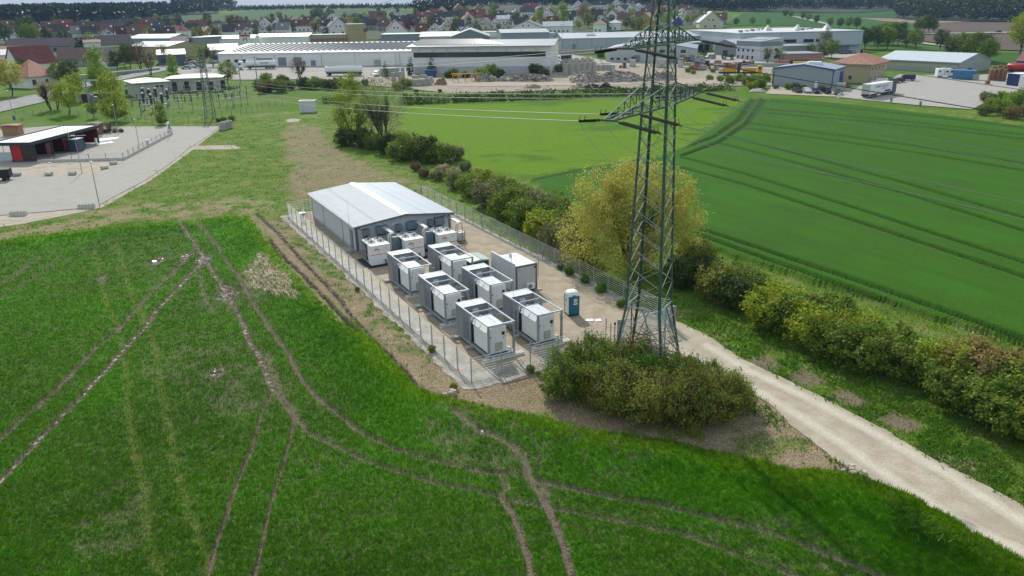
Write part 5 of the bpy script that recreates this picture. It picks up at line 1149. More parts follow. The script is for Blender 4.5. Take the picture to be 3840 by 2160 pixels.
# meadow docks as bluish herb clumps
# ================================================================ LEFT: LOT, WASH BAY, SUBSTATION
def px3(p): return atg(*p)
MPX = lambda p: math.hypot(*at(*p))/CF       # metres per picture pixel near a ground point
sheet('car_park', G((-400,470),(0,461),(159,470),(338,473),(459,474),(638,474),(826,473),(773,514),(700,562),(628,620),(531,683),(449,726),(377,765),(340,778),(200,792),(0,808),(-400,850)), .006, ASPH)
sheet('sand_verge', G((-400,851),(0,809),(200,793),(340,779),(377,766),(449,727),(531,684),(628,621),(700,563),(773,515),(826,474),(834,474),(700,580),(560,680),(460,735),(392,775),(338,788),(222,812),(72,842),(0,851),(-400,900)), .005, GRAVP, amp=.25)
sheet('gravel_apron', G((-300,628),(0,622),(140,611),(464,603),(435,625),(386,652),(309,656),(150,660),(0,666),(-300,672)), .012, GRAVP, amp=.1)
drape('main_road', [(-400,465),(0,381),(160,350),(314,311),(483,280),(589,249),(640,236),(672,238),(660,256),(599,270),(483,295),(309,330),(159,384),(0,421),(-400,530)], ASPH2, .12, 12)
sheet('side_path', G((714,548),(800,545),(880,545),(905,556),(880,560),(720,561),(704,557)), .006, GRAVP, amp=.15)
sheet('bare_patch', G((1070,448),(1100,444),(1130,448),(1120,456),(1080,458)), .006, GRAVP, amp=.4)
KERB = pm('kerb', (.40,.39,.36), .85)
def kerbline(pts, label):
    P_ = G(*pts); m = MB()
    for a, b in zip(P_[:-1], P_[1:]): m.bar((*a,.05), (*b,.05), .14, .12)
    o = m.build('kerb', KERB); structure(o)
kerbline([(826,474),(773,514.5),(700,562.5),(628,620.5),(531,683.5),(449,726.5),(377,765.5)], '')
kerbline([(0,808.5),(200,792.5),(340,778.5)], '')
# low wall with mesh fence on top
def lowwall(name, label, a, b, n, h=.55, fh=1.0):
    a = at(*a); b = at(*b); t = thing(name, label, 'fence', (*a,0), math.atan2(b[1]-a[1], b[0]-a[0]), 'low concrete wall with fence'); L_ = math.hypot(b[0]-a[0], b[1]-a[1])
    MB().box(0,L_,-.12,.12,0,h).build('base_wall', CONCL, t)
    for i in range(n+1): MB().box(L_*i/n-.035,L_*i/n+.035,-.035,.035,h,h+fh).build('post', STEELD, t)
    m = MB()
    for k in range(6): z_ = h+.08+k*(fh-.12)/5; m.box(0,L_,-.006,.006,z_-.006,z_+.006)
    nv = int(L_/.25)
    for k in range(nv): m.box(L_*k/nv-.004,L_*k/nv+.004,-.005,.005,h,h+fh-.03)
    m.build('mesh_panel', GALV, t)
lowwall('boundary_wall', 'low concrete wall with mesh fence along the front of the wash yard', (142,610), (464,601), 5)
lowwall('boundary_wall', 'low concrete wall with mesh fence slanting back beside the access road', (464,601), (647,503), 11)
for i, (p, lb) in enumerate((((555,550),'white square pillar in the slanting wall of the wash yard'), ((635,492),'white cabinet pillar with poster at the far end of the slanting wall'))):
    x, y = at(*p); t = thing('pillar', lb, 'pillar', (x,y,0), .8); MB().bbox(-.3,.3,-.3,.3,0,1.5+.5*i,.04).build('body', WHITE, t)
    if i: MB().box(-.22,.22,-.31,-.301,.5,1.7).build('poster', MGREY, t); MB().lathe([(.35,0),(.4,.1),(.1,.28)],10,(0,0,2.0)).build('cap', WHITE, t)
# concrete pipes and blocks
for i, (p, r_) in enumerate((((65,660),0),((184,658.5),0),((272,656),0),((393,634),1.1),((426,617),1.1))):
    x, y = at(*p); t = thing('concrete_pipe', ['leftmost of the three short concrete pipes lying along the gravel edge','middle one of the three short concrete pipes lying along the gravel edge','rightmost of the three short concrete pipes along the gravel edge, by the lamp foot','nearer of the two round concrete pipes below the wall corner','farther of the two round concrete pipes below the wall corner'][i], 'pipe', (x,y,.33), .05+r_*.8, 'short concrete pipes on the lot')
    m = MB(); ro, ri, hl = .33, .24, .62; vs = []; n = 14
    for xx, r__ in ((-hl,ri),(-hl,ro),(hl,ro),(hl,ri)):
        for k in range(n): a = 6.283*k/n; vs.append((xx, r__*math.cos(a), r__*math.sin(a)))
    fs = [(j*n+k, j*n+(k+1)%n, ((j+1)%4)*n+(k+1)%n, ((j+1)%4)*n+k) for j in range(4) for k in range(n)]; m.add(vs, fs); m.build('body', CONCL, t, smooth=False)
for i, (p, nb) in enumerate((((70,808),5),((325,781),5))):
    x, y = at(*p); t = thing('concrete_block', ['long pale interlocking concrete block at the lower left edge of the lot','long pale interlocking concrete block beside the nearest lamp post'][i], 'block', (x,y,0), -.02+.1*i, 'interlocking concrete blocks')
    MB().bbox(-1.15,1.15,-.28,.28,0,.62,.03).build('body', CONCL, t)
    for k in range(nb): MB().bbox(-.95+k*.44,-.75+k*.44,-.12,.12,.621,.75,.03).build('stud', CONCL, t)
for i, p in enumerate(((185,612),(268,614))):
    x, y = at(*p); o = MB().lathe([(.42,0),(.42,.1),(.3,.14)],14).build('manhole_ring', CONCL, None, loc=(x,y,.01)); tag(o, ['left pale manhole ring in the gravel below the wall','right pale manhole ring in the gravel below the wall'][i], 'manhole', 'manhole rings')
# lamp posts
def lamp(p, h, label, rot=0, twin=False, z=0):
    x, y = at(*p); t = thing('street_lamp', label, 'street lamp', (x,y,z), rot, 'street lamps')
    MB().tube((0,0,0),(0,0,h),.075,.045,8).build('pole', GALV, t); m = MB(); m.bbox(-.12,.12,-.55,.1,h,h+.09,.02); m.build('lamp_head', WHITE, t)
    if twin: MB().box(-.1,.1,-.08,.3,h*.55,h*.55+.06).build('lamp_head', WHITE, t)
lamp((374,775), 6.7, 'lamp post at the right corner of the lot beside a concrete block', .9)
lamp((308,649), 6.7, 'lamp post on the gravel in front of the low wall', -1.2)
lamp((523,553), 5.9, 'short lamp post inside the wash yard behind the slanting wall', .6)
lamp((444,502), 6.8, 'lamp post by the planted bed near the vending kiosk', .4, True)
lamp((643,506), 7.2, 'lamp post at the end of the slanting wall, before the small round tree', .2)
lamp((60,475), 9.0, 'tall lamp post standing on the grass before the main road', .4)
lamp((1,462), 6, 'lamp post at the left picture edge beside the inner road', .4)
# wash bay canopy
a, b = at(52,607), at(140,606); ang = math.atan2(b[1]-a[1], b[0]-a[0]); wl = math.hypot(b[0]-a[0], b[1]-a[1])
bk = at(372,537); 
t = thing('wash_bay', 'open car wash bay with pale sloping roof, dark fascia and red end panel', 'car wash', (*a,0), ang)
R2 = Matrix.Rotation(-ang, 2); vv_ = R2@Vector((bk[0]-b[0], bk[1]-b[1])); slx, sly = vv_.x, vv_.y
NAVY = pm('fascia', (.025,.045,.06), .45); DRED = pm('dark_red', (.10,.012,.014), .4); BAYR = rib('bay_roof', (.62,.70,.72), 'X', .5, .4, .1, .03, .03, .9)
def SP(x, y): return (x+slx*y/sly, y)
def slab(name, x0, x1, y0, y1, z0, z1, mat): return MB().prism([SP(x0,y0),SP(x1,y0),SP(x1,y1),SP(x0,y1)], z0, z1).build(name, mat, t)
Dp = sly
slab('roof', -3.2, wl-.1, -.9, Dp+1.0, 3.62, 3.74, BAYR)
for (x0,x1,y0,y1) in ((-3.5,wl+.2,-1.15,-.91),(wl-.09,wl+.2,-.9,Dp+1.2),(-3.5,-3.21,-.9,Dp+1.2),(-3.2,wl-.1,Dp+1.01,Dp+1.2)): slab('fascia', x0,x1,y0,y1,3.3,3.92,NAVY)
nb = 4
for k in range(nb+1):
    y = Dp*k/nb; slab('partition', .2, wl-.1, y-.06, y+.06, .15, 3.5, DRED if k else DARK)
    for x in (0, wl): q = SP(x, y); MB().box(q[0]-.1,q[0]+.1,q[1]-.1,q[1]+.1,0,3.6).build('column', NAVY, t)
slab('back_wall', -.1, .1, .1, Dp-.1, .15, 3.3, DARK)
MB().box(.18,2.0,-.14,-.07,.25,3.2).build('red_panel', RED, t); MB().box(2.3,wl-.2,-.14,-.07,.5,3.2).build('poster_panel', pm('poster_dark', (.05,.035,.035), .4, 0, .4, 2), t)
for y in (Dp*.16, Dp*.42): q = SP(wl-.03, y); MB().box(q[0],q[0]+.03,q[1],q[1]+1.6,.6,3.0).build('red_sign', DRED, t)
m = MB(); m.box(-3.0,-.2,-.05,-.02,.3,1.9); m.build('glass_screen', LGREY, t); MB().box(-3.0,-.1,-.5,.5,0,.25).build('kerb_island', CONC, t)
for k, x in enumerate((-3.0,-1.5)): MB().box(x-.04,x+.04,-.04,.04,.25,3.4).build('column', GALV, t)
q = SP(wl+1.0, Dp*.55); MB().box(q[0]-.9,q[0]+.9,q[1]-1.2,q[1]+1.2,0,2.5).build('pay_cabin', pm('cabin_slate', (.05,.075,.095), .4), t)
MB().box(q[0]-1.0,q[0]+.95,q[1]-1.3,q[1]+1.25,2.501,2.6).build('cabin_roof', LGREY, t); m = MB(); m.bar((q[0]-.7,q[1]-1.0,2.6),(q[0]-.7,q[1]-1.0,5.0),.09); m.bar((q[0]-.9,q[1]-1.1,3.2),(q[0]+2.2,q[1]+.3,3.2),.09); m.build('mast', LGREY, t)
q = SP(wl+.4, Dp*.92); m = MB(); m.path([(q[0],q[1],0),(q[0],q[1],1.0),(q[0]+.1,q[1],1.4)], .28, 10); m.build('vacuum_unit', WHITE, t)
x, y = at(355,515); o = MB().box(-1.6,1.6,-.25,.25,0,.22).build('kerb_island', CONC, None, loc=(x,y,.01), rotz=ang+.3); tag(o, 'dark edged kerb island on the far side of the wash bay', 'kerb')
for i, pp in enumerate((((325,528),(380,520),(447,513),(440,520),(370,530),(330,535)),((300,548),(330,538),(385,534),(420,530),(430,534),(360,543),(300,552)))):
    o = sheet('wash_foam', G(*pp), .02, pm('foam_white', (.75,.77,.78), .4), amp=.5, step=.5)
# kiosks
def kiosk(p, label, w_, d, h, roofm, bodym, open_=True, rot=0):
    x, y = at(*p); t = thing('kiosk', label, 'kiosk', (x,y,0), rot)
    MB().bbox(-w_/2,w_/2,-d/2,d/2,0,h,.02).build('body', bodym, t); MB().extr([(-w_/2-.3,h+.001),(w_/2+.3,h+.001),(w_/2+.3,h+.12),(0,h+.3),(-w_/2-.3,h+.12)], -d/2-.5, d/2+.2).build('roof', roofm, t)
    if open_: MB().box(-w_*.32,w_*.2,-d/2-.05,-d/2-.001,.25,h*.88).build('vending_front', DARK, t); MB().box(w_*.24,w_*.42,-d/2-.03,-d/2-.001,h*.4,h*.85).build('price_board', CONCL, t); MB().box(-w_*.28,w_*.16,-d/2-.3,-d/2-.051,.1,.5).build('tray', LGREY, t)
kiosk((363,503), 'brown wooden vending kiosk with flat overhanging roof beyond the wash bay', 2.6, 2.4, 2.5, WOOD, BROWNW, True, .1)
kiosk((52,507), 'small timber hut with red roof behind the wash bay', 3.6, 2.6, 2.3, pm('red_felt', (.25,.06,.06), .7), pm('hut_wood', (.36,.22,.10), .7, 0, .2, 4), False, .15)
LM_bed = [((410,497),1,.3,'mid'),((432,497),2,.28,'mid'),((455,496),0,.26,'dark'),((395,499),3,.25,'dark')]
row(LM_bed, 'bed plant', 'beside the vending kiosk', 'plants in the bed by the kiosk', 'bed_plant', 'plant')
# road signs
for i, (p, c, lb) in enumerate((((62,480),'sign_blue','blue rectangular road sign on the grass behind the hut'),((93,492),'sign_back','round road sign seen from behind on a grey post behind the wash bay'))):
    x, y = at(*p); t = thing('road_sign', lb, 'sign', (x,y,0), .2); MB().tube((0,0,0),(0,0,3.0),.04,n=8).build('post', GALV, t)
    if i == 0: MB().box(-.3,.3,-.06,-.041,2.0,3.0).build('plate', pm(c, (.02,.08,.3), .4), t)
    else: m = MB(); m.tube((0,-.06,2.9),(0,-.042,2.9),.42,n=16); m.build('plate', MGREY, t)
# stacked concrete rings at the grass
for i, p in enumerate(((836,487),(848,483),(860,480))):
    x, y = at(*p); t = thing('well_ring_stack', ['nearest of the stacked concrete well rings at the road end','middle one of the stacked concrete well rings at the road end','farthest of the stacked concrete well rings at the road end'][i], 'well rings', (x,y,0), 0, 'well rings at the road end')
    for k in range(2): MB().lathe([(.85,0),(.87,.02),(.87,.88),(.82,.9),(.70,.9),(.70,.1)],18,(0,0,k*.92)).build('ring', CONC, t)
# trailer at left edge
x, y = at(10,676); t = thing('trailer', 'small black covered trailer cut by the left picture edge', 'trailer', (x,y,0), .25)
MB().bbox(-2.0,1.5,-.9,.9,.55,2.0,.08).build('box', BLACK, t)
for s in (-1,1): MB().tube((.6,s*.85,.35),(.6,s*1.0,.35),.35,n=14).build('wheel', RUBBER, t)
m = MB(); m.bar((1.5,0,.6),(2.2,0,.5),.08); m.box(1.5,1.56,-.85,.85,.55,.75); m.build('tow_bar', STEELD, t)
# white station box in the meadow
x, y = at(1152,422); t = thing('switch_kiosk', 'small square white switch house with flat roof alone on the grass', 'station', (x,y,0), .06)
MB().box(-2.0,2.0,0,3.2,.1,3.0).build('walls', pm('station_white', (.66,.68,.70), .55, 0, .04, 2, dirt=(.45,.46,.44,.3)), t); MB().box(-2.12,2.12,-.12,3.3,3.001,3.22).build('roof_rim', WHITE, t); MB().box(-1.9,1.9,.1,3.1,3.221,3.24).build('roof', CONC, t)
MB().box(-2.1,2.1,-.1,3.3,0,.099).build('plinth', CONC, t); MB().box(-.95,-.9,-.02,-.001,.2,2.9).build('door_seam', MGREY, t)
# ---------------- substation
SUBW = pm('render_offwhite', (.50,.49,.45), .8, 0, .06, 1, dirt=(.36,.35,.31,.4)); SROOF = pm('membrane_white', (.70,.69,.66), .6, 0, .06, .6)
def bld(name, label, pL, pR, depth, h, cat='building', wallm=WHITE, roofm=SROOF, roof='flat', rh=0, over=.3, rot=None, zoff=0, group=None, L_=None):
    "building whose near wall stands between two ground points of the picture"
    a = atg(*pL); b = atg(*pR); ang = math.atan2(b[1]-a[1], b[0]-a[0]); ln = L_ or math.hypot(b[0]-a[0], b[1]-a[1])
    if rot is not None: ang = rot
    zb = min(a[2], b[2])-.3; t = thing(name, label, cat, (a[0], a[1], zb+zoff), ang, group); H = h+.3
    o = over
    if roof == 'flat':
        MB().box(0,ln,0,depth,0,H).build('wall', wallm, t); MB().box(-o,ln+o,-o,depth+o,H+.002,H+.3).build('roof', roofm, t)
    elif roof == 'gx':      # ridge along the near wall
        MB().extr([(0,0),(depth,0),(depth,H),(depth/2,H+rh),(0,H)], 0, ln, 'x').build('wall', wallm, t)
        k = rh/(depth/2)
        MB().extr([(-o,H-o*k+.02),(depth/2,H+rh+.02),(depth+o,H-o*k+.02),(depth+o,H-o*k+.2),(depth/2,H+rh+.22),(-o,H-o*k+.2)], -o, ln+o, 'x').build('roof', roofm, t)
    elif roof == 'gy':      # gable in the near wall
        MB().extr([(0,0),(ln,0),(ln,H),(ln/2,H+rh),(0,H)], 0, depth).build('wall', wallm, t); k = rh/(ln/2)
        MB().extr([(-o,H-o*k+.02),(ln/2,H+rh+.02),(ln+o,H-o*k+.02),(ln+o,H-o*k+.2),(ln/2,H+rh+.22),(-o,H-o*k+.2)], -o, depth+o).build('roof', roofm, t)
    elif roof == 'hip':
        MB().box(0,ln,0,depth,0,H).build('wall', wallm, t); q = min(ln, depth)/2
        r0, r1 = ((q, depth/2), (ln-q, depth/2)) if ln >= depth else ((ln/2, q), (ln/2, depth-q))
        v = [(-o,-o,H),(ln+o,-o,H),(ln+o,depth+o,H),(-o,depth+o,H),(-o,-o,H+.12),(ln+o,-o,H+.12),(ln+o,depth+o,H+.12),(-o,depth+o,H+.12),(r0[0],r0[1],H+rh),(r1[0],r1[1],H+rh)]
        f = [(0,3,2,1),(0,1,5,4),(1,2,6,5),(2,3,7,6),(3,0,4,7)]
        f += [(4,5,9,8),(5,6,9),(6,7,8,9),(7,4,8)] if ln >= depth else [(4,5,8),(5,6,9,8),(6,7,9),(7,4,8,9)]
        MB().add(v, f).build('roof', roofm, t)
    elif roof == 'shed':
        MB().extr([(0,0),(depth,0),(depth,H+rh),(0,H)], 0, ln, 'x').build('wall', wallm, t); k = rh/depth
        MB().extr([(-o,H-o*k+.02),(depth+o,H+rh+o*k+.02),(depth+o,H+rh+o*k+.25),(-o,H-o*k+.25)], -o, ln+o, 'x').build('roof', roofm, t)
    t['ln'] = ln; return t
def win(t, x, z, w_, h_, mat=GLASS, face='y', off=0, name='window', frame=True, d=.06):
    if face == 'y':
        fo = MB().box(x-.08,x+w_+.08,off-d,off-.003,z-.08,z+h_+.08).build(name+'_frame' if frame else name, WHITE if frame else mat, t)
        if frame: MB().box(x,x+w_,off-d-.02,off-d-.001,z,z+h_).build('pane', mat, fo)
    else:
        fo = MB().box(off+.003,off+d,x-.08,x+w_+.08,z-.08,z+h_+.08).build(name+'_frame' if frame else name, WHITE if frame else mat, t)
        if frame: MB().box(off+d+.001,off+d+.02,x,x+w_,z,z+h_).build('pane', mat, fo)
s1 = bld('control_building', 'off-white substation building with shallow hipped white roof, left part', (512,368), (635,358), 13, 4.6, wallm=SUBW, roofm=SROOF, roof='hip', rh=1.1, over=.9)
win(s1, 6.2, 3.2, 1.1, .7); win(s1, 7.6, 3.2, 1.1, .7); MB().box(1.2,2.2,-.05,-.003,.3,2.6).build('door', MGREY, s1); MB().box(3.2,3.8,-.05,-.003,1.4,2.5).build('hatch', MGREY, s1); MB().box(3.6,5.0,4,5.4,5.7,6.0).build('roof_hatch', WHITE, s1)
s2 = bld('control_building', 'off-white substation building behind the transformers with broad white roof', (632,345), (832,338), 12, 4.3, wallm=SUBW, roofm=SROOF, roof='hip', rh=1.0, over=.9)
for k in range(5): MB().box(1.5+k*3.9,3.0+k*3.9,-.05,-.003,.5,3.6).build('transformer_bay', DARK, s2)
EQ = pm('equipment_grey', (.22,.26,.26), .5, .1); CER = pm('ceramic_brown', (.04,.03,.03), .3)
rb = random.Random(9)
def xfmr(p, label, w_=5, h=3.2):
    x, y = at(*p); t = thing('power_transformer', label, 'transformer', (x,y,0), .06, 'power transformers')
    MB().bbox(-w_/2,w_/2,-1.2,1.2,.3,h,.05).build('tank', EQ, t)
    for k in range(12): MB().box(-w_/2+.2+k*w_/12.5,-w_/2+.28+k*w_/12.5,-1.9,-1.21,.6,h-.3).build('cooling_fin', EQ, t)
    MB().tube((-w_/2-.2,0,h+.9),(0,0,h+.9),.45,n=12).build('conservator', EQ, t)
    for k in range(3): MB().lathe([(.12,0),(.2,.1),(.12,.2),(.2,.3),(.12,.4),(.2,.5),(.12,.6),(.2,.7),(.1,1.2)],8,(.4+k*.8,0,h)).build('bushing', CER, t)
xfmr((690,352), 'long grey power transformer before the white substation wall', 6.5); xfmr((500,368), 'grey power transformer at the left end of the substation building', 3.6); 
t = thing('transformer_pen', 'dark brown walled pen of a power transformer at the left of the substation', 'enclosure', (*at(348,400),0), .1)
MB().box(-4.5,4.5,3.4,3.7,0,3.6).build('wall', pm('brick_dark', (.10,.055,.045), .8), t); MB().box(-4.5,-4.2,0,3.4,0,3.6).build('wall', CONC, t); MB().box(4.2,4.5,0,3.4,0,3.6).build('wall', pm('brick_dark2', (.10,.055,.045), .8), t)
MB().bbox(-1.4,1.2,.6,2.6,.3,2.9,.05).build('transformer', EQ, t); MB().box(-.8,.4,.8,1.6,2.95,3.5).build('tap_changer', EQ, t)
t = thing('portal', 'tall grey steel portal standing over the transformer pen', 'portal', (*at(338,400),0), .12)
MB().box(-.2,.2,-.2,.2,0,7.6).build('column', GALV, t); MB().box(7.8,8.2,-.2,.2,0,7.6).build('column', GALV, t); MB().box(-.3,8.3,-.22,.22,7.601,8.0).build('beam', GALV, t)
def breaker():
    t = thing('circuit_breaker', 'x', 'breaker', (0,0,0), 0, 'three-pole switch stands in the substation')
    m = MB(); m.bar((-1.6,0,0),(-1.6,0,2.1),.14); m.bar((1.6,0,0),(1.6,0,2.1),.14); m.bar((-2.0,0,2.1),(2.0,0,2.1),.16); m.bar((-1.6,0,.2),(-1.6,.001,.3),.4); m.build('stand', GALV, t)
    for x in (-1.6, 0, 1.6):
        MB().lathe([(.07,0),(.13,.05),(.07,.15),(.13,.25),(.07,.35),(.13,.45),(.07,.55),(.13,.65),(.07,.75),(.13,.85),(.07,.95),(.12,1.25),(.1,1.35)],8,(x,0,2.18)).build('insulator', CER, t)
    MB().bar((-1.9,-.1,3.5),(1.9,-.1,3.5),.05).build('busbar', GALV, t)
    return t
def cvt():
    t = thing('instrument_transformer', 'x', 'instrument transformer', (0,0,0), 0, 'thick black insulator posts in the substation')
    m = MB(); m.bar((0,0,0),(0,0,1.9),.22); m.bar((-.9,0,1.9),(.9,0,1.9),.2); m.build('stand', GALV, t)
    MB().lathe([(.22,0),(.30,.1),(.24,.2),(.30,.3),(.24,.5),(.30,.6),(.24,.8),(.30,.9),(.22,1.9)],10,(0,0,2.0)).build('insulator', CER, t); MB().lathe([(.27,0),(.3,.2),(.1,.35)],10,(0,0,3.91)).build('head', WHITE, t)
    MB().box(-.5,.5,-.25,.25,1.2,1.5).build('junction_box', LGREY, t); return t
br = breaker(); cv = cvt(); BR = [(520,405),(560,428),(610,400),(640,378),(660,410),(690,388),(720,372),(745,395),(770,378),(800,372),(840,385),(870,370),(880,400),(905,395),(700,420),(505,440),(850,405),(905,372),(560,385),(600,375)]
for i, p in enumerate(sorted(BR)):
    x, y = at(*p); c = br if i == 0 else dup(br, (0,0,0)); c.scale = (1.25,)*3; c.location = (x,y,0); c.rotation_euler = (0,0,.06+(.1 if i % 3 else -.1)); tag(c, '%s from the left of the grey three-pole switch stands in the substation' % HN[i])
for i, p in enumerate(sorted([(545,395),(568,400),(592,396),(615,422),(635,402),(575,425),(545,418),(745,345),(762,343)])):
    x, y = at(*p); c = cv if i == 0 else dup(cv, (0,0,0)); c.scale = (1.3,)*3; c.location = (x,y,0); tag(c, '%s from the left of the thick black insulator posts in the substation' % HN[i])
# lattice mast of the substation
t = thing('lattice_mast', 'green lattice mast at the right of the substation where the power line ends', 'mast', (-82,212.5,0), .1)
for sx in (-1,1):
    for sy in (-1,1): MB().bar((sx*1.15,sy*1.15,0),(sx*.45,sy*.45,17.5),.14).build('leg', PYG, t)
m = MB(); n = 15
for k in range(n):
    z0, z1 = 17.2*k/n, 17.2*(k+1)/n; w0, w1 = 1.15-.7*z0/17.5, 1.15-.7*z1/17.5
    for (ax, ay, bx_, by_) in ((-1,-1,1,-1),(1,-1,1,1),(1,1,-1,1),(-1,1,-1,-1)): m.bar((ax*w0,ay*w0,z0),(bx_*w1,by_*w1,z1),.06); m.bar((bx_*w0,by_*w0,z0),(ax*w1,ay*w1,z1),.06)
m.build('bracing', PYL, t)
for z_, L_ in ((9.4,4.0),(14.4,4.6)): m = MB(); m.bar((-L_,0,z_),(L_,0,z_),.25,.3); m.bar((-L_,0,z_),(0,0,z_+1.2),.08); m.bar((L_,0,z_),(0,0,z_+1.2),.08); m.bar((-1,-3,z_+.2),(1,4,z_+.4),.15,.15); m.build('cross_arm', PYL, t)
m = MB(); m.bar((-.5,-.9,2.2),(-1.7,-.9,2.2),.3,.5); m.build('cable_box', LGREY, t)
for i, (p, h) in enumerate((((972,360),13),((905,330),9.5),((1130,290),6))[:2]):
    x, y = at(*p); t = thing('gantry_pole', ['tall grey steel pole of the substation beside the round tree','slim grey pole on the grass right of the substation'][1-i if 0 else i], 'pole', (x,y,0), 0); MB().tube((0,0,0),(0,0,h),.22,.14,8).build('shaft', GALV, t); MB().bar((-1.6,0,h-.4),(1.6,0,h-.4),.14).build('cross_bar', GALV, t)
for i, (p0, p1, z0, z1) in enumerate((((800,410),(905,330),9,9),((800,410),(905,330),10,9.2),((800,410),(500,368),9,6),((800,410),(560,385),10,5),((905,330),(1090,300),9,5))):
    a = (*at(*p0), z0); b = (*at(*p1), z1); o = MB().path(sagged(a, b, .5, 10), .03, 4).build('bus_wire', WIREM); tag(o, ['lower wire between lattice mast and steel pole','upper wire between lattice mast and steel pole','wire from the lattice mast to the left transformer','wire from the lattice mast over the switch stands','wire from the steel pole over the shrubs to the right'][i], 'wire', 'substation wires')
SFP = [(60,438),(330,440),(470,452),(600,468),(760,455),(905,435),(985,412),(1060,398)]
for i, (a, b) in enumerate(zip(SFP[:-1], SFP[1:])):
    f_ = fence('mesh_fence', '%s stretch from the left of the green mesh fence before the substation' % HN[i], at(*a), at(*b), 3.0, 1.9, .35, .007, .03, pm('mesh_green', (.08,.12,.10), .6) if i == 0 else bpy.data.materials['mesh_green'], STEELD, group='mesh fence of the substation')
# trees of the left side
proto('rt', [(0,0,5.6,3.0,3.0,3.4),(-1.5,.3,5,2,2,2.4),(1.5,-.3,5.4,2,2,2.4),(.2,-.8,7.4,1.7,1.7,1.8)], 3600, .42, 101, clump=140, spread=.18)
proto('egg', [(0,0,5.8,2.6,2.6,4.6),(0,0,3.4,2.9,2.9,2.6),(.2,0,8.4,1.7,1.7,2.4),(0,0,2.4,2.4,2.4,1.8)], 5200, .40, 102, clump=220, spread=.16)
proto('thin', [(0,0,6,3.0,3.0,3.4),(-1.3,0,5.2,1.8,1.8,2.2),(1.4,0,7,1.8,1.8,2.0)], 1500, .34, 103, clump=150, spread=.22)
proto('cyp', [(0,0,2.6,.75,.75,2.6),(0,0,1.6,.85,.85,1.6)], 700, .35, 104, clump=60)
proto('spruce', [(0,0,1.6,2.3,2.3,1.1),(0,0,3.2,1.9,1.9,1.3),(0,0,5,1.4,1.4,1.4),(0,0,6.8,.9,.9,1.4),(0,0,8.4,.45,.45,1.2)], 1500, .45, 105, clump=110)
stemproto('rt_s', 6.2, .5, 4, 106, r0=.18, base=.1, levels=2, trunks=1); stemproto('thin_s', 6.8, .42, 6, 107, r0=.2, base=.2, levels=3, trunks=2); stemproto('cyp_s', 3, .1, 1, 108, r0=.08, levels=0); stemproto('spruce_s', 8.5, .1, 1, 109, r0=.14, levels=1)
# (picture base, crown, stem, material, height m as scale of a 9.5 m prototype, name, label)
TL = [((46,357),'rt','rt_s','willow',1.25,'broad yellow-brown tree at the left picture edge before the tiled house'),((-20,362),'rt','rt_s','mid',1.1,'dark green tree cut by the left picture edge'),((105,322),'rt','rt_s','dark',1.05,'dark green tree leaning on the left of the tiled house'),
 ((193,413),'thin','thin_s','red',.92,'small reddish tree in the group left of the substation'),((216,408),'thin','thin_s','red',.82,'second small reddish tree of the group left of the substation'),((261,428),'rt','rt_s','yel',.98,'light yellow-green tree in front of the group left of the substation'),((290,380),'rt','rt_s','yel',.95,'yellow-green tree at the back of the group left of the substation'),
 ((375,322),'egg','rt_s','spring',1.28,'tall bright green pyramid tree behind the transformer pen'),((375,352),'rt','rt_s','mid',.95,'olive tree in front of the tall pyramid tree'),((437,456),'egg','rt_s','yel',1.22,'dense egg-shaped green tree beside the wash yard'),((352,442),'rt','rt_s','mid',.45,'low round bush tree left of the egg-shaped tree'),((608,468),'egg','rt_s','mid',.52,'small dense tree behind the end of the slanting wall'),
 ((567,281),'thin','thin_s','brown',1.0,'bare branched brown tree beside the main road'),((650,276),'egg','rt_s','spring',.78,'bright green broad tree before the parked cars'),((858,322),'rt','rt_s','mid',.95,'round green tree behind the lattice mast'),((265,318),'rt','rt_s','dark',1.0,'dark green tree right of the tiled house'),((225,320),'rt','rt_s','mid',.9,'green tree at the right wall of the tiled house'),
 ((1120,310),'thin','thin_s','brown',.95,'bare brown tree in the hedge before the white tanker'),((410,497),'thin','thin_s','red',.3,'young staked tree in the bed by the vending kiosk'),((610,243),'thin','thin_s','mid',1.0,'grey-green tree before the dark gabled sheds')]
for p, c, s_, mt, sc, lb in TL:
    x, y, z_ = atg(*p); plant('tree', lb, 'tree', (x,y,z_), c, s_, mt, sc, p[0]*.7, None)
row([((975,335),0,1.05,'mid'),((1010,345),1,1.15,'brown'),((1050,345),2,1.2,'mid'),((1000,310),3,1.0,'spring'),((1060,315),0,1.0,'mid'),((1090,335),1,.9,'grey'),((985,350),2,.8,'brown'),((1140,332),3,1.1,'dark'),((1175,335),0,1.0,'mid'),((1205,330),1,1.05,'mid'),((1240,335),2,1.0,'dark'),((1270,330),3,1.05,'mid'),((1300,332),0,.95,'mid'),((1330,335),1,.9,'dark'),((1180,310),2,.7,'yel'),((1370,320),3,.6,'dark')], 'shrub', 'in the row before the tanker yard', 'shrubs before the tanker yard')
row([((840,455),0,.35,'mid'),((870,452),1,.4,'mid'),((820,458),2,.3,'dark')], 'low shrub', 'near the well rings', 'low shrubs near the well rings')
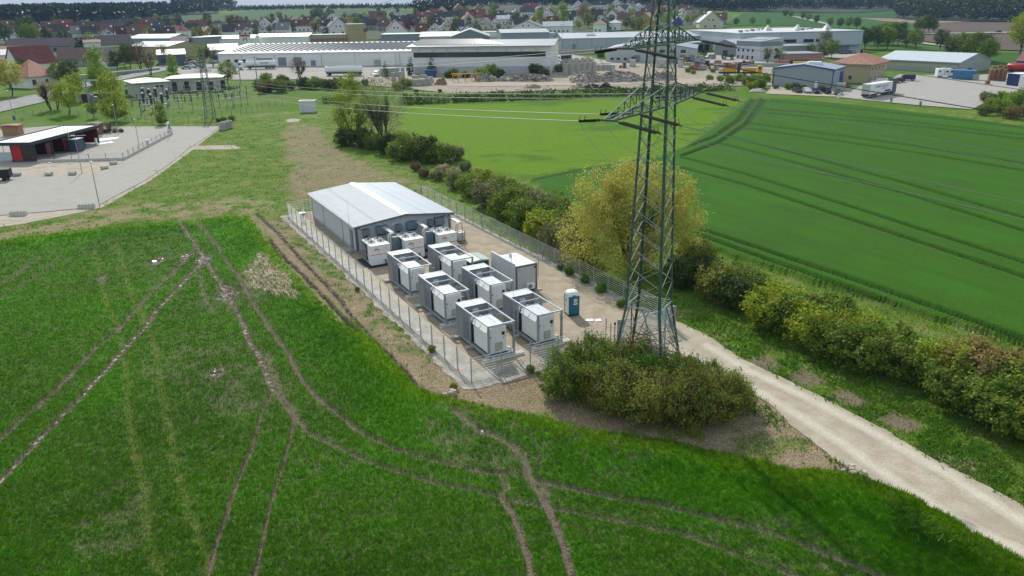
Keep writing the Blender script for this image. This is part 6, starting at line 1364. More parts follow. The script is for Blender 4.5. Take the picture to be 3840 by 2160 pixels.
# ================================================================ MIDDLE BAND: YARDS, HALLS, VEHICLES
drape('yard_ground', [(1120,300),(1500,330),(1700,352),(1900,345),(2200,335),(2500,330),(2780,322),(2895,322),(2895,262),(2600,240),(2300,245),(2060,255),(1560,282),(1350,292)], YARD, .12)
drape('dust_road', [(1560,322),(1800,326),(2100,322),(2400,318),(2790,316),(2790,300),(2500,296),(2300,305),(2000,312),(1700,308),(1560,308)], gravel('pale_dust', (.36,.30,.24), (.43,.37,.30), None, 6, .2), .20)
drape('delivery_yard', [(880,300),(1000,300),(1150,298),(1540,292),(1560,282),(1545,240),(1100,240),(820,238),(700,250),(640,262),(700,290)], ASPH, .14)
drape('factory_yard', [(2064,252),(2300,246),(2620,240),(2895,262),(2960,240),(2960,225),(3230,215),(3240,188),(2900,195),(2640,200),(2600,230),(2270,228),(2110,200),(2064,190)], ASPH, .16)
drape('grass_field', [(1130,392),(1500,395),(1560,352),(1400,330),(1150,345),(1050,370)], GMAT, .02) if 0 else None
drape('truck_yard', [(3120,362),(3260,378),(3440,395),(3645,411),(3720,372),(3840,345),(4200,300),(4200,270),(3840,270),(3600,285),(3480,282),(3370,280),(3340,300),(3250,320),(3195,325),(3160,345)], ASPH, .10)
drape('lane', [(2870,352),(3120,363),(3160,346),(3195,328),(3120,333),(2895,324)], GRAVP, .09)
for i, (a, b) in enumerate((((3440,374),(3500,362)),((3512,400),(3625,372)),((3590,404),(3665,385)),((3380,385),(3470,362)))):
    P0, P1 = atg(*a), atg(*b); m = MB(); m.bar((P0[0],P0[1],P0[2]+.14),(P1[0],P1[1],P1[2]+.14),.16,.012); structure(m.build('bay_line', WHITE))
HW1 = pm('hall_white', (.80,.81,.80), .6, 0, .03, .15); HG1 = rib('hall_grey_x', (.36,.41,.46), 'X', 1.0, .5, 0, .03, 0, .94); HGL = pm('hall_lightgrey', (.42,.47,.52), .55, 0, .03, .1)
RFW = pm('roof_white', (.60,.62,.64), .5, 0, .05, .08); RFG = pm('roof_grey', (.30,.34,.38), .5, .1, .05, .08); RFL = pm('roof_lightgrey', (.45,.49,.53), .45, .1, .05, .08); SOLAR = pm('solar_panel', (.02,.025,.045), .25, 0, .1, 1, spec=.8)
BLUEP = pm('blue_paint', (.02,.06,.32), .45); TAN = pm('tan_render', (.42,.32,.19), .8, 0, .05, .3); CREAM = pm('cream_render', (.50,.42,.27), .8, 0, .04, .4)
h1 = bld('logistics_hall', 'long low white hall with solar panel rows on its roof behind the tankers', (824,250), (1552,246), 36, 6.0, wallm=HW1, roofm=RFW, roof='shed', rh=2.6, over=.6, cat='hall'); ln = h1['ln']
for i, (x0, w_, z_, mt) in enumerate(((.165,.042,3.9,DARK),(.235,.044,4.2,MGREY),(.312,.045,4.2,MGREY),(.398,.026,2.8,MGREY))):
    X0 = ln*(.235+(x0-.165)*1.03); MB().box(X0,X0+ln*w_*.95,-.1,-.003,.3,z_+.3).build('loading_door', mt, h1)
for k in range(3): win(h1, 3.5+k*3.6, 2.4, 1.7, 1.5)
win(h1, 17, 3.2, 7.5, 1.0)
for k in (.12,.29,.53,.93): MB().box(ln*k,ln*k+.15,-.12,-.003,.3,5.5).build('downpipe', MGREY, h1)
sl_ = 2.6/36
for k in range(40):
    x0 = 4+k*(ln+14)/40; f1 = 1.0 if x0 < ln-1 else max(0, 1); ya = 3.5 if x0 < ln-1.5 else 3.5+(x0-ln+1.5)*1.45; yb = 33 if x0 > 23 else 3.5+(x0-3)*1.45
    if yb-ya < 3: continue
    xa, xb = x0-(ya-3.5)/1.45, x0-(yb-3.5)/1.45
    mm = MB(); mm.add([(xa,ya,6.55+ya*sl_),(xa+.8,ya,7.0+ya*sl_),(xb+.8,yb,7.0+yb*sl_),(xb,yb,6.55+yb*sl_),(xa+.04,ya,6.52+ya*sl_),(xa+.84,ya,6.97+ya*sl_),(xb+.84,yb,6.97+yb*sl_),(xb+.04,yb,6.52+yb*sl_)], [(0,1,2,3),(7,6,5,4),(0,4,5,1),(1,5,6,2),(2,6,7,3),(3,7,4,0)])
    mm.build('solar_row', SOLAR, h1)
h2 = bld('strip_window_hall', 'tall white hall with one long black window strip and grey base', (1547,277), (2064,277), 40, 10.6, wallm=HW1, roofm=RFG, roof='gx', rh=1.5, over=1.6, cat='hall'); ln = h2['ln']
win(h2, 1.0, 6.9, ln-3, 1.75, GLASS, frame=False, name='window_strip', d=.12)
MB().box(.0,ln,-.14,-.004,-.2,3.3).build('base_cladding', rib('base_grey', (.50,.52,.53), 'X', .5, .6, 0, .05, 0, .85), h2)
for k in range(9): m = MB(); x = 3+k*(ln-5)/8.6; m.bar((x,-.02,8.9),(x,-1.5,10.7),.3); m.build('bracket', HW1, h2)
for k in range(26):
    x0 = 1+k*ln*.66/26; ya, yb = 1.0, 19.0; xb = x0-(yb-ya)/1.45; kz = 1.5/20
    if xb < -1: xb = -1; yb = ya+(x0+1)*1.45
    if yb-ya < 3: continue
    MB().add([(x0,ya,11.35+ya*kz),(x0+.8,ya,11.7+ya*kz),(xb+.8,yb,11.7+yb*kz),(xb,yb,11.35+yb*kz),(x0+.04,ya,11.3+ya*kz),(x0+.84,ya,11.66+ya*kz),(xb+.84,yb,11.66+yb*kz),(xb+.04,yb,11.3+yb*kz)], [(0,1,2,3),(7,6,5,4),(0,4,5,1),(1,5,6,2),(2,6,7,3),(3,7,4,0)]).build('solar_row', SOLAR, h2)
h3 = bld('factory_hall', 'long grey hall in the back with pale low roof left of the pylon', (2108,190), (2760,176), 32, 6.0, wallm=HGL, roofm=RFL, roof='gx', rh=2.2, over=.3, cat='hall'); ln = h3['ln']
for k in range(12): MB().box(ln*k/12,ln*k/12+.2,-.06,-.003,.3,6.2).build('downpipe', MGREY, h3)
MB().box(5.5,7.3,-.08,-.003,.3,3.6).build('door', MGREY, h3)
for k in (14, 62): MB().box(k,k+5,7,9,8.0,8.6).build('roof_light', WHITE, h3)
h4 = bld('workshop_hall', 'grey and white workshop with wide shallow gable right behind the pylon', (2272,232), (2608,234), 34, 5.6, wallm=pm('workshop_white', (.46,.49,.50), .6), roofm=RFG, roof='gy', rh=3.2, over=.3, cat='hall'); ln = h4['ln']
for x in (.60,.71,.83): win(h4, ln*x, 4.2, 2.3, 1.4, frame=True)
for x in (.32,.70,.82,.92): MB().box(ln*x,ln*x+2.6,-.1,-.003,.3,3.4).build('door', MGREY, h4)
for x in (.05,.12,.2): win(h4, ln*x, 1.2, 1.6, 1.2)
MB().box(ln*.47,ln*.55,-.12,-.003,4.2,5.6).build('yellow_sign', YELLOW, h4)
h5 = bld('big_factory', 'very large pale grey factory block with white roof at the right rear', (2765,203), (3228,192), 62, 9.6, wallm=pm('factory_grey', (.48,.53,.58), .55, 0, .03, .1), roofm=RFW, roof='flat', over=.4, cat='hall'); ln = h5['ln']
for x0, x1 in ((.16,.22),(.30,.46),(.52,.60),(.62,.65)): win(h5, ln*x0, 5.2, ln*(x1-x0), 1.4, GLASS, frame=False, name='window_strip', d=.1)
for k in (.33,.74): MB().box(ln*k,ln*k+.3,-.08,-.003,.3,9.8).build('downpipe', MGREY, h5)
MB().box(ln*.55,ln*.98,-2.2,-.003,3.4,3.8).build('canopy', pm('canopy_teal', (.22,.33,.35), .5), h5); MB().box(ln*.80,ln*.90,-.1,-.003,.3,3.3).build('door', MGREY, h5)
for k in range(3): MB().add([(ln*(.38+k*.25)-2,18,10.2),(ln*(.38+k*.25)+2,18,10.2),(ln*(.38+k*.25)+2,22,10.2),(ln*(.38+k*.25)-2,22,10.2),(ln*(.38+k*.25),20,13.2)], [(0,1,4),(1,2,4),(2,3,4),(3,0,4),(3,2,1,0)]).build('roof_light', RFW, h5)
for k in range(9): MB().box(ln*(.05+k*.1),ln*(.05+k*.1)+1.5,6+(k*7)%30,8+(k*7)%30,10.21,11.2).build('roof_vent', (MGREY, RFW)[k % 2], h5)
h6 = bld('office_block', 'white two-storey office block with grey upper band behind the crane truck', (2758,220), (2847,229), 13.5, 7.9, wallm=pm('office_white', (.58,.61,.63), .6, 0, .03, .3), roofm=RFG, roof='shed', rh=1.2, over=.15, cat='building'); ln = h6['ln']
MB().box(.0,ln,-.08,-.004,6.3,8.4).build('upper_band', MGREY if 0 else pm('band_grey', (.26,.28,.30), .5), h6)
for k in range(4):
    win(h6, 1.0+k*2.9, 3.9, 1.1, 1.3); win(h6, 1.0+k*2.9, .9, 1.1, 1.4)
for k in range(2): win(h6, 2.5+k*6, 4.0, 2.2, 1.3, face='x', off=ln); win(h6, 2.5+k*6, .9, 2.2, 1.4, face='x', off=ln)
MB().box(ln+.003,ln+.08,.0,13.4,6.3,8.2).build('upper_band', MGREY, h6)
for k in range(3): MB().box(1+k*3.6,4+k*3.6,5,7,8.6,9.3).build('roof_light', WHITE, h6)
h7 = bld('small_hall', 'small grey gabled hall beside the white office block', (2679,206), (2757,212), 14, 5.4, wallm=pm('shed_grey', (.22,.24,.25), .6), roofm=RFL, roof='gy', rh=1.8, over=.3, cat='hall')
MB().box(2,7,-.1,-.003,.3,4.2).build('door', MGREY, h7)
h7b = bld('loading_dock', 'dark open loading docks between workshop and small grey hall', (2585,196), (2672,190), 8, 4.4, wallm=MGREY, roofm=RFL, roof='flat', over=.3, cat='building')
for k in range(3): MB().box(1.5+k*4.3,4.6+k*4.3,-.1,-.003,.5,3.8).build('dock_door', BLACK, h7b)
h8 = bld('pink_annex', 'low pale pink walled building right of the white office block', (2941,226), (3082,224), 16, 2.6, wallm=pm('pink_render', (.45,.24,.22), .8), roofm=RFG, roof='flat', over=.3, cat='building')
h8b = bld('grey_annex', 'small flat grey building box behind the pink walled one', (2945,212), (3030,210), 10, 4.6, wallm=pm('shed_grey2', (.25,.26,.26), .6), roofm=RFL, roof='flat', over=.2, cat='building')
# blue-edged workshop
h9 = bld('blue_trim_hall', 'grey metal hall with bright blue trim standing at the edge of the right field', (2896,322), (3119,334), 15, 5.9, wallm=rib('panel_bluegrey', (.33,.38,.41), 'X', .9, .5, 0, .03, 0, .95), roofm=rib('blue_grey_roof', (.30,.37,.44), 'X', .5, .4, .15, .03, 0, .93), roof='gy', rh=1.3, over=.35, cat='hall'); ln = h9['ln']
m = MB(); k = 1.3/(ln/2)
m.extr([(-.36,6.0),(ln/2,7.44),(ln+.36,6.0),(ln+.36,6.38),(ln/2,7.75),(-.36,6.38)], -.45, -.36); m.build('blue_verge', BLUEP, h9); MB().box(ln-.25,ln+.04,-.08,-.003,.2,6.0).build('corner_trim', BLUEP, h9); MB().box(-.04,.25,-.08,-.003,.2,5.3).build('corner_trim', BLUEP, h9)
MB().box(ln+.003,ln+.1,9.2,13.4,.3,4.9).build('roller_door', BLUEP, h9); MB().box(ln+.35,ln+.5,-.3,15.3,5.9,6.2).build('eave_gutter', BLUEP, h9)
f_ = MB().box(ln*.70,ln*.70+1.4,-.12,-.003,.3,2.8).build('door_frame', BLUEP, h9); MB().box(ln*.70+.12,ln*.70+1.28,-.15,-.121,.3,2.65).build('door_leaf', WHITE, f_)
MB().bbox(ln*.48,ln*.48+4.2,5.0,8.4,7.2,8.2,.3).build('roof_light', WHITE, h9)
# tiled villa
TILE = pm('roof_tile', (.33,.16,.11), .75, 0, .25, .9); TILEP = pm('roof_tile_pink', (.42,.20,.14), .7, 0, .15, .6)
h10 = bld('tiled_villa', 'cream two-storey house with brown tiled hipped roof between blue-trimmed hall and grey hall', (3256,313), (3318,290), 12.5, 6.0, wallm=CREAM, roofm=TILE, roof='hip', rh=3.0, over=1.2, cat='house'); ln = h10['ln']
for k in range(4): win(h10, 1.6+k*(ln-2)/4, 4.2, 1.0, 1.2)
for k in (0,1,2,3): win(h10, 1.6+k*(ln-2)/4, 1.0, 1.0, 1.5)
for y_, z_ in ((5.5,1.3),(10.5,4.3)):
    f_ = MB().box(-.07,-.003,y_-.1,y_+1.2,z_-.1,z_+1.5).build('window_frame', WHITE, h10); MB().box(-.09,-.071,y_,y_+1.1,z_,z_+1.4).build('pane', GLASS, f_)
MB().box(ln+.003,ln+4.5,1,6,0,4.1).build('annex', CREAM, h10); MB().box(-.1,.1,-.1,-.003,0,6.2).build('downpipe', MGREY, h10); MB().box(ln*.7,ln*.7+.7,7,7.7,8.5,10.2).build('chimney', DARK, h10)
h11 = bld('grey_shed', 'long grey storage hall with white roof, window strip and gable at the truck yard', (3290,256), (3592,278), 24, 3.9, wallm=pm('shed_panel', (.36,.39,.41), .6, 0, .04, .3), roofm=rib('shed_roof', (.56,.62,.66), 'X', .8, .4, .1, .03, 0, .95), roof='gx', rh=2.6, over=.3, cat='hall'); ln = h11['ln']
win(h11, 2.5, 2.1, ln-7, 1.4, pm('polycarbonate', (.42,.42,.34), .5, 0, .1), frame=False, name='window_strip', d=.08); MB().box(ln-.28,ln+.03,-.07,-.003,.3,3.9).build('corner_trim', MGREY, h11)
MB().box(-.3,ln+.32,-.36,-.301,3.7,4.15).build('eave_trim', MGREY, h11)
win(h11, 12, 3.3, 6, 1.6, bpy.data.materials['polycarbonate'], face='x', off=ln, frame=False, name='gable_window'); MB().box(ln+.003,ln+.08,6.5,9.5,.3,1.9).build('opening', BLACK, h11)
h12 = bld('red_barn', 'dark barn with purple-red roof at the right picture edge', (3805,266), (4000,275), 16, 3.6, wallm=pm('barn_dark', (.05,.04,.04), .7), roofm=pm('barn_roof', (.22,.09,.09), .6), roof='gx', rh=3.2, cat='barn')
# tan office and assorted blocks in the industrial belt
h13 = bld('tan_office', 'flat tan office building with a row of dark windows behind the solar roof', (1163,176), (1312,174), 12, 6.8, wallm=TAN, roofm=RFG, roof='flat', over=.1, cat='building'); ln = h13['ln']
for k in range(12): win(h13, 1.0+k*(ln-2)/12, 3.7, 1.3, 1.4, frame=False)
h14 = bld('tan_tower', 'square tan tower block at the end of the tan office', (1312,176), (1377,174), 12, 12.6, wallm=TAN, roofm=RFG, roof='flat', over=.1, cat='building'); win(h14, 9, 8.6, 2.2, 1.8, frame=False)
for nm, lb, a, b, dp, hh, wm_, rm_, rf, rh in (
 ('sheds','long white works hall left of the tan office',(960,180),(1160,178),24,6.2,HW1,RFL,'gx',1.5),
 ('sheds','white hall with emblem sign behind the first solar roof',(758,200),(960,196),30,7.2,HW1,RFG,'gx',1.4),
 ('sheds','grey flat hall with white left edge right of the tan tower',(1430,172),(1575,170),26,6.4,pm('hall_dgrey',(.24,.27,.30),.6),RFG,'flat',0),
 ('sheds','hall with bright white sloping roof behind the long solar roof',(1575,172),(1720,170),30,5.2,HGL,RFW,'gx',2.2),
 ('sheds','dark grey gabled hall between solar roof and village',(1690,176),(1835,174),36,5.6,pm('hall_dgrey2',(.20,.24,.28),.6),RFL,'gy',4.0),
 ('sheds','grey hall with sawtooth roof ends behind the strip window hall',(1880,196),(2060,192),30,9.5,pm('hall_dgrey3',(.27,.31,.35),.6),RFG,'gx',1.4),
 ('sheds','blue-grey solar roofed hall before the emblem hall',(790,236),(900,232),22,5.6,HGL,pm('roof_bluegrey',(.20,.26,.34),.4),'gx',2.2),
 ('sheds','pale blue metal hall in the middle of the left works area',(480,176),(640,180),24,5.4,pm('hall_blue',(.28,.36,.42),.6),RFL,'gx',2.0),
 ('sheds','yellowish walled hall with wide grey roof left of the dark barn roof',(478,216),(636,222),26,5.8,pm('hall_yellowish',(.40,.36,.24),.7),RFG,'gx',2.0),
 ('sheds','dark brown gambrel barn among the grey works halls',(636,208),(706,208),16,5.6,pm('barn_brown',(.06,.035,.035),.7),pm('roof_umber',(.07,.045,.05),.7),'gx',3.6),
 ('sheds','grey concrete block building right of the dark gambrel barn',(706,204),(762,206),16,8.6,pm('block_grey',(.26,.28,.29),.7),RFG,'flat',0),
 ('sheds','slate blue gabled shed before the dark gambrel barn',(595,246),(700,242),16,4.6,pm('shed_blue',(.10,.13,.19),.6),RFL,'gx',1.8),
 ('sheds','grey white store building with blue band behind the strip hall',(2010,150),(2070,150),14,4.0,HGL,RFG,'flat',0),
 ('sheds','long row of grey greenhouse roofs behind the back factory hall',(2130,165),(2560,150),30,3.6,HGL,pm('roof_greenhouse',(.34,.38,.42),.4),'gx',1.2),
 ('sheds','white farm shop building with red trimmed windows below the village',(1745,150),(1800,150),12,4.4,HW1,RFL,'flat',0),
 ('sheds','flat white garage building right of the grey gabled hall',(1795,140),(1885,140),14,3.4,HW1,RFW,'flat',0)):
    t = bld('works_hall' if 'hall' in lb else 'works_building', lb, a, b, dp, hh, wallm=wm_, roofm=rm_, roof=rf, rh=rh, over=.3, cat='hall' if 'hall' in lb else 'building', group=None)
    n = max(2, int(t['ln']/6))
    for k in range(n):
        if rf == 'gx': win(t, 1.5+k*(t['ln']-3)/n, 1.6, 1.8, 1.6, frame=False, d=.08)
    if 'emblem sign' in lb:
        sg = MB().box(t['ln']*.72,t['ln']*.72+6,-.35,-.1,5.2,9.6).build('sign_board', WHITE, t); MB().extr([(t['ln']*.72,8.6),(t['ln']*.72+6,8.6),(t['ln']*.72+5,9.6),(t['ln']*.72+1,9.6)], -.4, -.36).build('sign_roof', RED, sg); text('sign_letter', 'M', 3.2, BLACK, sg, (t['ln']*.72+3,-.42,7.0), (math.pi/2,0,0))
# ---------------- vehicles
def wheels(t, xs, yw, r, mat=RUBBER, w_=.28):
    for x in xs:
        for s in (-1, 1): o = MB().tube((x,s*yw,r),(x,s*(yw-w_),r),r,n=14).build('wheel', mat, t); MB().tube((x,s*(yw+.012),r),(x,s*(yw-.02),r),r*.55,n=10).build('rim', GALV, o)
CARC = dict(black=(.015,.015,.018), white=(.65,.66,.67), silver=(.36,.38,.40), grey=(.12,.13,.14), blue=(.02,.05,.16), maroon=(.10,.012,.02), navy=(.02,.03,.06), red=(.35,.02,.02), yellow=(.55,.36,.02), green=(.02,.08,.04))
CARM = {k: pm('paint_'+k, c, .25, .2, .02, 1, spec=.6) for k, c in CARC.items()}
CARMESH = {}
def car(p, col, label, rot=0, kind='hatch', group='parked cars', sc=1, z=None):
    x, y, z_ = atg(*p); t = thing('parked_car', label, 'car', (x,y,z_+.12 if z is None else z), rot, group); L_ = 4.3 if kind == 'hatch' else 4.9; w_ = .9; hb, hr = (.82, 1.45) if kind == 'hatch' else (1.0, 1.95)
    if kind == 'hatch': pr = [(0,.3),(0,.75),(.35,.9),(1.15,.98),(1.75,1.42),(3.3,1.46),(4.1,.98),(4.3,.85),(4.3,.3)]; cab = [(1.3,.99),(1.8,1.38),(3.25,1.42),(3.95,.99)]
    elif kind == 'van': pr = [(0,.35),(0,1.0),(.5,1.15),(1.1,1.85),(1.5,1.98),(4.9,1.98),(4.95,.35)]; cab = [(.62,1.18),(1.15,1.8),(2.1,1.85),(2.1,1.18)]
    else: pr = [(0,.35),(0,.95),(1.2,1.05),(1.6,1.72),(3.0,1.74),(3.2,1.1),(5.0,1.1),(5.0,.35)]; cab = [(1.3,1.08),(1.65,1.66),(2.9,1.68),(3.0,1.08)]
    L_ = pr[-1][0]; pr = [(a-L_/2, b) for a, b in pr]; cab = [(a-L_/2, b) for a, b in cab]
    m = MB(); n = len(pr); vs = []
    for yy, ins in ((-w_,0),(-w_+.1,1),(w_-.1,1),(w_,0)):
        for a, b in pr: top = b > 1.1; vs.append((a, (yy*(.86 if top else 1)), b))
    m.add([(a, -w_*(.84 if b > 1.1 else 1), b) for a, b in pr]+[(a, w_*(.84 if b > 1.1 else 1), b) for a, b in pr], [tuple(range(n)), tuple(range(2*n-1,n-1,-1))]+[(i,n+i,n+(i+1)%n,(i+1)%n) for i in range(n)])
    b_ = m.build('body', CARM[col], t)
    for s in (-1,1):
        ym = lambda b: s*w_*(1-(.16 if b > 1.1 else 0)); k = len(cab); m = MB(); m.add([(a, s*(w_*(.985 if b < 1.1 else .84)+.012), b) for a, b in cab]+[(a, s*(w_*(.985 if b < 1.1 else .84)-.02), b) for a, b in cab], [tuple(range(k)), tuple(range(2*k-1,k-1,-1))]+[(i,k+i,k+(i+1)%k,(i+1)%k) for i in range(k)]); m.build('side_window', GLASS, t)
    c0, c1 = cab[0], cab[1]; MB().add([(c0[0]-.05,-.72,c0[1]+.03),(c0[0]-.05,.72,c0[1]+.03),(c1[0]-.04,.66,c1[1]),(c1[0]-.04,-.66,c1[1])], [(0,1,2,3)]).build('windscreen', GLASS, t)
    if kind == 'hatch': MB().add([(pr[5][0]+.05,-.68,1.41),(pr[5][0]+.05,.68,1.41),(pr[6][0]-.12,.74,1.07),(pr[6][0]-.12,-.74,1.07)], [(0,1,2,3)]).build('rear_window', GLASS, t)
    for s in (-1,1): MB().box(-L_/2-.015,-L_/2+.05,s*.72-.14,s*.72+.14,.62,.74).build('headlight', WHITE, t); MB().box(L_/2-.05,L_/2+.015,s*.74-.12,s*.74+.12,.68,.84).build('tail_light', RED, t)
    wheels(t, (-L_/2+.8, L_/2-.8), w_, .33, w_=.22); t.scale = (sc,)*3; return t
rr = -1.35   # cars by the blue-trimmed hall stand with their tails to the field
car((2989,347), 'black', 'black hatchback, leftmost of the cars parked before the blue-trimmed hall', rr+3.0)
car((3024,348), 'white', 'white car second from the left before the blue-trimmed hall', rr+2.9)
car((3059,350), 'navy', 'dark blue car third from the left before the blue-trimmed hall', rr+2.75)
car((3097,351), 'black', 'black car fourth from the left before the blue-trimmed hall', rr+2.9, 'van', sc=.92)
car((3138,354), 'grey', 'dark pickup rightmost of the cars before the blue-trimmed hall', rr+2.6, 'pick')
car((3366,309), 'maroon', 'dark red car parked on the truck yard beside the tiled villa', -.35); car((3400,303), 'navy', 'dark blue van parked beyond the dark red car', -.3, 'van')
car((3342,312), 'grey', 'dark car half hidden behind the annex of the tiled villa', -.3); car((3296,318), 'white', 'white van standing behind the lorry at the tiled villa', -.4, 'van')
car((2622,236), 'silver', 'grey car at the right corner of the workshop hall', .2); car((2663,222), 'silver', 'silver car in the yard left of the tractor', .4, 'van'); car((2086,197), 'white', 'silver-white car parked at the left end of the back factory hall', .1)
for i, (p, c) in enumerate((((3150,203),'black'),((3166,203),'navy'),((3182,202),'black'),((3198,201),'grey'))): car(p, c, ['first','second','third','fourth'][i]+' from the left of the dark cars parked under the factory canopy', 1.5, group='cars under the factory canopy')
for i, (p, c) in enumerate((((700,260),'silver'),((712,254),'white'),((724,249),'blue'),((738,246),'silver'),((706,246),'grey'),((722,240),'white'),((745,256),'silver'),((740,238),'black'))): car(p, c, '%s car from the left in the car park behind the bright green tree' % HN[sorted([700,712,724,738,706,722,745,740.5]).index(p[0] if p[0] != 740 else 740.5)], .2, group='cars in the car park behind the bright green tree')
car((3741,122), 'black', 'single dark car driving on the country road far right', .02, group=None) if 0 else None
t = car((3741,123), 'black', 'single dark car on the far country road at the right', .02)
if 'group' in t: del t['group']
for i, (p, c, k_, lb) in enumerate((((2540,240),'blue','hatch','dark blue car before the workshop behind the pylon'),((1413,286),'white','van','white van parked left of the long white container in the yard'),((720,236),'red','van','red van in the car park behind the bright green tree'))): car(p, c, lb, (-1.3,1.57,.3)[i], k_)
# articulated lorry
def lorry():
    a = atg(3243,370); b = atg(3324,353); t = thing('lorry', 'white articulated lorry with lettering standing on the truck yard', 'lorry', (a[0], a[1], a[2]+.12), math.atan2(b[1]-a[1], b[0]-a[0])); ln = 13.6
    tb = MB().box(0,ln,-1.27,1.27,1.15,3.95).build('trailer_box', WHITE, t); MB().box(0,ln,-1.1,1.1,.85,1.149).build('chassis', DARK, t)
    for y0, y1 in ((-1.2,-.03),(.03,1.2)): MB().box(-.04,-.003,y0,y1,1.25,3.85).build('rear_door', pm('door_grey', (.5,.55,.55), .5) if 'door_grey' not in bpy.data.materials else bpy.data.materials['door_grey'], t)
    MB().box(-.1,.1,-1.25,1.25,.55,.85).build('bumper', DARK, t); MB().box(1.5,4.8,-1.25,1.25,.3,.5).build('side_guard', DARK, t) if 0 else None
    text('lettering', 'HUBERT LACKNER', .95, pm('lettering_blue', (.03,.06,.16), .5), tb, (7.0,-1.285,3.05), (math.pi/2,0,0)); text('small_lettering', 'TRANSPORTE', .42, bpy.data.materials['lettering_blue'], tb, (8.4,-1.285,2.35), (math.pi/2,0,0)); MB().box(9.0,12.8,-1.29,-1.272,1.3,1.8).build('blue_strip', bpy.data.materials['lettering_blue'], tb)
    wheels(t, (1.6,2.95,4.3,12.2), 1.25, .5); c = MB(); c.extr([(ln+.35,.6),(ln+2.75,.6),(ln+2.75,2.0),(ln+2.55,3.3),(ln+.35,3.7)], -1.25, 1.25); cb = c.build('cab', pm('cab_dark', (.04,.045,.06), .3), t); MB().box(ln+.5,ln+1.2,-1.27,-1.252,2.0,3.0).build('cab_window', GLASS, cb)
    MB().box(10.6,ln+2.5,-1.0,1.0,.5,.84).build('tractor_frame', DARK, t); wheels(t, (ln+1.9,), 1.22, .5)
lorry()
def tanker(pL, pR, label, cab=True, txt=None):
    a = atg(*pL); b = atg(*pR); L_ = math.hypot(b[0]-a[0], b[1]-a[1]); t = thing('tanker', label, 'tanker', (a[0], a[1], a[2]+.12), math.atan2(b[1]-a[1], b[0]-a[0])); x0 = 3.2 if cab else 0
    if cab:
        c = MB(); c.extr([(0,.7),(2.3,.7),(2.3,3.3),(.5,3.2),(0,2.0)], -1.2, 1.2); cb = c.build('cab', WHITE, t); MB().box(.5,1.4,-1.22,-1.202,1.9,2.8).build('cab_window', GLASS, cb); wheels(t, (1.1,), 1.2, .5)
    m = MB(); n = 18; L2_ = L_-x0
    prof = [(.0,.55),(.12,1.0),(.5,1.25),(L2_-.5,1.25),(L2_-.12,1.0),(L2_,.55)]; vs = []
    for xx, r_ in prof:
        for k in range(n): a_ = 6.283*k/n; vs.append((x0+xx, r_*math.cos(a_), 2.35+r_*math.sin(a_)))
    m.add(vs, [(j*n+k, j*n+(k+1)%n, (j+1)*n+(k+1)%n, (j+1)*n+k) for j in range(5) for k in range(n)]+[tuple(range(n)), tuple(5*n+k for k in range(n))]); tk = m.build('tank', WHITE, t, smooth=True)
    MB().box(x0+1,L_-1,-.3,.3,3.55,3.72).build('walkway', GALV, t); MB().box(x0+.5,L_-.4,-.9,.9,.75,1.2).build('chassis', DARK, t); wheels(t, (L_-1.4,L_-2.8,L_-4.2,x0+1.6), 1.2, .5)
    if txt: text('lettering', txt, 1.0, pm('letter_green', (.03,.10,.09), .5), tk, (x0+L2_*.62,-1.27,2.45), (math.pi/2,0,0))
tanker((894,262), (1038,258), 'white tanker lorry with dark lettering before the open hall door', True, 'GRUBER')
tanker((1221,285), (1362,285), 'white tank trailer without cab standing in the delivery yard', False)
tanker((1180+70,262), (1345,262), 'white tank trailer behind the nearer tank trailer', False) if 0 else None
t = tanker((3772,276), (3900,284), 'dark red tank trailer at the right edge of the truck yard', False)
for o in bpy.data.objects:
    if o.get('label', '').startswith('dark red tank trailer'):
        for c in o.children:
            if c.name.startswith('tank'): c.material_slots[0].link = 'OBJECT'; c.material_slots[0].material = CARM['red']
def boxthing(name, label, cat, pL, pR, d, h, mat, group=None, ribm=None, legs=False, z0=0):
    a = atg(*pL); b = atg(*pR); L_ = math.hypot(b[0]-a[0], b[1]-a[1]); t = thing(name, label, cat, (a[0], a[1], a[2]+.1), math.atan2(b[1]-a[1], b[0]-a[0]), group)
    m = MB(); n = max(3, int(L_/.6))
    m.box(0,L_,0,d,.1+z0,h+z0); bd = m.build('body', mat, t); m = MB()
    for k in range(n): m.box(L_*k/n+.1,L_*k/n+.1+L_/n*.5,-.05,-.003,.3+z0,h-.2+z0)
    m.build('side_panel', mat, t); MB().box(-.05,L_+.05,-.05,d+.05,h+.002+z0,h+.1+z0).build('roof', ribm or mat, t); return t
BLC = pm('container_blue', (.06,.20,.38), .5, 0, .08, 1)
boxthing('shipping_container', 'bright blue shipping container beside the camper van', 'container', (3569,297), (3651,301), 2.5, 2.9, BLC, None, pm('container_blue_top', (.12,.30,.48), .5))
boxthing('shipping_container', 'long pale container box in the delivery yard before the strip hall', 'container', (1427,286), (1491,287), 2.6, 2.9, pm('container_pale', (.38,.42,.38), .6))
boxthing('shipping_container', 'blue container at the grey base of the strip window hall', 'container', (1594,290), (1632,290), 2.5, 2.5, pm('container_dblue', (.03,.08,.25), .5))
boxthing('shipping_container', 'dark green skip container at the left corner of the workshop hall', 'container', (2238,217), (2266,217), 2.5, 2.6, pm('container_green', (.02,.10,.05), .5))
boxthing('shipping_container', 'large white plant container against the white logistics hall', 'container', (1428,248), (1482,248), 3.5, 5.0, HW1)
boxthing('shipping_container', 'small grey container against the white logistics hall', 'container', (1405,248), (1426,248), 3.0, 2.4, CONC)
boxthing('box_trailer', 'blue box trailer with white roof at the right side of the truck yard', 'trailer', (3772,320), (3822,326), 7, 3.6, pm('trailer_blue', (.02,.04,.13), .4), None, WHITE)
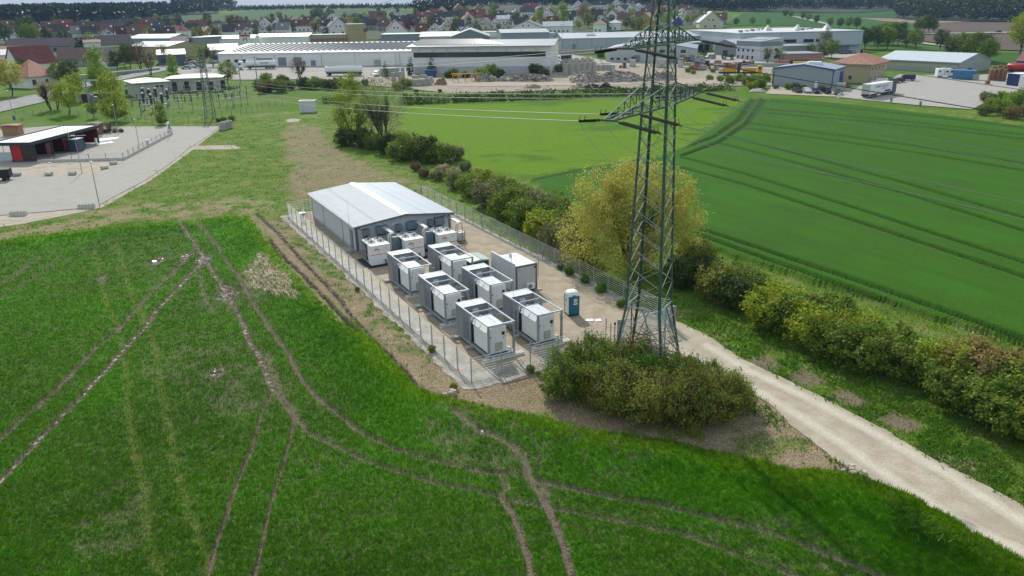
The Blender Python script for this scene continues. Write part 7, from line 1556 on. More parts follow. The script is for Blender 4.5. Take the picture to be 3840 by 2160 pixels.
boxthing('box_trailer', 'white box trailer cut by the right picture edge', 'trailer', (3816,331), (3900,338), 8, 3.6, WHITE)
boxthing('barrel_rack', 'grey storage rack with blue cover right of the blue container', 'rack', (3646,301), (3664,302), 2, 2.0, CONC, None, BLUEP)
boxthing('concrete_wall_block', 'pale concrete bunker wall behind the pylon at the workshop', 'wall', (2540,253), (2560,253), 1.2, 3.4, CONCL)
boxthing('concrete_wall_block', 'pale concrete bunker block left of the pylon behind', 'wall', (2360,251), (2384,251), 1.2, 2.8, CONCL)
boxthing('concrete_wall_block', 'second pale concrete bunker block seen through the pylon', 'wall', (2458,254), (2500,254), 1.2, 3.2, CONCL)
# horizontal white tank by the hall
a = atg(1280,246); t = thing('silo_tank', 'long pale blue horizontal tank lying against the white logistics hall', 'tank', (a[0],a[1],a[2]), .02)
m = MB(); m.tube((0,0,2.0),(10.5,0,2.0),1.5,n=16); m.build('shell', pm('tank_blue', (.42,.52,.58), .45), t)
for x in (1.5,5,9): MB().box(x,x+.5,-1.1,1.1,0,.9).build('saddle', CONC, t)
# camper van
a = atg(3508,290); t = thing('camper_van', 'white camper van parked before the long grey storage hall', 'camper van', (a[0],a[1],a[2]+.12), -.08)
m = MB(); m.extr([(0,.45),(0,2.7),(.2,2.85),(4.6,2.85),(5.3,2.3),(5.6,1.6),(6.1,1.3),(6.2,.45)], -1.05, 1.05); m.build('body', WHITE, t)
for x0, x1, z0, z1 in ((.5,1.1,1.7,2.2),(2.8,3.7,1.6,2.1),(4.4,5.2,1.5,2.2)): MB().box(x0,x1,-1.07,-1.052,z0,z1).build('side_window', GLASS, t)
MB().box(2.2,2.5,-1.07,-1.052,.7,2.4).build('door', LGREY, t); MB().box(1.6,3.0,-.5,.5,2.851,3.05).build('roof_box', WHITE, t); wheels(t, (1.4,4.9), 1.02, .36)
# yellow crane lorry
a = atg(2694,284); b = atg(2856,286); t = thing('crane_lorry', 'yellow flatbed lorry with folded dark crane in the rubble yard', 'lorry', (a[0],a[1],a[2]+.12), math.atan2(b[1]-a[1], b[0]-a[0])); L_ = math.hypot(b[0]-a[0], b[1]-a[1]); k = L_/18
MB().box(0,7.4*k,-1.25,1.25,1.2,1.35).build('deck', DARK, t); MB().box(1.8*k,7.4*k,-1.3,-1.2,1.36,2.7).build('side_board', YELLOW, t); MB().box(1.8*k,7.4*k,1.2,1.3,1.36,2.7).build('side_board', YELLOW, t); MB().box(0,1.6*k,-1.2,1.2,1.36,2.6).build('load_box', CONCL, t)
MB().box(9.8*k,15.6*k,-1.3,1.3,1.2,1.35).build('deck', DARK, t); MB().box(9.8*k,15.6*k,-1.3,-1.2,1.36,2.7).build('side_board', YELLOW, t); MB().box(0,17*k,-.8,.8,.7,1.19).build('chassis', DARK, t)
m = MB(); m.bbox(16*k,18*k,-1.2,1.2,.8,3.5,.15); c = m.build('cab', YELLOW, t); MB().box(16.5*k,17.4*k,-1.22,-1.202,2.2,3.1).build('cab_window', GLASS, c)
m = MB(); m.bar((8.3*k,0,1.2),(8.3*k,0,4.2),1.0); m.bar((8.3*k,0,4.4),(14.5*k,.2,4.9),.5); m.bar((8.6*k,.3,3.6),(14.5*k,.3,4.4),.35); m.build('crane_arm', STEELD, t); MB().bbox(9.6*k,10.8*k,-.5,.5,4.7,5.3,.1).build('crane_head', CARM['red'], t); wheels(t, (2.5*k,4*k,11*k,14*k,16.9*k), 1.2, .5)
# tractor, forklifts and small machines
def machine(p, label, cat, col, name, rot=0, sc=1):
    x, y, z_ = atg(*p); t = thing(name, label, cat, (x,y,z_+.12), rot); MB().bbox(-1.6,.4,-.6,.6,.7,1.5,.1).build('hood', CARM[col], t); m = MB(); m.bbox(.3,1.7,-.75,.75,.9,1.5,.05); m.build('body', CARM[col], t)
    m = MB(); 
    for x_ in (.35,1.6):
        for y_ in (-.7,.7): m.bar((x_,y_,1.5),(x_,y_,2.6),.08)
    m.box(.25,1.75,-.8,.8,2.6,2.7); m.build('cab_frame', CARM[col], t); MB().box(.4,1.58,-.72,.72,1.51,2.55).build('cab_glass', GLASS, t); wheels(t, (1.2,), .95, .75); wheels(t, (-1.1,), .85, .5); t.scale = (sc,)*3
machine((2730,224), 'dark green tractor before the white office block', 'tractor', 'green', 'tractor', 2.9, 1.5)
machine((2652,257), 'green forklift beside the brick pallets', 'forklift', 'green', 'forklift', 1.5, 1.1); machine((2570,240), 'yellow wheel loader at the workshop doors', 'loader', 'yellow', 'wheel_loader', .3, 1.1)
machine((2371,234), 'small yellow digger standing among materials left of the pylon', 'digger', 'yellow', 'digger', .8, .9); machine((2334,256), 'small yellow dumper beside the stacked concrete rings', 'dumper', 'yellow', 'dumper', .3, .8)
def truckv(p, label, rot, back):
    x, y, z_ = atg(*p); t = thing('van_truck', label, 'truck', (x,y,z_+.12), rot); MB().extr([(0,.5),(0,1.3),(.4,1.5),(1.0,2.3),(2.2,2.35),(2.2,.5)], -1.0, 1.0).build('cab', WHITE, t); MB().box(.7,1.7,-1.02,-1.002,1.5,2.1).build('cab_window', GLASS, t)
    if back: MB().box(2.3,7.0,-1.1,1.1,.9,2.9).build('dark_box', DARK, t)
    else: MB().box(2.3,5.5,-1.0,1.0,.8,1.3).build('flatbed', GALV, t)
    wheels(t, (1.0,5.4 if back else 4.2), 1.0, .4)
truckv((2084,232), 'white tipper van with dark box behind the strip window hall', .05, True); truckv((2228,236), 'white crew cab pickup truck beside the dirt pile', 3.2, False)
# concrete rings, slabs, blocks
i = 0
CR = []
for r_, (y, xs) in enumerate(((280,(2120,2143,2166,2189,2209,2226)),(268,(2110,2132,2154,2176,2198,2218)),(260,(2118,2140,2162,2186,2206)))):
    for x in xs: CR.append((x, y-(x-2120)*.06, r_))
def ring():
    t = thing('concrete_ring_stack', 'x', 'concrete rings', (0,0,0), 0, 'stacked concrete rings in the yard')
    for k in range(3): MB().lathe([(1.0,0),(1.02,.03),(1.02,1.3),(.98,1.33),(.85,1.33),(.85,.1)],16,(0,0,k*1.36)).build('ring', CONC, t)
    return t
rg = ring(); cnt = [0,0,0]
for (x, y, r_) in CR:
    q = atg(x, y); c = rg if i == 0 else dup(rg, (0,0,0)); c.location = (q[0], q[1], q[2]+.1); tag(c, '%s from the left in the %s row of stacked grey concrete rings' % (HN[cnt[r_]], ('front','middle','back')[r_])); cnt[r_] += 1; i += 1
def slabs():
    t = thing('slab_stack', 'x', 'slab stack', (0,0,0), .1, 'stacks of concrete rings parts')
    for k in range(4): MB().lathe([(.95,0),(.95,.45),(.8,.46)],14,(0,0,k*.55)).build('slab', CONCL, t)
    return t
sb = slabs()
for k, (x, y) in enumerate(((2236,264),(2252,264),(2268,263),(2284,263),(2298,264),(2244,258),(2262,257),(2280,257))):
    q = atg(x, y); c = sb if k == 0 else dup(sb, (0,0,0)); c.location = (q[0], q[1], q[2]+.1); tag(c, '%s low ring slab stack from the left in the %s row beside the tall rings' % (HN[k if k < 5 else k-5], 'front' if k < 5 else 'back'))
def cblock():
    o = MB().bbox(-1.2,1.2,-.6,.6,0,1.1,.06).build('stone_block', CONC); return tag(o, 'x', 'block', 'concrete blocks piled at the yard corner')
cb0 = cblock(); BL = [(1536,322,0),(1552,323,0),(1570,324,0),(1590,322,0),(1608,320,0),(1536,322,1),(1560,323,1),(1582,322,1),(1604,319,1),(1560,320,2),(1590,318,2),(1600,308,0),(1615,312,0),(1612,312,1)]
rk = {}
for k, (x, y, lv) in enumerate(BL):
    q = atg(x, y); c = cb0 if k == 0 else cb0.copy(); 
    if k: COL.objects.link(c)
    c.location = (q[0], q[1], q[2]+.1+lv*1.12); c.rotation_euler = (0,0,rnd.uniform(-.3,.3)); rk.setdefault(lv, 0); tag(c, '%s pale block from the left in the %s layer of the block pile' % (HN[rk[lv]], ('bottom','second','top')[lv])); rk[lv] += 1
for k, (x, y) in enumerate(((1478,322),(1502,318),(1512,300))):
    q = atg(x, y); t = thing('concrete_ring_stack', ['left of the two slim grey ring towers before the shrub','right of the two slim grey ring towers before the shrub','grey ring tower behind the shrub at the block pile'][k], 'concrete rings', (q[0],q[1],q[2]+.1), 0, 'slim ring towers')
    for j in range(5): MB().lathe([(.75,0),(.77,.02),(.77,.85),(.6,.87)],14,(0,0,j*.9)).build('ring', CONC, t)
# rubble heaps: angular lumps on a mound
RUB = pm('rubble', (.30,.27,.24), .9, 0, .25, .5, isl=.45, bump=.6, bscale=1.5)
def heap(p0, p1, h, w_, n, label, seed, mat=RUB, name='rubble_heap', lump=.55):
    a = Vector(atg(*p0)); b = Vector(atg(*p1)); L_ = (b-a).length; r = random.Random(seed); m = MB(); q0 = vnoise
    nx, ny = max(6, int(L_/1.2)), 8; vs = []
    for i_ in range(nx+1):
        for j_ in range(ny+1):
            f, g = i_/nx, j_/ny*2-1; e = max(0, 1-abs(g)**2)*min(1, 5*f, 5*(1-f)); zz = h*e*(.35+.95*float(vnoise(f*L_/5.0, 3.3+g, seed)))
            vs.append((f*L_, g*w_/2, zz+r.uniform(-.1,.1)*h*.3))
    m.add(vs, [(i_*(ny+1)+j_, (i_+1)*(ny+1)+j_, (i_+1)*(ny+1)+j_+1, i_*(ny+1)+j_+1) for i_ in range(nx) for j_ in range(ny)])
    for k in range(n):
        f = r.random(); g = r.uniform(-.9,.9); e = max(0,1-g*g)*min(1,5*f,5*(1-f)); zz = h*e*(.35+.95*float(vnoise(f*L_/5.0, 3.3+g, seed))); s = lump*r.uniform(.3,1.2)*(1 if r.random() < .93 else 1.9)
        c = Vector((f*L_, g*w_/2, zz)); R_ = Matrix.Rotation(r.uniform(0,6.28), 3, Vector((r.gauss(0,1),r.gauss(0,1),r.gauss(0,1))).normalized()); sx, sy, sz = s*r.uniform(.5,1.1), s*r.uniform(.4,.8), s*r.uniform(.25,.6)
        m.add([c+R_@Vector((x*sx, y*sy, z_*sz)) for x, y, z_ in ((-1,-1,-1),(1,-1,-1),(1,1,-1),(-1,1,-1),(-.8,-1,1),(1,-.7,1),(.7,1,1),(-1,.8,1))], [(0,3,2,1),(4,5,6,7),(0,1,5,4),(1,2,6,5),(2,3,7,6),(3,0,4,7)])
    o = m.build(name, mat); o.location = a; o.rotation_euler = (0,0,math.atan2(b.y-a.y, b.x-a.x)); tag(o, label, 'rubble heap')
heap((2140,307), (2420,302), 3.0, 10, 800, 'long grey concrete rubble heap before the ring stacks', 3); heap((2400,303), (2530,298), 2.6, 8, 300, 'grey rubble heap continuing behind the pylon', 4)
heap((1856,303), (2070,303), 2.0, 6, 450, 'low grey rubble heap before the strip window hall', 5); heap((1790,303), (1852,306), 2.6, 6, 160, 'small pointed grey rubble heap left of the low one', 6)
DIRT = pm('dirt_pile', (.20,.14,.09), .95, 0, .2, .5); heap((1628,318), (1676,318), 2.4, 5, 20, 'small brown earth mound in the yard', 7, DIRT, 'earth_mound', .25); heap((2120,247), (2205,244), 2.4, 7, 40, 'brown earth pile behind the ring stacks', 8, DIRT, 'earth_mound', .3)
heap((2140,330), (2260,328), 1.6, 5, 20, 'low tan earth bank behind the dark hedge', 9, pm('tan_soil', (.30,.24,.16), .95), 'earth_mound', .3); heap((2200,330), (2300,329), 1.0, 2.5, 90, 'dark scrap heap on top of the hedge side bank', 10, DARK, 'scrap_heap', .7)
heap((1960,330), (2030,331), 1.2, 4, 10, 'small tan earth bump left of the earth bank', 12, bpy.data.materials['tan_soil'], 'earth_mound', .3); heap((2810,342), (2870,344), 1.2, 4, 20, 'pale gravel heap left of the parked cars', 13, CONC, 'gravel_heap', .2)
# brick pallets
PBR = pm('brick_load', (.26,.13,.10), .8, 0, .25, 1, isl=.35); PGR = pm('paver_load', (.36,.32,.28), .8, 0, .2, 1)
def load(p, label, s, mat, rot=0, g='loaded pallets in the rubble yard', name='pallet_load'):
    x, y, z_ = atg(*p); t = thing(name, label, 'pallet', (x,y,z_+.12), rot, g); MB().box(-s[0]/2,s[0]/2,-s[1]/2,s[1]/2,.0,.15).build('pallet', WOOD, t)
    m = MB(); nz_ = max(2, int(s[2]/.3))
    for k in range(nz_): dx = rnd.uniform(-.04,.04); m.box(-s[0]/2+dx,s[0]/2+dx,-s[1]/2,s[1]/2,.16+k*s[2]/nz_,.15+(k+1)*s[2]/nz_-.02)
    m.build('load', mat, t)
PLD = [((2594,262),(2.2,2,1.5),PBR),((2612,263),(2.4,2,2.8),PBR),((2632,263),(3.2,2,1.6),PGR),((2606,256),(2,2,1.3),PGR),((2688,262),(2.6,2,1.8),PGR),((2702,264),(3,2,2.2),PGR),((2722,263),(3,2,2.6),PBR),((2742,264),(3,2,2.2),PBR),((2764,258),(3,2,2.4),PGR),((2690,254),(2.4,2,2.6),PBR)]
for k, i_ in enumerate(sorted(range(len(PLD)), key=lambda i_: PLD[i_][0][0])): p, s, mt = PLD[i_]; load(p, '%s loaded pallet from the left in the row before the factory yard wall' % HN[k], s, mt)
PWD = pm('pallet_wood', (.33,.20,.11), .8, 0, .3, 2, isl=.4)
for k, (x, y, hh) in enumerate(((3702,316,1.4),(3712,302,3.6),(3728,303,4.0),(3745,304,4.2),(3762,305,4.0),(3720,294,4.0),(3740,295,4.4),(3760,296,4.4))):
    xx, yy, z_ = atg(x, y); t = thing('pallet_stack', ['low stack of empty pallets standing alone before the big stacks','leftmost tall front stack of empty wooden pallets','second tall front stack of empty wooden pallets','third tall front stack of empty wooden pallets','fourth tall front stack of empty wooden pallets beside the blue trailer','left tall rear stack of empty wooden pallets','middle tall rear stack of empty wooden pallets','right tall rear stack of empty wooden pallets'][k], 'pallets', (xx,yy,z_+.12), -.05, 'stacks of empty pallets')
    for j in range(int(hh/.29)):
        m = MB(); dx = rnd.uniform(-.06,.06); m.box(-.65+dx,.65+dx,-.45,.45,j*.29+.20,j*.29+.26)
        for q in (-.6,0,.5): m.box(q+dx,q+.1+dx,-.45,.45,j*.29,j*.29+.19)
        m.build('pallet', PWD, t)
# yard wall, fences, small items
fence('mesh_fence', 'dark mesh fence slanting between rubble yard and blue-trimmed hall', at(2705,338), at(2830,313), 3, 1.8, .25, .01, .04, STEELD, STEELD)
t = bld('yard_wall', 'long low pale yard wall before the workshop and offices', (2560,246), (2960,254), .4, 1.5, wallm=CONC, roofm=CONCL, over=.05, cat='wall'); t = bld('yard_wall', 'pale retaining wall before the back factory hall', (2064,204), (2240,204), .4, 2.2, wallm=pm('retaining_wall', (.40,.34,.30), .9), roofm=CONC, over=.05, cat='wall')
bld('red_fence_wall', 'bright red metal hoarding left of the blue-trimmed hall', (2903,250), (2958,250), .3, 1.8, wallm=RED, roofm=RED, over=.02, cat='wall'); bld('yellow_container', 'yellow container box behind the blue-trimmed hall roof', (2978,258), (3040,258), 3, 2.3, wallm=YELLOW, roofm=YELLOW, over=.02, cat='container')
q = atg(1745,308); t = thing('steel_rack', 'yellow steel trestle rack in the yard before the strip hall', 'rack', q, .02)
m = MB()
for x in (-4.5,-2.6,0,2.4,4.5): m.bar((x,-1,0),(x,-1,3.0),.18); m.bar((x,1,0),(x,1,3.0),.18)
m.bar((-5,-1,3.0),(5,-1,3.0),.2); m.bar((-5,1,3.0),(5,1,3.0),.2); m.bar((-4,-1,2.4),(-1,1,2.6),.2); m.build('frame', YELLOW, t)
for k, (p, lb, mt) in enumerate((((3140,372),'x',0),((3265,390),'x',0))): pass
for k, (p, lb) in enumerate((((3341,387),'left of the two wrapped hydrant posts at the edge of the truck yard'),((3450,401),'right of the two wrapped hydrant posts at the edge of the truck yard'))):
    x, y, z_ = atg(*p); t = thing('hydrant_post', lb, 'hydrant', (x,y,z_), 0, 'hydrant posts'); MB().lathe([(.2,0),(.2,.5),(.32,.7),(.34,1.1),(.16,1.4),(.14,1.55)],8).build('body', MGREY, t); MB().box(-.35,.35,-.1,.1,1.3,1.4).build('cap_arm', DARK, t)
x, y, z_ = atg(3146,368); t = thing('switch_cabinet', 'small white street cabinet at the field edge beside the lamp post', 'cabinet', (x,y,z_), .1); MB().bbox(-.4,.4,-.2,.2,0,1.3,.03).build('body', WHITE, t); MB().box(-.42,.42,-.22,.22,1.301,1.36).build('lid', LGREY, t)
lamp((3126,364), 7.5, 'lamp post at the field edge before the blue-trimmed hall', .3, z=0)
def lampf(p, h, label):
    x, y, z_ = atg(*p); t = thing('floodlight_mast', label, 'lamp mast', (x,y,z_), 0, 'tall lamp masts in the works area'); MB().tube((0,0,0),(0,0,h),.12,.07,6).build('pole', GALV, t); MB().box(-1.0,1.0,-.2,.2,h,h+.25).build('lamp_heads', LGREY, t)
for p, h, lb in (((2107,190),13,'tall floodlight mast at the left corner of the back factory hall'),((2700,180),12,'tall floodlight mast above the loading docks'),((1335,275),9,'slim lamp mast behind the white tank trailer'),((2929,232),8,'slim lamp mast at the pink walled building')): lampf(p, h, lb)
# generator box and person in a bright vest
boxthing('steel_cage', 'grey steel cage container at the right corner of the blue-trimmed hall', 'cage', (3135,342), (3166,343), 3, 2.2, GALV)
x, y, z_ = atg(3157,353)
def figure(x, y, z_, rot, label):
    "standing figure: one continuous skinned body with clothing shells"
    bm = bmesh.new(); lay = bm.verts.layers.skin.verify()
    J = dict(pel=((0,0,.95),.13), chest=((0,.01,1.30),.155), neck=((0,0,1.50),.06), head=((0,-.02,1.64),.105), top=((0,-.01,1.72),.08), kL=((-.10,-.03,.50),.075), fL=((-.11,0,.09),.05), tL=((-.12,-.14,.04),.04), kR=((.12,.0,.50),.075), fR=((.14,.06,.09),.05), tR=((.15,-.08,.04),.04),
             sL=((-.19,.01,1.40),.07), eL=((-.27,.03,1.12),.05), hL=((-.25,-.12,.92),.035), sR=((.19,.01,1.40),.07), eR=((.26,.0,1.12),.05), hR=((.22,-.20,1.0),.035), hipL=((-.09,0,.86),.1), hipR=((.09,0,.86),.1))
    vs = {}
    for k, (p, r_) in J.items(): v = bm.verts.new(p); v[lay].radius = (r_, r_); vs[k] = v
    for a, b in (('pel','chest'),('chest','neck'),('neck','head'),('head','top'),('pel','hipL'),('hipL','kL'),('kL','fL'),('fL','tL'),('pel','hipR'),('hipR','kR'),('kR','fR'),('fR','tR'),('chest','sL'),('sL','eL'),('eL','hL'),('chest','sR'),('sR','eR'),('eR','hR')): bm.edges.new((vs[a], vs[b]))
    vs['pel'][lay].use_root = True
    for h_, s in (('hL',-1),('hR',1)):
        hp = Vector(J[h_][0])
        for f_ in range(4):
            a_ = bm.verts.new(hp+Vector((s*.01*(f_-1.5)*2, -.02-.005*f_, -.06))); a_[lay].radius = (.010,.010); b_ = bm.verts.new(hp+Vector((s*.012*(f_-1.5)*2, -.045, -.105+.006*abs(f_-1)))); b_[lay].radius = (.008,.008); bm.edges.new((vs[h_], a_)); bm.edges.new((a_, b_))
        a_ = bm.verts.new(hp+Vector((-s*.03,-.03,-.02))); a_[lay].radius = (.011,.011); bm.edges.new((vs[h_], a_))
    me = bpy.data.meshes.new('person'); bm.to_mesh(me); bm.free(); o = bpy.data.objects.new('person', me); COL.objects.link(o); o.modifiers.new('s', 'SKIN'); sb_ = o.modifiers.new('d', 'SUBSURF'); sb_.levels = 1; sb_.render_levels = 1
    me.materials.append(pm('work_trousers', (.03,.035,.05), .8)); o.location = (x,y,z_+.1); o.rotation_euler = (0,0,rot); tag(o, label, 'person')
    MB().lathe([(.19,.92),(.205,1.0),(.20,1.2),(.225,1.36),(.17,1.46),(.08,1.50)],12).build('vest', pm('hi_vis', (.45,.62,.02), .6), o)
    hd_ = MB().lathe([(.05,1.50),(.085,1.54),(.105,1.62),(.10,1.70),(.04,1.76)],12,(0,-.01,0)).build('face', pm('skin_tone', (.42,.24,.17), .6), o); MB().lathe([(.112,1.66),(.108,1.72),(.05,1.79)],12,(0,.005,0)).build('hair', DARK, o)
figure(x, y, z_, 2.4, 'person in a bright yellow safety vest standing beside the parked cars')
# shrubs of the band
row([((2480+180,300),0,.55,'spring'),((2700,305),1,.6,'spring'),((2735,312),2,.8,'spring'),((2770,306),3,.75,'spring'),((2800,318),0,.9,'spring'),((2835,312),1,.95,'spring'),((2870,306),2,.85,'spring'),((2580,272),3,.55,'spring'),((2600,278),0,.45,'spring'),((2672,272),1,.5,'spring'),((2850,330),2,.9,'spring'),((2820,335),3,.7,'yel')], 'poplar shrub', 'in the rubble yard', 'young shrubs in the rubble yard', 'shrub', 'shrub')
row([((2908,333),0,.4,'grey'),((2955,336),1,.6,'mid'),((2985,337),2,.65,'dark'),((3010,338),3,.5,'mid'),((3080,342),0,.6,'grey'),((3095,343),1,.5,'mid')], 'shrub', 'by the blue-trimmed hall', 'shrubs at the blue-trimmed hall')
row([((3690,432),0,.8,'mid'),((3720,415),1,1.0,'spring'),((3760,430),2,1.1,'spring'),((3800,415),3,1.3,'spring'),((3840,400),0,1.4,'mid'),((3700,385),1,.9,'grey'),((3755,385),2,.9,'spring'),((3860,440),3,1.0,'red'),((3790,445),0,.9,'red')], 'shrub', 'at the truck yard corner', 'shrubs at the corner of the truck yard')
row([((1520,330),0,1.0,'mid'),((1490,338),1,.8,'mid'),((1600,272),2,.8,'grey'),((1700,292),3,1.0,'mid'),((1745,292),0,.7,'dark'),((1680,293),1,.7,'dark'),((1810,300),2,1.3,'spring'),((1840,292),3,1.4,'mid'),((1870,290),0,1.0,'dark'),((2010,282),1,1.3,'dark'),((2040,290),2,1.0,'dark'),((2095,270),3,.8,'mid'),((1560,350),0,.4,'mid'),((1650,345),1,.3,'brown')], 'shrub', 'along the strip window hall', 'shrubs along the strip window hall')
def treelist(L_, group, suffix):
    by = {}
    for it in L_: by.setdefault((it[1], it[3]), []).append(it)
    KN = dict(rt='round', egg='full', thin='sparse', cyp='slim upright', spruce='spruce-like')
    for (c, mt), l in by.items():
        l.sort(key=lambda q: q[0][0])
        for k, (p, c_, s_, m_, sc) in enumerate(l):
            x, y, z_ = atg(*p); lb = ('%s %s tree %s' % (KN[c], CW_[mt], suffix)) if len(l) == 1 else ('%s from the left of the %s %s trees %s' % (HN[k], KN[c], CW_[mt], suffix))
            plant('tree', lb, 'tree', (x,y,z_-.1), c, s_, mt, sc, p[0]*.37, group)
treelist([((3088,216),'egg','rt_s','grey',1.15),((3118,222),'rt','rt_s','mid',.95),((3040,210),'rt','rt_s','mid',.6),((1542,282),'cyp','cyp_s','conif',1.4),((1532,284),'cyp','cyp_s','conif',1.0),((1447,290),'cyp','cyp_s','dark',1.2),((1912,275),'spruce','spruce_s','dark',.8),((1620,278),'spruce','spruce_s','dark',.8),((2878,238),'thin','thin_s','grey',.75),((2925,235),'thin','thin_s','mid',.7),((2640,212),'spruce','spruce_s','conif',.7)], 'trees in the works area', 'in the works area')
row([((2970+i*12, 241-(i%2)),i%4,.42,'conif') for i in range(10)], 'cypress bush', 'before the pink walled building', 'cypress bushes at the pink building', 'cypress_bush')
# ================================================================ VILLAGE
SOILB = pm('ploughed_soil', (.085,.058,.045), .95, 0, .12, .02); SOILT = pm('tan_field', (.22,.16,.11), .95, 0, .12, .02); GF1 = pm('far_crop', (.030,.105,.020), .9, 0, .15, .012, spec=.1); GF2 = pm('far_grass', (.055,.125,.018), .9, 0, .2, .02, spec=.1); GF3 = pm('slope_field', (.035,.085,.028), .9, 0, .15, .01, spec=.1); PALE = pm('field_path', (.34,.33,.30), .9)
drape('far_field', [(2700,100),(2790,48),(3100,36),(3370,38),(3375,68),(3210,66),(3300,82),(3420,92),(3430,118),(3250,120),(3210,112),(2960,96),(2760,98)], GF1, .25, 20)
drape('tan_strip', [(3215,68),(3300,69),(3420,74),(3520,78),(3640,81),(3500,88),(3430,90),(3310,80)], SOILT, .35, 20)
drape('brown_field', [(3430,92),(3520,86),(3660,83),(3840,86),(4200,92),(4200,118),(3840,119),(3600,122),(3440,124)], SOILB, .3, 20)
drape('brown_field', [(3370,134),(3600,130),(3840,127),(4200,128),(4200,196),(3840,192),(3720,188),(3620,182),(3500,160),(3400,150)], SOILB, .3, 15)
drape('far_road', [(3360,127),(3600,124),(3840,120),(4200,117),(4200,121),(3840,124),(3600,128),(3365,131)], PALE, .45, 20)
drape('field_path', [(3355,148),(3420,155),(3520,170),(3640,184),(3600,183),(3500,172),(3400,159),(3350,152)], PALE, .45, 20)
drape('green_field', [(3240,150),(3340,152),(3480,176),(3700,196),(3840,200),(4200,206),(4200,280),(3840,262),(3720,252),(3700,215),(3500,202),(3270,188),(3225,185)], GF2, .22, 15)
drape('slope_field', [(430,84),(650,60),(870,50),(1000,38),(1640,38),(1640,62),(1560,72),(1400,82),(1240,84),(1000,98),(800,104),(600,98),(470,96)], GF3, .3, 25)
VG = gravel('garden_ground', (.035,.055,.022), (.075,.10,.035), (.13,.12,.10), .6, 0)
drape('village_ground', [(-300,235),(200,232),(480,205),(760,175),(1160,150),(1430,138),(1700,150),(1900,150),(2100,128),(2400,112),(2740,104),(2700,60),(2500,28),(2200,8),(1960,14),(1780,34),(1640,56),(1400,60),(1200,76),(1000,92),(700,98),(430,100),(-300,108)], VG, .25, 25)
drape('village_road', [(2262,108),(2285,85),(2300,72),(2310,72),(2298,86),(2282,112)], PALE, .4, 10); drape('village_road', [(1855,58),(1868,20),(1876,20),(1866,58)], PALE, .5, 15)
drape('far_path', [(2960,60),(3010,66),(3095,86),(3120,96),(3085,90),(3000,70)], PALE, .45, 20)
RC = dict(red=(.21,.055,.04), darkred=(.13,.045,.04), brown=(.14,.085,.07), slate=(.055,.07,.09), dark=(.045,.045,.05), black=(.02,.022,.028), grey=(.19,.20,.21), tan=(.36,.28,.20), white=(.58,.60,.62), orange=(.45,.18,.06))
WC = dict(white=(.82,.82,.80), cream=(.66,.60,.48), yellow=(.45,.30,.08), grey=(.30,.31,.31), teal=(.26,.42,.45), pink=(.42,.24,.20), blue=(.05,.10,.38), orange=(.45,.24,.13))
RM = {k: pm('tiles_'+k, c, .75, 0, .14, .6) for k, c in RC.items()}; WM_ = {k: pm('wall_'+k, c, .8, 0, .05, .5) for k, c in WC.items()}
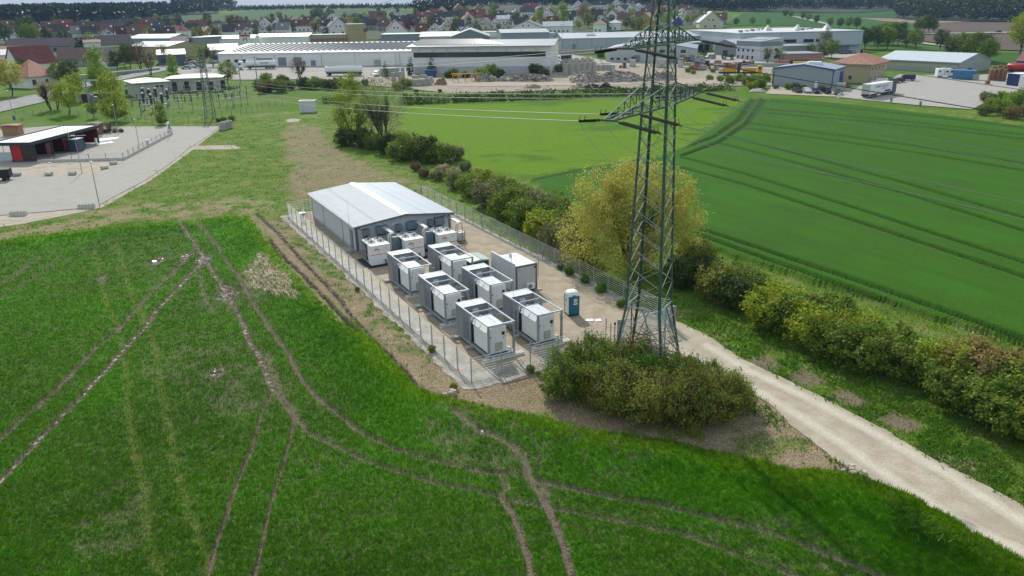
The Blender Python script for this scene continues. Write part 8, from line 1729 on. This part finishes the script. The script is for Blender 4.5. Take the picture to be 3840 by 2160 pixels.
HSL = """15 125 26 g brown white;38 118 28 r red cream;62 121 28 r brown cream;86 129 24 g grey white;56 134 22 g grey teal;110 119 26 r brown cream;127 129 26 r brown pink;150 118 24 g red white;195 124 44 r brown cream;216 122 16 g grey white;250 115 46 r red white;281 118 20 g grey teal;263 134 36 r darkred white;328 126 62 r slate white;362 112 22 g slate white;360 134 46 r darkred white;387 134 20 g darkred cream;420 115 44 r slate white;446 112 16 g slate white;432 136 62 r brown grey;481 108 32 r slate cream;499 123 46 r slate white;521 123 18 g brown cream;559 110 50 r red white;589 110 18 g red white;576 127 34 r slate white;606 122 32 r slate white;529 139 50 r red cream;560 134 22 g slate white;650 113 46 r black white;676 145 66 h red white;715 118 24 g red cream;739 117 38 r red cream;788 133 18 g tan yellow;802 137 24 g grey white;823 135 32 r grey white;905 131 44 r brown white;929 131 20 g brown white;
990 108 44 g grey white;1038 107 42 g grey white;1098 97 36 g brown white;1133 91 26 g grey white;1170 88 26 g orange cream;1241 80 30 g grey white;1122 118 84 r darkred white;1186 113 48 r slate white;1269 113 60 r red cream;1302 114 20 g red white;1273 128 70 g grey white;1320 109 32 g brown white;1346 91 30 r slate white;1357 103 46 r slate grey;1382 93 26 g slate white;1415 73 48 r brown cream;1424 96 50 r brown cream;1475 60 24 g grey white;1498 65 22 g grey white;1488 134 62 g brown white;1507 96 52 r dark cream;1546 89 30 r dark white;1563 83 26 g red white;1590 77 38 r red white;1612 67 30 g grey white;1634 62 40 r red cream;1659 61 44 g brown cream;1724 51 42 g brown orange;1640 81 56 r dark white;1660 97 36 g dark white;1698 77 60 r dark white;1754 73 40 r red white;1797 51 40 g grey pink;1792 67 40 r red pink;1678 118 44 g grey cream;1600 104 46 g red cream;1626 130 42 g grey white;1762 98 52 g brown cream;1736 89 30 r dark white;1812 109 48 g grey cream;1753 135 46 g dark white;1856 107 44 g grey white;1893 90 44 r white white;1892 63 26 g brown white;
1936 63 30 g grey white;1980 59 42 r slate white;1990 38 48 r red white;2027 43 24 g red white;2066 53 36 g brown cream;2050 71 42 g grey white;2107 46 20 g dark white;2132 46 34 g grey white;2159 39 24 g grey white;2169 23 24 g grey white;2195 35 40 g brown grey;2255 31 56 r dark white;2278 37 26 g dark white;2308 23 30 g grey white;2353 35 30 g grey white;2294 74 46 g brown white;2327 65 44 g dark white;2303 113 36 h white white;2246 120 36 h tan white;1975 128 98 g grey white;2093 123 92 r white white;2033 100 34 g grey grey;2068 104 34 r darkred cream;2415 108 74 g tan yellow;2466 62 44 r red white;2424 63 34 r brown white;2541 94 30 g grey blue;2584 50 26 r brown cream;2594 64 30 g brown cream;2603 86 46 g darkred cream;2622 94 40 g grey white;2666 104 72 g white cream;2703 90 34 r brown grey;2560 60 28 g grey white;2380 50 30 g grey white;2400 80 30 r brown cream;
22 150 40 r brown white;300 150 34 r grey white;470 150 40 r darkred white;700 128 30 g grey white;860 120 30 g brown cream;1060 130 40 r grey white;1205 96 26 g red white;1840 80 26 g grey white;1915 108 34 g brown cream;2010 80 28 g red white;5 142 26 r dark white;75 145 30 r brown white;140 136 26 g brown cream;210 140 30 r dark grey;300 142 30 r darkred cream;340 150 36 r dark white;410 146 30 g brown white;470 150 34 r dark grey;510 152 36 r brown white;590 152 34 r dark white;630 132 26 g brown grey;640 155 30 r dark grey;720 135 34 r dark white;760 125 30 r brown cream;860 140 34 r dark white;950 122 30 r brown white;985 130 30 g dark white;1080 115 34 r dark grey;1160 100 30 r dark white;1215 115 34 r dark white;1390 112 34 r dark grey;1440 115 36 r brown grey;1550 112 36 r dark white;1580 140 34 r darkred cream;1640 112 30 r dark white;1720 118 34 r dark white;1735 68 28 r dark white;1830 95 34 r darkred white;1870 75 30 r dark white;1905 85 30 r slate white;1950 110 36 r dark white;2010 112 34 g grey white;2140 78 34 r dark white;2180 70 30 r brown white;2220 52 30 g grey white;2240 72 34 r dark white;2330 48 34 r slate white;2340 90 36 r brown cream;2400 40 30 g grey white;2440 46 34 r dark white;2500 76 34 r dark white;2490 44 28 g brown white;2640 76 34 r brown cream;2560 76 30 g grey white"""
HI = []
for s_ in HSL.replace('\n', '').split(';'):
    a = s_.split(); HI.append((int(a[0]), int(a[1]), int(a[2]), a[3], a[4], a[5]))
grp = {}
for h in sorted(HI): grp.setdefault((h[3], h[4], h[5]), []).append(h)
TN = dict(g='gable-fronted', r='broadside', h='hip-roofed'); RN = dict(dark='charcoal', black='black', slate='slate blue', darkred='dark red')
for (ty, rc, wc), l in grp.items():
    for k, (px_, py_, wpx, _, _, _) in enumerate(l):
        hr = random.Random(px_*7+py_); x, y, z_ = atg(px_, py_+2); D_ = math.hypot(x, y); mp_ = D_/CF; W_ = max(7.5, wpx*mp_*1.12)
        va = math.atan2(y, x)-math.pi/2; ang = va+hr.uniform(-.28,.28); big = W_ > 20
        wh = 3.2 if (ty == 'g' and W_ < 14) else 4.6 if not big else 5.0
        base = ('%s village house with %s roof and %s walls' % (TN[ty], RN.get(rc, rc), wc))
        lb = base if len(l) == 1 else '%s from the left of the %s %s village houses with %s roofs' % (ordn(k+1), TN[ty], wc, RN.get(rc, rc))
        t = thing('house', lb, 'house', (x-math.cos(ang)*W_/2, y-math.sin(ang)*W_/2, z_-.6), ang, 'village houses'); wm_, rm_ = WM_[wc], RM[rc]; H = wh+.6
        if ty == 'g':
            d = hr.uniform(11,15); rh = min(W_*.46, 7.5) if not big else W_*.20; o = .5
            MB().extr([(0,0),(W_,0),(W_,H),(W_/2,H+rh),(0,H)], 0, d).build('wall', wm_, t); kk = rh/(W_/2)
            MB().extr([(-o,H-o*kk+.02),(W_/2,H+rh+.02),(W_+o,H-o*kk+.02),(W_+o,H-o*kk+.3),(W_/2,H+rh+.3),(-o,H-o*kk+.3)], -o, d+o).build('roof', rm_, t)
            wx = [W_*.22, W_*.62] if not big else [W_*f for f in (.12,.3,.48,.66,.82)]
            for xx in wx: MB().box(xx,xx+1.3,-.08,-.003,1.4,2.7).build('window', GLASS, t)
            for xx in (W_*.36, W_*.54): MB().box(xx,xx+1.0,-.08,-.003,H+rh*.12,H+rh*.12+1.2).build('window', GLASS, t)
            MB().box(W_*.32,W_*.32+.8,d*.6,d*.6+.8,H+rh*.3,H+rh+.9).build('chimney', pm('chimney_brick',(.16,.09,.07),.8) if 'chimney_brick' not in bpy.data.materials else bpy.data.materials['chimney_brick'], t)
        else:
            d = 9.5; rh = 4.4 if rc != 'white' else 3.0; o = .5
            if ty == 'r':
                MB().extr([(0,0),(d,0),(d,H),(d/2,H+rh),(0,H)], 0, W_, 'x').build('wall', wm_, t); kk = rh/(d/2)
                MB().extr([(-o,H-o*kk+.02),(d/2,H+rh+.02),(d+o,H-o*kk+.02),(d+o,H-o*kk+.3),(d/2,H+rh+.3),(-o,H-o*kk+.3)], -o, W_+o, 'x').build('roof', rm_, t)
            else:
                MB().box(0,W_,0,d,0,H+1).build('wall', wm_, t); q = min(W_,d)/2-.1; v = [(-o,-o,H+1),(W_+o,-o,H+1),(W_+o,d+o,H+1),(-o,d+o,H+1),(q,d/2,H+1+rh*.8),(W_-q,d/2,H+1+rh*.8)]
                MB().add(v, [(0,3,2,1),(0,1,5,4),(1,2,5),(2,3,4,5),(3,0,4)]).build('roof', rm_, t)
            n = max(2, min(6, int(W_/3.2)))
            for j in range(n): xx = 1.2+j*(W_-2.4)/n; MB().box(xx,xx+1.2,-.08,-.003,1.5,2.8).build('window', GLASS, t)
            if ty == 'r' and hr.random() < .6: MB().add([(W_*.4,d*.22,H+rh*.44+.36),(W_*.4+1.2,d*.22,H+rh*.44+.36),(W_*.4+1.2,d*.34,H+rh*.68+.36),(W_*.4,d*.34,H+rh*.68+.36)], [(0,1,2,3)]).build('skylight', WHITE, t)
            MB().box(W_*.65,W_*.65+.8,d*.5,d*.5+.7,H+rh*.5,H+rh+1.1).build('chimney', pm('chimney_brick',(.16,.09,.07),.8) if 'chimney_brick' not in bpy.data.materials else bpy.data.materials['chimney_brick'], t)
# larger barns and the hip-roofed house at the left edge
WRED = pm('barn_tiles', (.17,.055,.045), .75, 0, .2, .5)
for nm, lb, a, b, dp, hh, wm_, rm_, rf, rh in (
 ('barn','wide barn with red-brown roof full of light strips at the left edge',(-40,262),(95,255),22,4,WM_['grey'],pm('red_brown_roof',(.24,.12,.10),.7,0,.12,.4),'gx',5.0),
 ('barn','big dark red tiled barn with white gable behind the hip-roofed house',(78,280),(222,268),13,4.2,WM_['white'],WRED,'gx',6.5),
 ('barn','long brown tiled barn right of the big dark red barn',(222,250),(345,246),12,3.2,WM_['grey'],RM['brown'],'gx',4.4),
 ('barn','long charcoal roofed barn with white walls in the left village',(385,196),(508,190),12,3.8,WM_['white'],RM['dark'],'gx',4.6),
 ('barn','white barn with low dark red roof beside the charcoal roofed one',(322,200),(384,198),10,5.4,WM_['white'],RM['darkred'],'gx',1.2),
 ('barn','very long purple-brown roofed farm building behind the red barns',(20,196),(265,196),11,3.4,WM_['grey'],pm('purple_roof',(.09,.06,.08),.8,0,.1,.4),'gx',3.8),
 ('barn','charcoal roofed house with white gable wall above the main road',(395,246),(470,240),10,4.0,WM_['white'],RM['dark'],'gx',3.6),
 ('barn','rust brown roofed barn beside the white gabled one above the road',(440,238),(530,236),11,3.2,WM_['grey'],RM['darkred'],'gx',4.0),
 ('barn','small brown roofed shed with white front above the main road',(400,258),(440,256),7,3.0,WM_['white'],RM['darkred'],'gx',2.2)):
    t = bld(nm, lb, a, b, dp, hh, wallm=wm_, roofm=rm_, roof=rf, rh=rh, over=.4, cat='barn')
    for k in range(3): MB().box(t['ln']*(.15+.3*k),t['ln']*(.15+.3*k)+1.6,-.08,-.003,1.2,2.6).build('window', GLASS, t)
    if 'light strips' in lb:
        for k in range(9): x0 = t['ln']*(.25+.07*k); MB().add([(x0,3,4.7+3*.4545),(x0+.9,3,4.7+3*.4545),(x0+.9,8,4.7+8*.4545),(x0,8,4.7+8*.4545)], [(0,1,2,3)]).build('roof_strip', WHITE, t)
t = bld('tiled_house', 'white house with steep orange-pink hipped roof and roof windows before the red barn', (118,332), (224,318), 11, 3.8, wallm=WM_['white'], roofm=TILEP, roof='hip', rh=5.6, over=.7, cat='house')
win(t, 1.0, 1.3, 1.5, 1.8, frame=False); win(t, 6.0, 1.6, 1.3, 1.4)
for k in (.28,.62): MB().add([(t['ln']*k,1.4,5.6),(t['ln']*k+1.0,1.4,5.6),(t['ln']*k+1.0,2.5,6.7),(t['ln']*k,2.5,6.7)], [(0,1,2,3)]).build('roof_window', WHITE, t)
bld('garden_wall', 'long low white wall along the main road behind the substation trees', (300,300), (600,262), .4, 1.6, wallm=WM_['grey'], roofm=WHITE, over=.05, cat='wall')
# village trees
VT = [((1223,140),'spruce','spruce_s','conif',1.35),((1340,134),'egg','rt_s','mid',1.35),((1535,128),'rt','rt_s','purple',1.45),((1580,124),'rt','rt_s','mid',.9),((1618,112),'rt','rt_s','brown',1.4),((1650,108),'spruce','spruce_s','conif',.7),((1710,100),'rt','rt_s','spring',1.0),((1840,84),'egg','rt_s','spring',1.2),((1705,128),'rt','rt_s','dark',1.0),((1790,140),'rt','rt_s','dark',1.0),((1940,98),'egg','rt_s','dark',1.15),((1972,90),'rt','rt_s','purple',.9),((2005,94),'rt','rt_s','yel',.9),((2025,84),'rt','rt_s','spring',1.2),((2110,98),'egg','rt_s','spring',1.8),((2190,92),'rt','rt_s','red',1.7),((2205,106),'rt','rt_s','mid',1.3),((2170,112),'rt','rt_s','spring',.8),((2270,116),'spruce','spruce_s','conif',1.55),((2350,112),'rt','rt_s','dark',1.0),((2375,110),'rt','rt_s','spring',.9),((2370,106),'spruce','spruce_s','conif',.9),((2500,100),'rt','rt_s','yel',1.3),((2530,78),'rt','rt_s','spring',1.2),((2578,92),'rt','rt_s','yel',.9),((2690,104),'rt','rt_s','dark',.7),((2550,40),'spruce','spruce_s','conif',1.1),((2222,86),'cyp','cyp_s','conif',2.2),((2236,84),'cyp','cyp_s','dark',2.2),((2310,60),'spruce','spruce_s','conif',1.1),((1375,84),'spruce','spruce_s','dark',1.1),((1284,82),'spruce','spruce_s','dark',.9),((1180,78),'rt','rt_s','dark',1.4),((1240,76),'rt','rt_s','far',1.4),((1200,76),'rt','rt_s','far',1.5),
 ((1005,86),'spruce','spruce_s','conif',1.0),((300,205),'spruce','spruce_s','conif',1.1),((170,150),'spruce','spruce_s','conif',1.4),((20,165),'rt','rt_s','dark',1.4),((108,172),'rt','rt_s','dark',1.9),((120,176),'rt','rt_s','mid',1.5),((345,190),'thin','thin_s','mid',1.1),((315,196),'thin','thin_s','grey',1.0),((248,172),'rt','rt_s','dark',1.1),((440,262),'rt','rt_s','dark',.9),((490,258),'rt','rt_s','dark',1.2),((470,250),'rt','rt_s','mid',.9),((530,262),'thin','thin_s','brown',1.3),((760,260),'thin','thin_s','mid',1.2),((800,250),'thin','thin_s','grey',1.0),((870,118),'rt','rt_s','brown',1.5),((900,108),'rt','rt_s','brown',1.3),((780,92),'rt','rt_s','far',1.3),((700,130),'rt','rt_s','mid',.9),((560,160),'thin','thin_s','mid',1.1),((820,130),'rt','rt_s','brown',1.2)]
vr = random.Random(3)
for k in range(210):
    a = vr.random(); px_ = 0+a*2740; lo, hi = (84,150) if px_ < 900 else (72,135) if px_ < 1400 else (36,118) if px_ < 2450 else (34,100)
    py_ = vr.uniform(lo, hi); c = vr.choice(['rt','rt','egg','thin','rt']); VT.append(((px_, py_), c, 'thin_s' if c == 'thin' else 'rt_s', vr.choice(['mid','dark','far','far','dark','yel','brown','grey','red']), vr.uniform(.6,1.15)))
for k, (px_, py_) in enumerate(((3250,172),(3275,170),(3300,168),(3330,172),(3350,170),(3290,185),(3325,186),(3365,175),(3395,182),(3430,186),(3240,186))): VT.append(((px_, py_),'rt','rt_s',('mid','dark','far')[k%3],1.0+.12*(k%4)))
for k, (px_, py_, s_) in enumerate(((3440,126,1.0),(3462,124,1.2),(3480,124,1.3),(3500,124,.9),(3525,190,1.1),(3822,205,1.9),(3560,216,1.0),(3590,218,1.2),(3620,224,1.2),(3650,230,1.3),(3680,236,1.3),(3700,240,1.1),(2945,66,.9),(2965,68,.9),(3010,76,.8),(3030,82,.9),(3060,92,.9),(3110,104,.9),(3150,106,.9),(3180,108,1.0),(3210,110,1.0),(2880,98,.7),(2760,98,.7),(2820,97,.8),(3840,110,1.4))): VT.append(((px_, py_),'rt','rt_s',('dark','mid')[k%2] if px_ < 3800 else 'yel',s_))
treelist(VT, 'trees in and around the village', 'in and around the village')
# ---- forests: each wood one mass
def pin(p, q):
    r = False
    for (ax, ay), (bx, by) in zip(q, q[1:]+q[:1]):
        if (ay > p[1]) != (by > p[1]) and p[0] < (bx-ax)*(p[1]-ay)/(by-ay)+ax: r = not r
    return r
def wood(label, poly, n, hgt, mat, seed, size=2.6, per=46):
    r = np.random.RandomState(seed); P_ = np.array(poly, float); x0, y0 = P_.min(0); x1, y1 = P_.max(0); V = []; cnt = 0; tries = 0
    cv, cf = cloud([(0,0,.55,.33,.33,.42),(.1,0,.75,.22,.22,.25),(-.15,.05,.45,.25,.25,.3)], per, 1, seed, clump=12, spread=.3)
    while cnt < n and tries < n*6:
        tries += 1; p = (r.uniform(x0, x1), r.uniform(y0, y1))
        if not pin(p, poly): continue
        x, y, z_ = atg(*p); 
        if math.hypot(x, y) > 2990: continue
        cnt += 1; h = hgt*r.uniform(.75,1.2); a = r.rand()*6.28; c, s = math.cos(a), math.sin(a); q = cv.reshape(-1,4,3); ctr = q.mean(1, keepdims=True); q = (ctr*h+(q-ctr)*size*(h/hgt)).reshape(-1,3)
        V.append(np.stack([q[:,0]*c-q[:,1]*s+x, q[:,0]*s+q[:,1]*c+y, q[:,2]+z_-1], 1))
    V = np.concatenate(V); o = npmesh('forest', V, np.arange(len(V)).reshape(-1,4), LM[mat]); tag(o, label, 'forest', None, 'stuff')
WF = leafm('leaf_forest', (.016,.032,.016), (.030,.048,.022), .4, .1, .02); LM['forest'] = WF; LM['forestl'] = leafm('leaf_forest_light', (.04,.06,.024), (.065,.08,.035), .4, .15, .03)
FLO = pm('shaded_forest_floor', (.02,.035,.018), .95, 0, .2, .02)  # woodland floor, its dark colour stands for the shade between the trees
drape('shaded_forest_floor', [(-300,104),(160,104),(420,98),(470,84),(650,60),(820,50),(820,42),(300,52),(-300,58)], FLO, .9, 40); drape('shaded_forest_floor', [(1560,60),(1640,66),(1700,50),(1760,34),(1880,20),(2060,24),(2330,16),(2480,26),(2620,36),(2760,44),(3000,36),(3370,38),(3370,-30),(1800,-30),(1640,24),(1600,40)], FLO, .9, 40); drape('shaded_forest_floor', [(3360,66),(3400,76),(3640,81),(3850,84),(4050,84),(4050,-30),(3350,-30)], FLO, .9, 40)
wood('dark wood covering the far left hillside below the sky', [(-150,104),(160,104),(420,98),(470,84),(650,60),(820,50),(820,44),(600,50),(300,56),(0,66),(-150,66)], 1300, 17, 'forest', 1, 4.2, 60)
wood('round clump of tall trees on the skyline left of the middle', [(655,50),(700,46),(880,42),(880,36),(720,36),(650,44)], 130, 24, 'forest', 2, 4.2, 70)
wood('thin dark line of trees on the far skyline', [(870,42),(1200,36),(1640,34),(1640,31),(1200,33),(870,38)], 380, 10, 'forest', 3, 3.2, 20)
wood('dark wooded hill behind the village houses', [(1560,60),(1640,66),(1700,50),(1760,34),(1880,20),(2060,24),(2330,16),(2480,26),(2620,36),(2760,44),(3000,36),(3370,38),(3370,-40),(1800,-40),(1640,20),(1600,40)], 1500, 17, 'forest', 4, 4.2, 60)
wood('lighter mixed wood at the upper right edge', [(3360,66),(3400,76),(3640,81),(3850,84),(4050,84),(4050,-30),(3350,-30)], 700, 19, 'forestl', 5, 3.6, 80)
wood('belt of bushes along the left foot of the slope field', [(430,100),(600,104),(800,108),(1000,100),(1240,88),(1240,84),(1000,94),(800,102),(600,98),(430,92)], 130, 7, 'forest', 6, 1.8, 26)
# ================================================================ air
hm = bpy.data.materials.new('haze_air'); hm.use_nodes = True; t = hm.node_tree; t.nodes.clear()
ho = t.nodes.new('ShaderNodeOutputMaterial'); hv = t.nodes.new('ShaderNodeVolumePrincipled'); t.links.new(hv.outputs[0], ho.inputs['Volume'])
hv.inputs['Color'].default_value = (.42,.66,1,1); hv.inputs['Density'].default_value = .00010; hv.inputs['Anisotropy'].default_value = 0
hz_ = MB().box(-3200,3200,-3200,5200,-2.5,130).build('haze', hm); hz_['kind'] = 'stuff'; tag(hz_, 'thin bluish haze in the air over the far fields', 'haze')
